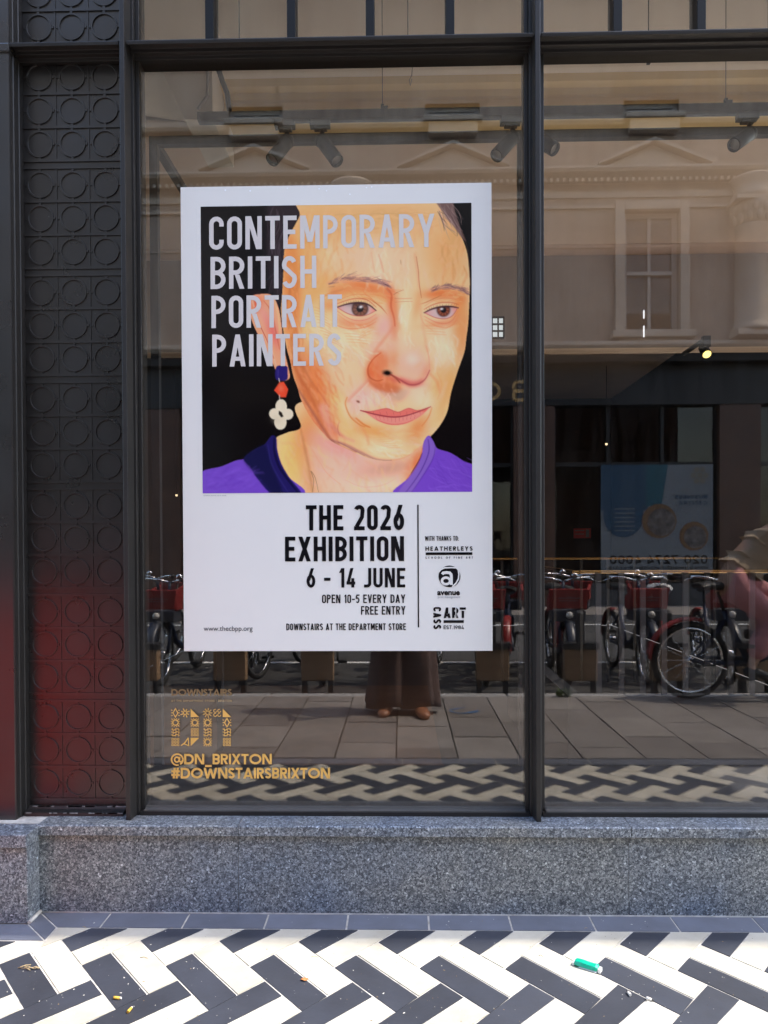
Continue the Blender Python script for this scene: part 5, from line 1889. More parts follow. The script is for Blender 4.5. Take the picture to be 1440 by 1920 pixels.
    p.blob(822, 988, 8, 5, 30, (120, 56, 40), 0.9)
    p.line([(1180, 860), (1200, 920), (1180, 980)], 4, (226, 160, 104), 0.6, 4)
    # jaw
    p.line([(548, 928), (600, 1010), (650, 1090), (690, 1150), (740, 1190), (810, 1215)], 12, (150, 72, 66), 0.6, 8)
    p.line([(690, 1160), (760, 1180), (830, 1215), (900, 1248), (970, 1255)], 11, (134, 74, 88), 0.6, 8)
    p.line([(732, 1170), (790, 1200), (850, 1232)], 4, (150, 84, 100), 0.7, 3)
    p.line([(520, 800), (560, 880), (600, 950), (640, 1030)], 12, (196, 96, 56), 0.5, 8)
    p.line([(970, 1255), (1040, 1242), (1105, 1195)], 10, (200, 116, 92), 0.6, 7)
    p.line([(735, 1080), (728, 1110), (738, 1140)], 5, (190, 110, 100), 0.6, 3)
    p.clip = None
    # right hand hair
    p.poly([(1160, 60), (1240, 60), (1262, 140), (1290, 222), (1312, 276), (1290, 255), (1250, 200), (1205, 140)], (120, 96, 92), 2.0, 0.95)
    p.streaks(36, (1180, 105, 1250, 170), 90, 62, [(190, 166, 160), (80, 60, 62), (150, 124, 120)], 3, 0.7, 8)
    p.line([(1290, 230), (1316, 300), (1326, 400), (1330, 480)], 5, (70, 50, 40), 0.8, 3)
    # shirt
    p.poly([(100, 1306), (200, 1275), (262, 1250), (310, 1240), (350, 1205), (395, 1180), (412, 1160), (430, 1140), (448, 1152), (452, 1200), (468, 1260), (500, 1322), (560, 1410), (100, 1410)], (112, 74, 200), 1.2)
    p.poly([(300, 1242), (350, 1200), (395, 1178), (428, 1138), (449, 1150), (452, 1200), (470, 1262), (505, 1325), (562, 1410), (440, 1410), (360, 1330), (330, 1280)], (30, 26, 92), 2.0, 0.97)
    p.poly([(300, 1242), (360, 1195), (398, 1180), (420, 1240), (440, 1300), (480, 1410), (440, 1410), (370, 1330)], (20, 22, 62), 6, 0.8)
    p.line([(440, 1150), (440, 1210), (462, 1280), (510, 1350), (550, 1400)], 12, (16, 14, 52), 0.8, 4)
    p.line([(410, 1180), (425, 1260), (460, 1330), (505, 1400)], 6, (64, 60, 140), 0.5, 5)
    p.streaks(90, (112, 1300, 330, 1390), 60, -20, [(124, 88, 214), (104, 62, 190), (132, 92, 220), (96, 56, 186)], 10, 0.35, 15, 7)
    p.poly([(1118, 1172), (1140, 1143), (1160, 1165), (1178, 1200), (1240, 1222), (1300, 1260), (1350, 1290), (1350, 1410), (990, 1410), (1050, 1330), (1105, 1240)], (116, 72, 202), 1.2)
    p.poly([(1115, 1185), (1140, 1148), (1172, 1195), (1158, 1245), (1110, 1325), (1050, 1410), (1000, 1400), (1060, 1320), (1108, 1240)], (132, 100, 196), 2, 0.9)
    p.line([(1138, 1160), (1140, 1220), (1100, 1310), (1035, 1400)], 5, (70, 40, 140), 0.8, 3)
    p.line([(1170, 1195), (1158, 1250), (1110, 1330), (1060, 1400)], 4, (84, 52, 160), 0.8, 3)
    p.line([(1112, 1200), (1090, 1270), (1040, 1340)], 6, (206, 90, 50), 0.6, 4)
    p.streaks(70, (1130, 1230, 1330, 1395), 80, 35, [(128, 84, 214), (100, 60, 186), (140, 100, 220)], 6, 0.45, 15)
    # ear ring: dark blue bar, red bead, cream flower
    p.poly([(450, 830), (476, 822), (500, 828), (502, 850), (500, 885), (470, 890), (447, 880)], (40, 30, 110), 1.2)
    p.line([(460, 840), (458, 878)], 6, (74, 62, 160), 0.6, 3)
    p.line([(462, 880), (466, 900)], 5, (214, 204, 196), 1.0, 2)
    p.poly([(465, 898), (485, 896), (505, 930), (494, 966), (470, 966), (440, 934)], (226, 76, 48), 1.4, 1.0, False)
    p.blob(472, 925, 14, 18, 0, (244, 120, 90), 0.7)
    p.line([(464, 955), (466, 985)], 5, (214, 204, 196), 1.0, 2)
    for x, y, rx, ry in ((472, 1008, 26, 34), (441, 1040, 24, 25), (503, 1042, 24, 25), (468, 1078, 28, 34), (472, 1042, 34, 36)):
        p.poly([(x + rx * math.cos(2 * math.pi * k / 14), y + ry * math.sin(2 * math.pi * k / 14)) for k in range(14)], (226, 220, 196), 1.2)
    p.blob(455, 1065, 26, 20, 0, (206, 198, 170), 0.5)
    p.poly([(462, 1026), (474, 1034), (482, 1052), (472, 1056), (460, 1040)], (30, 24, 22), 1.4, 1.0, False)
    return p


def build_portrait():
    p = paint_portrait()
    H, W = p.H, p.W
    rgb = np.clip(p.c / 255.0, 0, 1)
    linear = np.where(rgb <= 0.04045, rgb / 12.92, ((rgb + 0.055) / 1.055) ** 2.4) * np.array([1.13, 0.99, 0.86]) * PRINT_GAIN
    linear = np.clip(linear, 0.0, 0.97)
    xs = 376.2 + np.arange(W) / (W - 1) * (887.0 - 376.2)
    ys = 384.0 + np.arange(H) / (H - 1) * (922.0 - 384.0)
    # the picture's left edge leans a little in the photograph, like the sheet's
    b = poster['_base']
    verts = np.zeros((H, W, 3), np.float32)
    c00, c10, c01 = on_poster(376.2, 384.0, 0.0018), on_poster(886.8, 384.0, 0.0018), on_poster(381.5, 922.0, 0.0018)
    c11 = on_poster(884.3, 922.0, 0.0018)
    x0, x1 = 0.5 * (c00[0] + c01[0]), 0.5 * (c10[0] + c11[0])
    verts[..., 0] = (x0 + np.linspace(0, 1, W) * (x1 - x0))[None, :] - b[0]
    verts[..., 1] = c00[1] - b[1]
    verts[..., 2] = (c00[2] + np.linspace(0, 1, H) * (c01[2] - c00[2]))[:, None] - b[2]
    idx = np.arange(H * W).reshape(H, W)
    f = np.stack([idx[:-1, :-1], idx[1:, :-1], idx[1:, 1:], idx[:-1, 1:]], -1).reshape(-1, 4)
    me = bpy.data.meshes.new('portrait')
    me.vertices.add(H * W)
    me.vertices.foreach_set('co', verts.ravel())
    n = len(f)
    me.loops.add(n * 4)
    me.polygons.add(n)
    me.polygons.foreach_set('loop_start', np.arange(n) * 4)
    me.polygons.foreach_set('loop_total', np.full(n, 4))
    me.loops.foreach_set('vertex_index', f.ravel())
    me.update(calc_edges=True)
    at = me.color_attributes.new('paint', 'FLOAT_COLOR', 'POINT')
    at.data.foreach_set('color', np.concatenate([linear, np.ones((H, W, 1))], -1).astype(np.float32).ravel())
    me.materials.append(M['print'])
    o = bpy.data.objects.new('portrait', me)
    COL.objects.link(o)
    o.parent = poster
    return o


PRINT_GAIN = 1.10
build_portrait()

# ------------------------------------------------------------------ gold lettering stuck on the glass at the lower left
DY = -0.0043
d0 = V(321, 1460, DY)
decal = world_thing('window_lettering', 'gold vinyl lettering and patterned letters on the lower left of the window glass', 'window lettering', (d0.x, DY, d0.z))


def on_glass(px, py, depth):
    q = V(px, py, DY)
    return (q.x, DY - depth, q.z)


mb = MB()
ink_mesh(mb, text_polys('@DN_BRIXTON', 321, 509.7, 1413.4, 1433, 4.0, GEO, 0.07), on_glass, 0.0003)
ink_mesh(mb, text_polys('#DOWNSTAIRSBRIXTON', 321.3, 618.8, 1439.5, 1459.6, 4.1, GEO, 0.07), on_glass, 0.0003)
mb.build('handle_lettering', M['gold'], decal)
mb = MB()
st = text_polys('DOWNSTAIRS', 321.4, 435, 1292, 1304.3, 2.6, GEO, 0.06)
ink_mesh(mb, st, on_glass, 0.0003)
mb.build('outline_lettering', M['gold_dim'], decal)
mb = MB()
ink_mesh(mb, text_polys('AT THE DEPARTMENT STORE - BRIXTON', 320.8, 434.8, 1312, 1315.9, 0.85, GEO, 0.16), on_glass, 0.0003)
mb.build('caption_lettering', M['gold_pale'], decal)
# two big letters made of patterned squares
mb = MB()
C = 17.0


def motif(kind, x, y):
    t = 1.5
    cx, cy = x + C / 2 - 0.3, y + C / 2 - 0.3
    h = C / 2 - 0.6
    out = []
    P = lambda r, a: (cx + r * math.cos(R(a)), cy + r * math.sin(R(a)))
    if kind == 'tri':
        return [[[(cx - h, cy - h), (cx + h, cy + h), (cx - h, cy + h)]]]
    if kind == 'trid':
        return [[[(cx - h, cy - h), (cx + h, cy - h), (cx - h, cy + h)]]]
    if kind == 'star':
        for k in range(8):
            a = 45 * k + 22.5
            out.append(stroke([P(2.2, a), P(h * (1.15 if k % 2 else 1.0), a)], 1.9))
        return out
    if kind == 'burst':
        for k in range(9):
            out.append(stroke([P(2.4, 40 * k), P(h * 1.15, 40 * k)], 1.5))
        return out
    if kind == 'eye':
        out.append(stroke([(cx, cy - h), (cx + 4.6, cy), (cx, cy + h), (cx - 4.6, cy)], 1.8, True))
        for sx in (-1, 1):
            for k in (-1, 0, 1):
                out.append(stroke([(cx + sx * 5.6, cy + k * 4.4), (cx + sx * h, cy + k * 5.4)], 1.7))
        return out
    if kind == 'swirl':
        for sx in (-1, 1):
            for sy in (-1, 1):
                out.append(stroke(arc(cx + sx * 3.8, cy + sy * 3.8, 2.9, 2.9, 0, 300, 9), 1.3))
        return out
    if kind == 'arch':
        out.append(stroke([(cx - h, cy + h - 1), (cx - 1, cy + 2), (cx + h - 2, cy - h)], 2.2))
        out.append(stroke([(cx - 3, cy + 3), (cx + h, cy + h - 0.5)], 2.0))
        out.append(stroke([(cx + h - 2, cy - h), (cx + h - 1, cy + h)], 2.0))
        return out
    if kind == 'knot':
        out.append(stroke(arc(cx, cy, 4.6, 4.6, 0, 345, 14), 1.4))
        for a in (45, 135, 225, 315):
            out.append(stroke([P(5.2, a), P(h * 1.3, a)], 1.6))
            out.append(stroke(arc(*P(h * 1.0, a + 45), 2.6, 2.6, a + 120, a + 330, 6), 1.3))
        return out
    if kind == 'lattice':
        for k in range(3):
            for j in range(3):
                out.append(stroke(arc(cx + (k - 1) * 5.2, cy + (j - 1) * 5.2, 1.9, 1.9, 0, 340, 8), 1.2))
        return out
    if kind == 'weave':
        for k in range(-1, 2):
            out.append(stroke([(cx - h, cy + k * 5.4 - 1), (cx - 3, cy + k * 5.4 + 1.4), (cx + 3, cy + k * 5.4 - 1.4), (cx + h, cy + k * 5.4 + 1)], 1.4))
            out.append(stroke([(cx + k * 5.4, cy - h), (cx + k * 5.4 + 1.4, cy), (cx + k * 5.4, cy + h)], 1.0))
        return out
    return out


def tiles(x0, spec):
    for (i, j), kind in spec.items():
        ink_mesh(mb, motif(kind, x0 + i * 18.2, 1328.4 + j * 18.2), on_glass, 0.0003)


tiles(320.8, {(0, 0): 'eye', (1, 0): 'star', (2, 0): 'tri', (0, 1): 'knot', (0, 2): 'weave', (0, 3): 'lattice', (2, 1): 'knot', (2, 2): 'lattice', (1, 3): 'arch', (2, 3): 'trid'})
tiles(381.0, {(0, 0): 'burst', (1, 0): 'swirl', (2, 0): 'tri', (0, 1): 'knot', (0, 2): 'weave', (0, 3): 'knot', (2, 1): 'eye', (2, 2): 'weave', (2, 3): 'lattice'})
mb.build('patterned_letters', M['gold'], decal)

# ------------------------------------------------------------------ litter on the tiles
def ground_at(px, py):
    d = ray(px, py)
    t = -CAM_H / d.z
    return Vector((d.x * t, -CAM_D + d.y * t, 0.0))


g = ground_at(1101, 1815)
bx = thing('green_wrapper', 'crumpled green and white foil packet lying on a white tile at the right', 'wrapper', (g.x, g.y, 0), R(-32))
mb = MB()
prof = [(-0.007, 0.0012), (-0.0135, 0.007), (-0.011, 0.015), (0.0, 0.018), (0.010, 0.0145), (0.0125, 0.006), (0.008, 0.0012)]
n = len(prof)
vs, fs = [], []
for i, x in enumerate((-0.034, -0.030, -0.012, 0.010, 0.026, 0.031)):
    sc_ = (0.75, 1.0, 1.05, 1.0, 1.02, 0.8)[i]
    for (y, z) in prof:
        vs.append((x + random.uniform(-0.001, 0.001), y * sc_ + random.uniform(-0.0008, 0.0008), z * sc_ + random.uniform(-0.0006, 0.0006)))
for i in range(5):
    for k in range(n):
        fs.append((i * n + k, i * n + (k + 1) % n, (i + 1) * n + (k + 1) % n, (i + 1) * n + k))
fs += [tuple(range(n))[::-1], tuple(5 * n + k for k in range(n))]
mb.add(vs, fs)
mb.build('wrapper_body', M['green'], bx)
mb = MB()
mb.box(-0.040, -0.0335, -0.010, 0.008, 0.001, 0.010)
mb.box(0.0325, 0.040, -0.012, 0.006, 0.001, 0.012)
mb.prism([(-0.011, 0.001), (-0.015, 0.002), (-0.0105, 0.0045)], -0.02, 0.03)
mb.build('white_edge', M['foil'], bx, bevel=0.001)

for px, py, ang, lab, kind in ((219, 1874, -8, 'yellow cork cigarette end lying on the dark tile joint at the left', 0), (243, 1897, 80, 'yellow cigarette end lying lengthways nearest the bottom left', 0),
                               (1180, 1866, 98, 'white cigarette end standing out on a dark tile below the green packet', 1), (1217, 1876, -38, 'short white cigarette end with a dark tip at the right', 1)):
    g = ground_at(px, py)
    ln = 0.017 if kind == 0 else 0.014
    t = thing('cigarette_end', lab, 'cigarette end', (g.x, g.y, 0.0), R(ang), 'cigarette ends on the tiles')
    mb = MB()
    mb.tube([(-ln / 2, 0, 0.0042), (-ln / 6, 0.0003, 0.0043), (ln / 2, 0.0006, 0.004)], [0.0036, 0.0039, 0.0034], 10)
    mb.build('filter', M['butt_yellow'] if kind == 0 else M['butt_white'], t)
    mb = MB()
    mb.tube([(ln / 2, 0.0006, 0.004), (ln / 2 + 0.004, 0.0009, 0.0038)], [0.0033, 0.0026], 10)
    mb.build('burnt_tip', M['butt_white'] if kind == 0 else M['cable'], t)

g = ground_at(571, 1838)
mb = MB()
pts = [(-0.011, 0.0), (-0.006, 0.006), (-0.002, 0.004), (0.002, 0.009), (0.006, 0.003), (0.011, 0.001), (0.006, -0.004), (0.0, -0.007), (-0.007, -0.005)]
for dz in (0.003,):
    mb.add([(g.x, g.y, 0.006)] + [(g.x + x, g.y + y, 0.0015 + 0.003 * ((i * 7) % 3) / 2) for i, (x, y) in enumerate(pts)], [(0, i + 1, (i + 1) % len(pts) + 1) for i in range(len(pts))])
lf = mb.build('leaf_fragment', M['leaf'])
md = lf.modifiers.new('thickness', 'SOLIDIFY')
md.thickness = 0.0008
tag(lf, 'scrap of dry orange leaf on a dark tile near the middle', 'leaf')

g = ground_at(50, 1818)
mb = MB()
random.seed(5)
for k in range(9):
    a = random.uniform(-0.3, 0.7)
    x0, y0 = g.x - 0.026 + 0.006 * k, g.y + random.uniform(-0.004, 0.004)
    l = random.uniform(0.012, 0.03)
    mb.tube([(x0, y0, 0.003), (x0 + l * 0.5 * math.cos(a), y0 + l * 0.5 * math.sin(a) + 0.002, 0.006), (x0 + l * math.cos(a), y0 + l * math.sin(a), 0.003)], 0.0011, 5)
tag(mb.build('dry_sprig', M['straw']), 'dry brown plant sprig on a dark tile at the lower left', 'sprig')

mb = MB()
random.seed(21)
for k in range(420):
    px, py = random.uniform(-40, 1480), random.uniform(1722, 1990)
    g = ground_at(px, py)
    if g.y > FACE_Y - 0.01 or (g.x < PL_X and g.y > PL_Y - 0.01):
        continue
    r_ = random.choice((0.0006, 0.0007, 0.0008, 0.001, 0.0013))
    a = random.uniform(0, 3.14)
    l = r_ * random.choice((1, 1, 1.6, 2.5))
    ca, sa = math.cos(a), math.sin(a)
    q = [(g.x + ca * l - sa * r_, g.y + sa * l + ca * r_), (g.x - ca * l - sa * r_ * 0.8, g.y - sa * l + ca * r_), (g.x - ca * l * 0.8 + sa * r_, g.y - sa * l - ca * r_), (g.x + ca * l + sa * r_, g.y + sa * l - ca * r_ * 0.7)]
    mi = random.choice((0, 0, 0, 1, 1, 2))
    mb.add([(x, y, 0.0006) for x, y in q] + [(g.x, g.y, 0.0006 + r_ * 0.8)], [(0, 1, 4), (1, 2, 4), (2, 3, 4), (3, 0, 4)], mi)
o = mb.build('grit', [mat('grit_pale', (0.6, 0.57, 0.5), 0.9), mat('grit_brown', (0.25, 0.17, 0.09), 0.9), mat('grit_dark', (0.06, 0.05, 0.045), 0.9)])
o['kind'] = 'stuff'
mb = MB()
random.seed(9)
for px, py, s_ in ((300, 880, 1), (1082 / 3 * 1 + 0, 0, 0),):
    pass
for cx_, cy_, ln in ((583, 1795, 0.02), (263, 1796, 0.022), (1010, 1792, 0.012), (1096, 1742, 0.01), (155, 1738, 0.016)):
    g = ground_at(cx_, cy_)
    a = random.uniform(-0.6, 0.6)
    mb.tube([(g.x, g.y, 0.001), (g.x + ln * 0.5 * math.cos(a), g.y + ln * 0.5 * math.sin(a) + 0.002, 0.003), (g.x + ln * math.cos(a), g.y + ln * math.sin(a), 0.001)], 0.0007, 5)
o = mb.build('straw_bits', M['straw'])
o['kind'] = 'stuff'

# ------------------------------------------------------------------ the building across the street, mirrored in the glass
opp = world_thing('cream_building', 'cream rendered terrace with pediments, sash windows and a black shopfront, mirrored in the glass', 'building', (0, FAR_Y, 0))
FY = FAR_Y


def rz_(py):
    return RV(750, py, FY).z


def rx_(px):
    return RV(px, 600, FY).x


GF = rz_(655)                       # top of the shopfront zone
TOPZ = rz_(-330)
W0 = rx_(1221)
SP = rx_(1221) - rx_(849)
wins = [W0 + SP * k for k in range(-5, 4)]
XA, XB = wins[0] - SP * 0.5, wins[-1] + SP * 0.5
wz0, wz1 = rz_(628), rz_(402)       # first floor window
ww = 0.5 * (rx_(1272) - rx_(1168))
sz = rz_(232)                       # upper sill
uz1 = rz_(196)
STR = rz_(350)                      # dentil course
mb = MB()
# wall built round its openings
for k, x in enumerate(wins):
    xl, xr = x - SP / 2, x + SP / 2
    for a, c in ((xl, x - ww), (x + ww, xr)):
        mb.box(a, c, FY - 0.4, FY, GF, TOPZ)
    for a, c in ((GF, wz0), (wz1, sz + 0.02), (uz1, TOPZ)):
        mb.box(x - ww, x + ww, FY - 0.4, FY, a, c)
mb.build('wall', M['stone'], opp)
for x in wins:
    for (z0_, z1_) in ((wz0, wz1), (sz + 0.02, uz1)):
        mb = MB()
        y0_, y1_ = FY - 0.20, FY - 0.12
        fw = 0.09
        zm = 0.5 * (z0_ + z1_)
        mb.box(x - ww, x - ww + fw, y0_, y1_, z0_, z1_)
        mb.box(x + ww - fw, x + ww, y0_, y1_, z0_, z1_)
        mb.box(x - ww + fw, x + ww - fw, y0_, y1_, z0_, z0_ + fw)
        mb.box(x - ww + fw, x + ww - fw, y0_, y1_, z1_ - fw, z1_)
        mb.box(x - ww + fw, x + ww - fw, y0_ + 0.02, y1_ + 0.03, zm - 0.035, zm + 0.035)
        mb.box(x - 0.03, x + 0.03, y0_ + 0.02, y1_ - 0.01, z0_ + fw, z1_ - fw)
        f = mb.build('window', M['white_paint'], opp)
        mb = MB()
        mb.box(x - ww + 0.02, x + ww - 0.02, FY - 0.19, FY - 0.18, z0_ + 0.02, z1_ - 0.02)
        mb.build('pane', M['far_glass'], f)
        mb = MB()
        mb.box(x - ww, x + ww, FY - 0.40, FY - 0.36, z0_, z1_)
        mb.build('blind', M['curtain'], f)
mb = MB()
for x in wins:
    # architrave, sill, entablature and pediment over each first floor window
    a = ww + 0.17
    mb.box(x - a, x - ww, FY + 0.001, FY + 0.09, wz0, wz1 + 0.16)
    mb.box(x + ww, x + a, FY + 0.001, FY + 0.09, wz0, wz1 + 0.16)
    mb.box(x - ww, x + ww, FY + 0.001, FY + 0.09, wz1, wz1 + 0.16)
    mb.box(x - a - 0.08, x + a + 0.08, FY + 0.001, FY + 0.20, wz0 - 0.13, wz0 - 0.002)
    mb.box(x - a + 0.06, x + a - 0.06, FY + 0.001, FY + 0.10, wz0 - 0.42, wz0 - 0.132)
    pz0, pz1 = rz_(331), rz_(284)
    pw = rx_(1336) - rx_(1236)
    mb.prism([(x - pw, pz0), (x + pw, pz0), (x + pw, pz0 + 0.05), (x, pz1), (x - pw, pz0 + 0.05)], FY + 0.001, FY + 0.10, axis='y')
    mb.prism([(x - pw - 0.05, pz0 + 0.052), (x - pw - 0.05, pz0 + 0.11), (x, pz1 + 0.075), (x + pw + 0.05, pz0 + 0.11), (x + pw + 0.05, pz0 + 0.052), (x, pz1 + 0.005)], FY + 0.001, FY + 0.26, axis='y')
    # upper sill with its block
    mb.box(x - ww - 0.03, x + ww + 0.03, FY + 0.001, FY + 0.28, sz - 0.09, sz + 0.01)
    mb.box(x - ww + 0.06, x + ww - 0.06, FY + 0.06, FY + 0.22, rz_(262), sz - 0.093)
mb.build('window_dressing', M['stone_trim'], opp, bevel=0.012)
mb = MB()
h_ = 0.001
mb.prism([(FY + h_, rz_(246)), (FY + 0.12, rz_(246)), (FY + 0.16, rz_(240)), (FY + 0.16, rz_(232)), (FY + 0.05, rz_(229)), (FY + h_, rz_(229))], XA, XB)
mb.prism([(FY + h_, STR), (FY + 0.10, STR), (FY + 0.14, STR + 0.02), (FY + 0.30, rz_(341)), (FY + 0.34, rz_(336)), (FY + 0.34, rz_(331) - 0.01), (FY + h_, rz_(331) - 0.01)], XA, XB)
x = XA
while x < XB:
    mb.box(x, x + 0.055, FY + 0.141, FY + 0.22, STR - 0.055, STR + 0.012)
    x += 0.115
for a, c, d in ((398, 392, 0.05), (378, 366, 0.04), (470, 467, 0.02)):
    mb.box(XA, XB, FY + h_, FY + d, rz_(a), rz_(c))
mb.prism([(FY + h_, rz_(664)), (FY + 0.20, rz_(664)), (FY + 0.26, rz_(657)), (FY + 0.26, rz_(650)), (FY + h_, rz_(646))], XA, XB)
mb.prism([(FY + h_, rz_(-60)), (FY + 0.25, rz_(-70)), (FY + 0.55, rz_(-95)), (FY + 0.55, rz_(-110)), (FY + h_, rz_(-115))], XA, XB)
mb.build('string_course', M['stone_trim'], opp, bevel=0.01)
# engaged columns between every second pair of windows
for k in range(-4, 4, 2):
    x = rx_(1405) + SP * k
    rr = rx_(1436) - rx_(1405)
    mb = MB()
    mb.box(x - rr * 1.25, x + rr * 1.25, FY + h_, FY + 0.42, rz_(644), rz_(634))
    mb.lathe([(rr * 1.2, 0), (rr * 1.22, 0.06), (rr * 1.06, 0.12), (rr, 0.18), (rr * 0.97, rz_(440) - rz_(634) - 0.03), (rr * 1.04, rz_(440) - rz_(634))], (x, FY + 0.10, rz_(634)), 24)
    z0_ = rz_(440)
    zt_ = rz_(402)
    mb.lathe([(rr * 0.95, 0), (rr * 1.0, 0.1), (rr * 1.22, 0.30), (rr * 1.32, zt_ - z0_)], (x, FY + 0.10, z0_ + 0.002), 24)
    for tier, (zz, r0) in enumerate(((0.02, 1.02), (0.18, 1.12))):
        for q in range(12):
            t = 2 * math.pi * (q + 0.5 * tier) / 12
            cx_, cy_ = x + rr * r0 * math.cos(t), FY + 0.10 + rr * r0 * math.sin(t)
            mb.lathe([(0.005, 0), (0.05, 0.05), (0.06, 0.12), (0.03, 0.19), (0.005, 0.2)], (cx_, cy_, z0_ + zz), 6)
    mb.box(x - rr * 1.45, x + rr * 1.45, FY + h_, FY + 0.50, zt_ + 0.003, zt_ + 0.07)
    mb.lathe([(rr * 1.15, 0), (rr * 1.2, 0.1), (rr * 1.05, 0.16), (rr * 1.1, 0.3), (rr * 1.3, 0.38), (rr * 1.3, STR - zt_ - 0.10)], (x, FY + 0.12, zt_ + 0.072), 20)
    mb.build('engaged_column', M['stone_trim'], opp)

# black shopfront below
mb = MB()
fz0, fz1 = rz_(764), rz_(690)
mb.box(XA, XB, FY - 0.3, FY + 0.06, rz_(668), GF)
mb.box(XA, XB, FY - 0.3, FY + 0.10, fz0, fz1)
mb.box(XA, XB, FY - 0.3, FY + 0.02, fz1 + 0.002, rz_(669))
mb.prism([(FY, fz1 + 0.003), (FY + 0.34, fz1 + 0.003), (FY + 0.36, fz1 + 0.12), (FY, fz1 + 0.22)], XA, XB)
mb.build('shop_fascia', M['shop_black'], opp)
pil = [rx_(1385), rx_(1000), rx_(700), rx_(300), rx_(-100), rx_(1800), rx_(2200)]
mb = MB()
for x in pil:
    mb.box(x - 0.38, x + 0.38, FY - 0.25, FY + 0.08, 0.0, fz0 - 0.003)
    mb.box(x - 0.44, x + 0.44, FY - 0.25, FY + 0.13, 0.002, 0.35)
mb.build('shop_pilaster', M['shop_brown'], opp)
mb = MB()
mb.box(XA, XB, FY - 0.3, FY - 0.02, 0.0, 0.42)
mb.build('far_stallriser', M['shop_grey'], opp)
ps = sorted(pil)
for a, c in zip(ps, ps[1:]):
    mb = MB()
    n = 3
    for q in range(n + 1):
        x = a + 0.39 + (c - a - 0.78) * q / n
        mb.box(x - 0.03, x + 0.03, FY - 0.14, FY - 0.04, 0.421, fz0 - 0.004)
    mb.box(a + 0.39, c - 0.39, FY - 0.13, FY - 0.05, 2.62, 2.70)
    f = mb.build('shop_window', M['shop_black'], opp)
    mb = MB()
    mb.box(a + 0.39, c - 0.39, FY - 0.10, FY - 0.09, 0.421, fz0 - 0.004)
    mb.build('pane', M['far_glass'], f)
mb = MB()
mb.box(XA, XB, FY - 1.6, FY - 1.5, 0, GF)
mb.box(XA, XB, FY - 1.6, FY - 0.3, GF - 0.4, GF - 0.3)
mb.build('shop_interior', M['shop_black'], opp)
# fascia lettering, read right way round from the street
xr, xl = rx_(420), rx_(992)


def on_fascia(px, py, depth):
    return (px, FY + 0.10 + depth, py)


mb = MB()
zt1, zb1 = rz_(717), rz_(757)
# read from the street the text runs towards -x: x decreases as the line goes on
st = text_polys('BON MARCHE', 0.0, xl - xr, 0.0, zt1 - zb1, 0.062, GEO, 0.34)
for i, s_ in enumerate(st):
    for pl in s_:
        mb.add([(xl - x, FY + 0.102 + 0.0006 * (i % 5), zt1 - y) for x, y in pl], [tuple(range(len(pl)))[::-1]])
mb.build('fascia_lettering', mat('brass_lettering', (0.55, 0.33, 0.12), 0.4), opp)
# projecting round sign mirrored at the far left: ring with grey letters
mb = MB()
cx_, cz_ = rx_(305), rz_(901)
ringp = [(cx_ + 0.115 * math.cos(2 * math.pi * k / 20), cz_ + 0.115 * math.sin(2 * math.pi * k / 20)) for k in range(20)]
mb2 = MB()
for i, s_ in enumerate([stroke(ringp, 0.03, True), stroke([(cx_ - 0.08, cz_ - 0.06), (cx_ - 0.02, cz_), (cx_ + 0.03, cz_ - 0.05), (cx_ + 0.09, cz_ + 0.03)], 0.025), stroke([(cx_ - 0.05, cz_ + 0.09), (cx_ + 0.02, cz_ + 0.02), (cx_ + 0.05, cz_ + 0.09)], 0.025)]):
    for pl in s_:
        mb2.add([(x, FY - 0.084 + 0.001 * i, z) for x, z in pl], [tuple(range(len(pl)))])
ws_ = mb2.build('window_emblem', M['yellow_sign'], opp)
for word, x1_, x0_ in (('SC', rx_(292), rx_(272)), ('PIN', rx_(352), rx_(318))):
    st = text_polys(word if word == 'PIN' else 'C', 0.0, abs(x1_ - x0_), 0.0, 0.24, 0.035, DIN, 0.2)
    for i, s_ in enumerate(st):
        for pl in s_:
            mb.add([(max(x0_, x1_) - x, FY - 0.084 + 0.0006 * (i % 5), cz_ + 0.12 - y) for x, y in pl], [tuple(range(len(pl)))[::-1]])
mb.build('window_letters', M['bill_photo'], ws_)

# big advertisement in the shop window across the street
ba, bc = RV(1127, 872, FY + 0.02), RV(1337, 1074, FY + 0.02)
bill = world_thing('window_advert', 'white and blue business centre advert with a telephone number, mirrored at the right', 'advert', (0.5 * (ba.x + bc.x), FY, bc.z))
BW_, BH_ = bc.x - ba.x, ba.z - bc.z
mb = MB()
mb.box(ba.x, bc.x, FY - 0.02, FY + 0.012, bc.z, ba.z)
mb.build('board', M['bill_white'], bill)


def ad(u, v, depth):
    """u to the right in the mirrored view, v down, both 0..1"""
    return (ba.x + u * BW_, FY + 0.012 + depth, ba.z - v * BH_)


def ad_poly(mb, pts, depth):
    mb.add([ad(u, v, depth) for u, v in pts], [tuple(range(len(pts)))[::-1]])


mb = MB()
ad_poly(mb, [(0.0, 0.0), (0.42, 0.0), (0.42, 0.42), (0.0, 0.42)], 0.002)
ad_poly(mb, [(0.20 + 0.18 * math.cos(2 * math.pi * k / 24), 0.47 + 0.20 * math.sin(2 * math.pi * k / 24)) for k in range(24)][::-1], 0.004)
mb.build('blue_panel', M['bill_blue'], bill)
mb = MB()
ad_poly(mb, [(0.40, 0.0), (0.60, 0.0), (0.54, 0.38), (0.40, 0.38)], 0.003)
mb.build('teal_panel', M['bill_teal'], bill)
mb = MB()
for u, v, r_ in ((0.52, 0.52, 0.155), (0.83, 0.66, 0.13)):
    ad_poly(mb, [(u + r_ * math.cos(2 * math.pi * k / 24), v + r_ * BW_ / BH_ * math.sin(2 * math.pi * k / 24)) for k in range(24)][::-1], 0.006)
o = mb.build('orange_disc', M['bill_orange'], bill)
mb = MB()
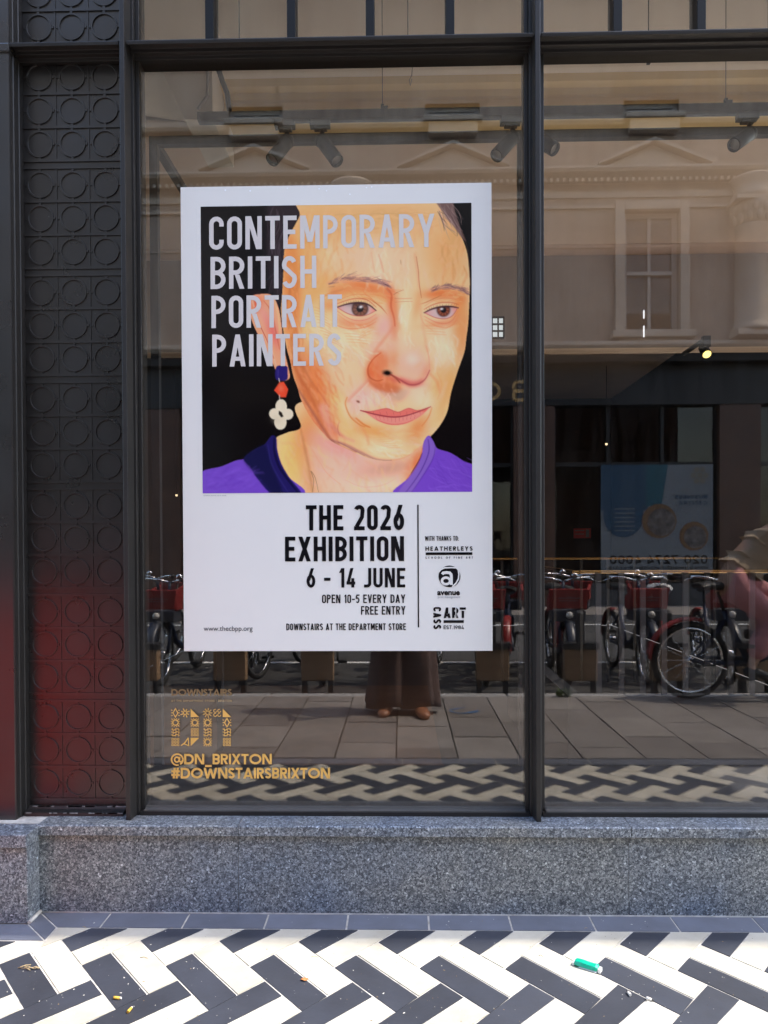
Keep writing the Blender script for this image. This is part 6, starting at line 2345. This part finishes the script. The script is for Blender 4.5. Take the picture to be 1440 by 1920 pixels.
for u, v, r_ in ((0.54, 0.53, 0.125), (0.84, 0.67, 0.10)):
    ad_poly(mb, [(u + r_ * math.cos(2 * math.pi * k / 24), v + r_ * BW_ / BH_ * math.sin(2 * math.pi * k / 24)) for k in range(24)][::-1], 0.009)
mb.build('round_photo', M['bill_photo'], o)
mb = MB()
for k in range(7):
    a = math.pi / 3 * k
    u, v = (0.88, 0.10) if k == 6 else (0.88 + 0.055 * math.cos(a), 0.10 + 0.06 * math.sin(a))
    pts = [(u + 0.026 * math.cos(math.pi / 3 * j), v + 0.028 * math.sin(math.pi / 3 * j)) for j in range(6)]
    ad_poly(mb, pts[::-1], 0.006)
mb.build('emblem', mat('bill_emblem', (0.20, 0.17, 0.12), 0.5), bill)


def ad_text(s_, u_left, u_right, v0, v1, t, m, name, font=DIN):
    """printed the right way round for someone in the street"""
    mb = MB()
    st = text_polys(s_, 0, (u_right - u_left) * BW_, 0, (v1 - v0) * BH_, t, font, 0.16)
    for i, q in enumerate(st):
        for pl in q:
            mb.add([(ba.x + u_right * BW_ - x, FY + 0.016 + 0.0006 * (i % 5), ba.z - v0 * BH_ - y) for x, y in pl], [tuple(range(len(pl)))[::-1]])
    return mb.build(name, m, bill)


ad_text('020 7274 4000', 0.08, 0.95, 0.835, 0.915, 0.028, M['ink'], 'telephone_number', GEO)
font_mesh('www.bonmarchebusinesscentre.co.uk', 0.0, 1.0, 0.965, 0.026, lambda u, v, d: (ba.x + (0.96 - 0.9 * u) * BW_, FY + 0.017, ba.z - v * BH_), 0.0, 'web_address', M['ink'], bill, 0.0, bill['_base'])
ad_text('BUSINESS', 0.66, 0.95, 0.28, 0.315, 0.016, M['bill_blue'], 'advert_heading', GEO)
ad_text('CENTRE', 0.70, 0.95, 0.335, 0.37, 0.016, M['bill_blue'], 'advert_heading', GEO)
mb = MB()
for k in range(6):
    ad_poly(mb, [(0.12, 0.40 + 0.04 * k), (0.30, 0.40 + 0.04 * k), (0.30, 0.412 + 0.04 * k), (0.12, 0.412 + 0.04 * k)][::-1], 0.007)
mb.build('advert_text_lines', M['bill_white'], bill)

# unseen red board, added to give the red gleam in the dark paint
sb = thing('gleam_board', 'unseen red stand-in board added for the red gleam in the dark panel at the left', 'stand-in board', (-1.72, -1.05, 0), R(-40))
for s_ in (1, -1):
    mb = MB()
    Mx = Matrix.Translation((0, 0, 0.0)) @ Matrix.Rotation(R(13 * s_), 4, 'X')
    mb.box(-0.34, 0.34, -0.012 + s_ * 0.02, 0.012 + s_ * 0.02, -0.93, 0.02, 0, Matrix.Translation((0, 0, 0.935)) @ Mx)
    mb.build('board', M['board_red'], sb, bevel=0.004)
mb = MB()
mb.box(-0.36, 0.36, -0.035, 0.035, 0.95, 0.985)
mb.build('top_bar', M['steel_black'], sb)

# ------------------------------------------------------------------ hire bikes in their stands along the kerb (seen mirrored)
def make_bike(label, covered=False):
    """bike standing at the origin, front wheel towards +y, ground at z = 0"""
    t = thing('hire_bike', label, 'bicycle', (0, 0, 0), 0, 'hire bikes along the kerb')
    wr = 0.29
    fy, ry = 0.0, -1.05
    for nm, y in (('front_wheel', fy), ('rear_wheel', ry)):
        c = Vector((0, y, wr))
        ringp = [(0, y + (wr - 0.022) * math.cos(2 * math.pi * k / 28), wr + (wr - 0.022) * math.sin(2 * math.pi * k / 28)) for k in range(28)]
        mb = MB()
        mb.tube(ringp, 0.022, 8, closed=True)
        w_ = mb.build(nm, M['rubber'], t)
        mb = MB()
        mb.tube([(0, y + (wr - 0.05) * math.cos(2 * math.pi * k / 28), wr + (wr - 0.05) * math.sin(2 * math.pi * k / 28)) for k in range(28)], 0.012, 6, closed=True)
        for k in range(14):
            a = 2 * math.pi * k / 14
            mb.tube([(0.02 * (-1) ** k, y, wr), (0, y + (wr - 0.055) * math.cos(a), wr + (wr - 0.055) * math.sin(a))], 0.0022, 4, caps=False)
        mb.lathe([(0.012, -0.045), (0.03, -0.035), (0.03, 0.035), (0.012, 0.045)], c, 10, axis=(1, 0, 0))
        mb.build('rim', M['chrome'], w_)
    mb = MB()
    bb = Vector((0, -0.62, 0.27))
    hd0, hd1 = Vector((0, -0.14, 0.60)), Vector((0, -0.19, 0.78))
    st1 = Vector((0, -0.80, 0.66))
    mb.tube([hd0, hd1], 0.024, 8)
    mb.tube([hd0 + Vector((0, 0, 0.05)), (0, -0.38, 0.36), bb], 0.030, 8)
    mb.tube([bb, st1], 0.022, 8)
    for sx in (-1, 1):
        mb.tube([bb + Vector((sx * 0.02, 0, 0)), (sx * 0.055, -0.9, 0.28), (sx * 0.055, ry, wr)], 0.012, 6)
        mb.tube([(0, -0.78, 0.6), (sx * 0.055, ry + 0.06, wr + 0.06), (sx * 0.055, ry, wr)], 0.010, 6)
        mb.tube([hd0, (sx * 0.055, -0.09, 0.50), (sx * 0.058, fy, wr)], 0.014, 6)
    mb.tube([hd1, (0, -0.24, 0.93)], 0.016, 8)
    mb.build('frame', M['bike_blue'], t)
    mb = MB()
    for sx in (-1, 1):
        mb.tube([(sx * 0.02, -0.24, 0.93), (sx * 0.12, -0.22, 0.955), (sx * 0.24, -0.28, 0.965), (sx * 0.31, -0.40, 0.95)], 0.013, 7)
        mb.tube([(sx * 0.24, -0.24, 0.955), (sx * 0.30, -0.30, 0.93), (sx * 0.33, -0.36, 0.92)], 0.006, 5)
    mb.lathe([(0.01, -0.02), (0.03, -0.015), (0.032, 0.01), (0.01, 0.025)], (0.10, -0.21, 0.985), 10)
    hbar = mb.build('handlebar', M['chrome'], t)
    mb = MB()
    for sx in (-1, 1):
        mb.tube([(sx * 0.25, -0.295, 0.964), (sx * 0.315, -0.41, 0.949)], 0.018, 8)
        mb.tube([(sx * 0.10, -0.22, 0.95), (sx * 0.13, -0.05, 0.87), (sx * 0.06, -0.06, 0.6)], 0.004, 5)
    mb.build('grip', M['rubber'], hbar)
    # red front carrier with its black tray
    mb = MB()
    mb.prism([(-0.155, 0.70), (0.155, 0.70), (0.175, 0.875), (-0.175, 0.875)], 0.055, 0.085, axis='y')
    mb.prism([(-0.12, 0.685), (0.05, 0.685), (0.055, 0.85), (-0.12, 0.80)], -0.165, -0.135)
    mb.prism([(-0.12, 0.685), (0.05, 0.685), (0.055, 0.85), (-0.12, 0.80)], 0.135, 0.165)
    bk = mb.build('front_carrier', M['red'], t, bevel=0.008)
    mb = MB()
    mb.box(-0.10, 0.10, 0.086, 0.089, 0.79, 0.797)
    mb.box(-0.085, 0.08, 0.086, 0.089, 0.768, 0.773)
    mb.box(-0.02, 0.02, 0.086, 0.0895, 0.802, 0.806)
    mb.build('carrier_marking', M['bill_white'], bk)
    mb = MB()
    mb.box(-0.15, 0.15, -0.12, 0.09, 0.585, 0.684)
    mb.build('carrier_tray', M['bike_grey'], t, bevel=0.01)
    mb = MB()
    mb.lathe([(0.005, 0), (0.028, 0.004), (0.032, 0.02), (0.02, 0.05)], (0, 0.145, 0.645), 12, axis=(0, -1, 0))
    mb.build('headlamp', M['lens'], t)
    # mudguards
    def guard(cy, a0, a1, wd, r):
        vs, fs = [], []
        n = 14
        for k in range(n + 1):
            a = R(a0 + (a1 - a0) * k / n)
            for x, dr in ((-wd, -0.02), (-wd * 0.6, 0.0), (wd * 0.6, 0.0), (wd, -0.02)):
                vs.append((x, cy + (r + dr) * math.cos(a), wr + (r + dr) * math.sin(a)))
        for k in range(n):
            for q in range(3):
                fs.append((k * 4 + q, k * 4 + q + 1, (k + 1) * 4 + q + 1, (k + 1) * 4 + q))
        return vs, fs
    mb = MB()
    mb.add(*guard(ry, 75, 178, 0.04, wr + 0.03), 0, True)
    o = mb.build('rear_mudguard', M['red'], t)
    o.modifiers.new('thickness', 'SOLIDIFY').thickness = 0.004
    mb = MB()
    mb.box(-0.035, 0.035, ry - wr - 0.045, ry - wr - 0.034, wr + 0.0, wr + 0.05)
    mb.build('rear_reflector', M['bill_white'], t)
    mb = MB()
    mb.add(*guard(fy, 20, 150, 0.04, wr + 0.028), 0, True)
    o = mb.build('front_mudguard', M['bike_grey'], t)
    o.modifiers.new('thickness', 'SOLIDIFY').thickness = 0.004
    # saddle
    mb = MB()
    mb.tube([st1, (0, -0.84, 0.80)], 0.014, 8)
    sdl = [(-0.06, 0.0), (-0.02, 0.10), (0.0, 0.27)]
    vs, fs = [], []
    secs = [(-0.98, 0.085, 0.83), (-0.93, 0.105, 0.85), (-0.85, 0.085, 0.845), (-0.77, 0.045, 0.84), (-0.71, 0.022, 0.835)]
    n = 10
    for y, hw, z in secs:
        for k in range(n):
            a = 2 * math.pi * k / n
            vs.append((hw * math.cos(a), y, z + 0.032 * math.sin(a)))
    for i in range(len(secs) - 1):
        for k in range(n):
            fs.append((i * n + k, i * n + (k + 1) % n, (i + 1) * n + (k + 1) % n, (i + 1) * n + k))
    fs += [tuple(range(n)), tuple((len(secs) - 1) * n + k for k in range(n))]
    mb.add(vs, fs, 0, True)
    sad = mb.build('saddle', M['seat_black'], t)
    if covered:
        mb = MB()
        vs = []
        random.seed(4)
        for y, hw, z in secs:
            for k in range(n):
                a = 2 * math.pi * k / n
                f_ = 1.15 + random.uniform(-0.05, 0.12)
                vs.append((hw * f_ * math.cos(a), y + random.uniform(-0.01, 0.01), z + 0.045 * f_ * math.sin(a)))
        mb.add(vs, fs, 0, True)
        mb.build('plastic_cover', M['cover'], sad)
    # chain guard, cranks, pedals
    mb = MB()
    mb.box(0.04, 0.075, -1.0, -0.52, 0.235, 0.315)
    mb.build('chain_guard', M['bike_grey'], t, bevel=0.012)
    mb = MB()
    mb.tube([bb + Vector((-0.06, 0, 0)), bb + Vector((0.085, 0, 0))], 0.014, 8)
    mb.tube([bb + Vector((0.09, 0, 0)), bb + Vector((0.10, 0.07, -0.14))], 0.010, 6)
    mb.tube([bb + Vector((-0.07, 0, 0)), bb + Vector((-0.08, -0.07, 0.14))], 0.010, 6)
    mb.box(0.10, 0.19, -0.62 + 0.02, -0.62 + 0.12, 0.12, 0.145)
    mb.box(-0.17, -0.08, -0.62 - 0.12, -0.62 - 0.02, 0.40, 0.425)
    mb.build('pedals', M['rubber'], t)
    return t


front_x = [RV(px, 1100, -4.75).x for px in (322, 468, 613, 758, 903, 1049, 1194, 1340)]
bike = make_bike('hire bike with red front carrier at the left edge of the mirrored row')
cov = make_bike('hire bike turned tail first with a pale plastic cover on its saddle', True)
names = {0: 'hire bike with red front carrier showing beside the left edge of the poster', 5: 'hire bike with red front carrier just right of the middle mullion',
         6: 'hire bike with red front carrier between the mullion and the cyclist', 7: 'hire bike with red front carrier half hidden by the cyclist in pink'}
hid = 'hire bike with red front carrier mostly hidden behind the poster'
random.seed(12)
for k, x in enumerate(front_x):
    b = bike if k == 0 else copy_tree(bike)
    b['label'] = names.get(k, hid)
    b.location = (x, -4.42 + random.uniform(-0.05, 0.05), ROAD_Z)
    b.rotation_euler = (0, 0, R(random.uniform(-9, 9)))
tail = {5: 'hire bike tail first with red mudguard right of the middle mullion', 6: None, 4: 'hire bike tail first with red mudguard between the poster and the mullion', -1: 'hire bike tail first with red mudguard and white reflector at the left window edge'}
for k in (-1, 1, 3, 4, 5, 6):
    x = front_x[max(k, 0)] + (0.37 if k >= 0 else -0.33)
    if k == 6:
        b = cov
        b['label'] = 'hire bike tail first with a pale plastic cover on its saddle'
    else:
        b = copy_tree(bike)
        b['label'] = tail.get(k) or 'hire bike tail first mostly hidden behind the poster'
    b.location = (x, -5.72 + random.uniform(-0.06, 0.06), ROAD_Z)
    b.rotation_euler = (0, 0, R(180 + random.uniform(8, 20)))
bpy.context.view_layer.update()
# docking stands
dk0 = None
for k, x in enumerate(front_x):
    if dk0 is None:
        dk0 = thing('docking_stand', '', 'bike stand', (0, 0, 0), 0, 'docking stands along the kerb')
        mb = MB()
        mb.box(-0.135, 0.135, -0.05, 0.05, 0.14, 0.40)
        mb.build('brown_panel', M['dock_brown'], dk0, bevel=0.006)
        mb = MB()
        mb.box(-0.15, 0.15, -0.06, 0.06, 0.4015, 0.455)
        mb.box(-0.13, -0.09, -0.04, 0.04, 0.0, 0.139)
        mb.box(0.09, 0.13, -0.04, 0.04, 0.0, 0.139)
        mb.box(-0.16, 0.16, -0.10, 0.10, 0.0, 0.02)
        mb.build('stand_frame', M['steel_black'], dk0, bevel=0.004)
        mb = MB()
        mb.prism([(-0.05, 0.456), (0.05, 0.456), (0.03, 0.70), (-0.03, 0.72)], -0.028, 0.028)
        mb.build('locking_post', M['steel_black'], dk0, bevel=0.006)
        d = dk0
    else:
        d = copy_tree(dk0)
    d.location = (x, -3.92, ROAD_Z)
    d['label'] = {0: 'brown panelled docking stand at the left end of the mirrored bike row', 5: 'brown panelled docking stand just right of the middle mullion', 6: 'brown panelled docking stand in front of the bike left of the cyclist', 7: 'brown panelled docking stand below the cyclist in pink'}.get(k, 'brown panelled docking stand mostly hidden behind the poster')

# weed growing at the kerb
g = RV(1053, 1298, KERB_Y + 0.06)
wd = thing('weed_tuft', 'small tuft of green weed growing at the kerb edge', 'weed', (g.x, KERB_Y + 0.13, 0.0))
mb = MB()
random.seed(2)
for k in range(70):
    a = random.uniform(0, 2 * math.pi)
    l = random.uniform(0.03, 0.09)
    w_ = random.uniform(0.003, 0.006)
    d = Vector((math.cos(a) * random.uniform(0.3, 1.2), math.sin(a) * 0.6, random.uniform(0.5, 1.0))).normalized()
    s_ = d.cross(Vector((0, 0, 1)))
    s_ = (s_.normalized() if s_.length > 1e-4 else Vector((1, 0, 0))) * w_
    o = Vector((random.uniform(-0.05, 0.05), random.uniform(-0.01, 0.02), 0))
    m_ = o + d * l * 0.55 + Vector((0, 0, 0.008))
    e_ = o + d * l + Vector((0, 0, -0.004))
    mb.add([o - s_ * 0.4, o + s_ * 0.4, m_ + s_, m_ - s_, e_], [(0, 1, 2, 3), (3, 2, 4)])
mb.build('leaves', M['grass'], wd)
# blue spray mark on the paving
mb = MB()
c = RV(868, 1318, -2.95)
c = Vector((c.x, -2.86, 0.0035))
for q in (arc(c.x, c.y, 0.10, 0.09, 10, 170, 8), [(c.x - 0.10, c.y - 0.02), (c.x + 0.02, c.y - 0.10)], [(c.x + 0.10, c.y + 0.0), (c.x + 0.02, c.y + 0.07)]):
    for pl in stroke(q, 0.016):
        mb.add([(x, y, 0.0035 + 0.0004 * len(mb.f) % 3 * 0.0002) for x, y in pl], [(0, 1, 2, 3)])
o = mb.build('spray_mark', M['blue_mark'])
struct(o)


# ------------------------------------------------------------------ people
def skinned(name, joints, edges, m, parent, root=0, sub=2, base=(0, 0, 0)):
    """joints: [(x, y, z, rx, ry)]"""
    me = bpy.data.meshes.new(name)
    me.from_pydata([(j[0] - base[0], j[1] - base[1], j[2] - base[2]) for j in joints], edges, [])
    o = bpy.data.objects.new(name, me)
    COL.objects.link(o)
    md = o.modifiers.new('skin', 'SKIN')
    md.use_smooth_shade = True
    for i, sv_ in enumerate(me.skin_vertices[0].data):
        r_ = joints[i][3:]
        sv_.radius = (r_[0], r_[-1])
        sv_.use_root = i == root
    sb_ = o.modifiers.new('smooth', 'SUBSURF')
    sb_.levels = sb_.render_levels = sub
    dg = bpy.context.evaluated_depsgraph_get()
    nm = bpy.data.meshes.new_from_object(o.evaluated_get(dg))
    bpy.data.objects.remove(o)
    for p in nm.polygons:
        p.use_smooth = True
    nm.materials.clear()
    nm.materials.append(m)
    o = bpy.data.objects.new(name, nm)
    COL.objects.link(o)
    o.parent = parent
    return o


def chain(n, start=0):
    return [(start + i, start + i + 1) for i in range(n - 1)]


def head_mesh(mb, c, fwd, k=1.0):
    """egg shaped head with nose, brow and chin, facing fwd (in the x-y plane)"""
    f = Vector(fwd).normalized()
    s_ = Vector((f.y, -f.x, 0))
    u = Vector((0, 0, 1))
    prof = []
    n, m = 14, 18
    vs, fs = [], []
    for i in range(n + 1):
        a = math.pi * i / n
        z = math.cos(a)
        r_ = math.sin(a)
        for j in range(m):
            t = 2 * math.pi * j / m
            dx, dy = math.cos(t), math.sin(t)          # dx forward, dy side
            fr = 0.095 if dx > 0 else 0.10
            x = r_ * dx * fr
            y = r_ * dy * (0.075 if z > -0.2 else 0.075 * (1 - 0.35 * (-z - 0.2)))
            if dx > 0.8 and -0.35 < z < 0.05:
                x += 0.022 * (1 - abs(z + 0.18) / 0.25) * (dx - 0.8) / 0.2 if abs(z + 0.18) < 0.25 else 0
            if dx > 0.6 and z < -0.7:
                x += 0.012
            vs.append(Vector(c) + k * (f * x + s_ * y + u * (z * 0.118)))
    for i in range(n):
        for j in range(m):
            fs.append((i * m + j, (i + 1) * m + j, (i + 1) * m + (j + 1) % m, i * m + (j + 1) % m))
    mb.add(vs, fs, 0, True)


def hand_joints(w, d, curl, side):
    """five short chains from the wrist w along d; returns (joints, edges offsets)"""
    d = Vector(d).normalized()
    c = Vector(curl).normalized()
    s_ = d.cross(c).normalized()
    js, es = [], []
    for q, ln in enumerate((0.060, 0.072, 0.078, 0.070, 0.056)):
        if q == 0:
            o = w + s_ * (0.030 * side) + d * 0.025
            p = [o, o + s_ * (0.018 * side) + d * 0.025, o + s_ * (0.02 * side) + d * 0.05 + c * 0.01]
        else:
            o = w + s_ * ((0.026 - 0.0175 * (q - 1)) * side) + d * 0.075
            p = [o, o + d * ln * 0.5 + c * 0.012, o + d * ln * 0.75 + c * 0.035]
        st_ = len(js)
        js += [(*v, r_, r_) for v, r_ in zip(p, (0.010, 0.009, 0.007))]
        es += [(st_, st_ + 1), (st_ + 1, st_ + 2), ('w', st_)]
    return js, es


# --- the photographer, standing behind the camera, facing the window
px_, py_ = RV(757, 1340, -2.70).x, -2.80
ph = world_thing('person', 'person in wide brown trousers and brown shoes, reflected below the poster', 'person', (px_, py_, 0))
B0 = ph['_base']
J = [(px_, py_, 0.90, 0.125, 0.09), (px_, py_, 1.05, 0.115, 0.085), (px_, py_ - 0.01, 1.22, 0.135, 0.09), (px_, py_ - 0.01, 1.36, 0.10, 0.07), (px_, py_, 1.43, 0.05, 0.05), (px_, py_ + 0.01, 1.50, 0.05, 0.05)]
E = chain(6)
for sx in (-1, 1):
    o = len(J)
    J += [(px_ + sx * 0.085, py_, 0.80, 0.08, 0.08), (px_ + sx * 0.095, py_ + 0.01, 0.46, 0.055, 0.055), (px_ + sx * 0.105, py_, 0.09, 0.035, 0.04), (px_ + sx * 0.115, py_ + 0.03, 0.045, 0.032, 0.028), (px_ + sx * 0.125, py_ + 0.13, 0.03, 0.03, 0.02)]
    E += [(0, o)] + chain(5, o)
    o = len(J)
    J += [(px_ + sx * 0.15, py_ - 0.01, 1.35, 0.05, 0.05), (px_ + sx * 0.19, py_ - 0.02, 1.10, 0.038, 0.038), (px_ + sx * 0.09, py_ + 0.19, 1.06, 0.028, 0.024)]
    E += [(3, o)] + chain(3, o)
    w_ = Vector((px_ + sx * 0.065, py_ + 0.225, 1.07))
    o2 = len(J)
    J.append((*w_, 0.026, 0.018))
    E.append((o + 2, o2))
    js, es = hand_joints(w_, (-sx * 0.25, 0.2, 0.9), (-sx * 0.8, 0.3, 0), sx)
    o3 = len(J)
    J += js
    E += [((o2 if a == 'w' else a + o3), b + o3) for a, b in es]
body = skinned('body', J, E, M['skin'], ph, 0, 2, B0)
mb = MB()
head_mesh(mb, (px_, py_ + 0.03, 1.60), (0, 1, -0.15))
hd = mb.build('head', M['skin'], ph)
mb = MB()
mb.lathe([(0.01, 0.13), (0.07, 0.11), (0.10, 0.05), (0.107, -0.03), (0.10, -0.12), (0.085, -0.20)], (px_, py_ + 0.002, 1.605), 18)
mb.build('hair', M['hair'], ph)
J = [(px_, py_, 1.0, 0.135, 0.10), (px_, py_, 1.12, 0.13, 0.10), (px_, py_ - 0.01, 1.25, 0.145, 0.10), (px_, py_ - 0.01, 1.37, 0.10, 0.075), (px_, py_, 0.93, 0.15, 0.11)]
E = [(0, 1), (1, 2), (2, 3), (0, 4)]
for sx in (-1, 1):
    o = len(J)
    J += [(px_ + sx * 0.15, py_ - 0.01, 1.355, 0.062, 0.062), (px_ + sx * 0.19, py_ - 0.02, 1.11, 0.05, 0.05), (px_ + sx * 0.12, py_ + 0.12, 1.075, 0.04, 0.04)]
    E += [(3, o)] + chain(3, o)
skinned('shirt', J, E, M['top'], ph, 0, 2, B0)
# wide trousers: one pleated tube per leg
def trouser_leg(mb, cx_, cy_, top, bot, r0, r1, seed, lift=0.0):
    random.seed(seed)
    n, m = 40, 16
    ph_ = [random.uniform(0, 6.28) for _ in range(5)]
    vs, fs = [], []
    for i in range(m + 1):
        t = i / m
        r_ = r0 + (r1 - r0) * t ** 1.2
        z = top + (bot - top) * t
        for k in range(n):
            a = 2 * math.pi * k / n
            f_ = 1 + t * (0.10 * math.sin(5 * a + ph_[0] + 0.6 * t) + 0.06 * math.sin(9 * a + ph_[1] - 1.2 * t) + 0.03 * math.sin(14 * a + ph_[2]))
            vs.append((cx_[0] + (cx_[1] - cx_[0]) * t + r_ * f_ * math.cos(a), cy_ + 0.80 * r_ * f_ * math.sin(a), z + t * 0.012 * math.sin(3 * a + ph_[3])))
    for i in range(m):
        for k in range(n):
            fs.append((i * n + k, i * n + (k + 1) % n, (i + 1) * n + (k + 1) % n, (i + 1) * n + k))
    mb.add(vs, fs, 0, True)


mb = MB()
mb.lathe([(0.15, 0.96), (0.17, 0.86), (0.165, 0.74)], (px_, py_, 0), 24, caps=False)
trouser_leg(mb, (px_ - 0.07, px_ - 0.105), py_, 0.86, 0.055, 0.115, 0.155, 3)
trouser_leg(mb, (px_ + 0.07, px_ + 0.105), py_, 0.86, 0.055, 0.115, 0.145, 8)
o = mb.build('trousers', M['trouser'], ph)
o.modifiers.new('thickness', 'SOLIDIFY').thickness = 0.004
for sx, dy in ((-1, 0.0), (1, 0.05)):
    mb = MB()
    vs, fs = [], []
    x0 = px_ + sx * 0.115
    n = 12
    for y, hw, hz in ((-0.10, 0.02, 0.05), (-0.07, 0.036, 0.075), (0.0, 0.04, 0.08), (0.08, 0.046, 0.062), (0.14, 0.044, 0.05), (0.18, 0.026, 0.036)):
        for k in range(n):
            a = 2 * math.pi * k / n
            vs.append((x0 + hw * math.cos(a) + sx * 0.15 * y, py_ + dy + y, max(0.004, hz * 0.5 + hz * 0.5 * math.sin(a))))
    for i in range(5):
        for k in range(n):
            fs.append((i * n + k, i * n + (k + 1) % n, (i + 1) * n + (k + 1) % n, (i + 1) * n + k))
    fs += [tuple(range(n)), tuple(5 * n + k for k in range(n))]
    mb.add(vs, fs, 0, True)
    mb.build('shoe', M['shoe'], ph)
phn = world_thing('phone', 'black phone held up in both hands by the person in brown trousers', 'phone', (px_, -2.56, CAM_H - 0.08))
mb = MB()
mb.box(px_ - 0.036, px_ + 0.036, -2.562, -2.553, CAM_H - 0.085, CAM_H + 0.07)
mb.build('phone_case', M['phone'], phn, bevel=0.003)
mb = MB()
mb.lathe([(0.0005, 0), (0.006, 0), (0.006, -0.002), (0.0005, -0.002)], (px_ - 0.015, -2.5525, CAM_H + 0.05), 10, axis=(0, -1, 0))
mb.build('lens', M['lens'], phn)

# --- the cyclist passing at the right, leaning forward to the right
cb = copy_tree(bike)
hx, hy = RV(1352, 1105, -3.28).x, -3.28
cb['label'] = 'hire bike ridden along the kerb by the person in pink trousers'
cb.location = (hx + 0.82, hy, 0.0)
cb.rotation_euler = (0, 0, R(-90))
cy = world_thing('person', 'person in pink trousers and beige jacket leaning over a bike at the right edge', 'person', (hx, hy, 0))
B0 = cy['_base']
hip = (hx, hy, 0.90)
sh = (hx + 0.40, hy, 1.24)
J = [(*hip, 0.12, 0.11), (hx + 0.14, hy, 1.03, 0.115, 0.10), (hx + 0.29, hy, 1.17, 0.125, 0.10), (*sh, 0.09, 0.07), (hx + 0.46, hy, 1.31, 0.05, 0.05), (hx + 0.51, hy, 1.36, 0.05, 0.05)]
E = chain(6)
for sy, knee, ank, toe in ((1, (hx + 0.34, 0.62), (hx + 0.17, 0.24), (hx + 0.31, 0.17)), (-1, (hx + 0.42, 0.80), (hx + 0.26, 0.50), (hx + 0.40, 0.46))):
    o = len(J)
    yy = hy + sy * 0.10
    J += [(hx + 0.04, yy, 0.84, 0.085, 0.085), (knee[0], yy, knee[1], 0.058, 0.058), (ank[0], yy, ank[1], 0.036, 0.036), (toe[0], yy, toe[1], 0.03, 0.024)]
    E += [(0, o)] + chain(4, o)
    o = len(J)
    ys = hy + sy * 0.15
    J += [(hx + 0.39, ys, 1.22, 0.05, 0.05), (hx + 0.45, hy + sy * 0.24, 1.04, 0.038, 0.038), (hx + 0.50, hy + sy * 0.29, 0.985, 0.028, 0.024)]
    E += [(3, o)] + chain(3, o)
    w_ = Vector((hx + 0.50, hy + sy * 0.29, 0.985))
    js, es = hand_joints(w_, (0.9, -sy * 0.3, 0.0), (0.2, 0, -1), sy)
    o3 = len(J)
    J += js
    E += [((o + 2 if a == 'w' else a + o3), b + o3) for a, b in es]
skinned('body', J, E, M['skin'], cy, 0, 2, B0)
mb = MB()
head_mesh(mb, (hx + 0.56, hy, 1.45), (1, 0, -0.1))
mb.build('head', M['skin'], cy)
mb = MB()
mb.lathe([(0.01, 0.13), (0.07, 0.11), (0.10, 0.05), (0.105, -0.03), (0.09, -0.11)], (hx + 0.535, hy, 1.455), 18)
mb.build('hair', M['hair'], cy)
J = [(hx - 0.02, hy, 0.88, 0.14, 0.13), (hx + 0.14, hy, 1.01, 0.13, 0.125)]
E = [(0, 1)]
for sy, knee, ank in ((1, (hx + 0.34, 0.62), (hx + 0.19, 0.30)), (-1, (hx + 0.42, 0.80), (hx + 0.28, 0.56))):
    o = len(J)
    yy = hy + sy * 0.10
    J += [(hx + 0.06, yy, 0.83, 0.115, 0.11), (knee[0], yy, knee[1], 0.10, 0.095), (ank[0], yy, ank[1], 0.115, 0.085)]
    E += [(0, o)] + chain(3, o)
skinned('trousers', J, E, M['pink'], cy, 0, 2, B0)
J = [(hx + 0.22, hy, 1.07, 0.14, 0.13), (hx + 0.28, hy, 1.12, 0.14, 0.13), (hx + 0.34, hy, 1.19, 0.15, 0.12), (hx + 0.42, hy, 1.25, 0.10, 0.085), (hx + 0.19, hy, 1.03, 0.13, 0.13)]
E = [(0, 1), (1, 2), (2, 3), (0, 4)]
for sy in (-1, 1):
    o = len(J)
    J += [(hx + 0.39, hy + sy * 0.15, 1.22, 0.066, 0.066), (hx + 0.45, hy + sy * 0.24, 1.05, 0.055, 0.055), (hx + 0.49, hy + sy * 0.28, 1.0, 0.042, 0.042)]
    E += [(3, o)] + chain(3, o)
skinned('jacket', J, E, M['beige'], cy, 0, 2, B0)
for sy, ank, toe in ((1, (hx + 0.17, 0.24), (hx + 0.31, 0.17)), (-1, (hx + 0.26, 0.50), (hx + 0.40, 0.46))):
    yy = hy + sy * 0.10
    skinned('shoe', [(ank[0] - 0.05, yy, ank[1] - 0.03, 0.042, 0.045), (ank[0] + 0.04, yy, ank[1] - 0.02, 0.045, 0.042), (toe[0] + 0.02, yy, toe[1] - 0.005, 0.042, 0.03), (toe[0] + 0.06, yy, toe[1] - 0.01, 0.03, 0.02)], chain(4), M['shoe_black'], cy, 0, 2, B0)
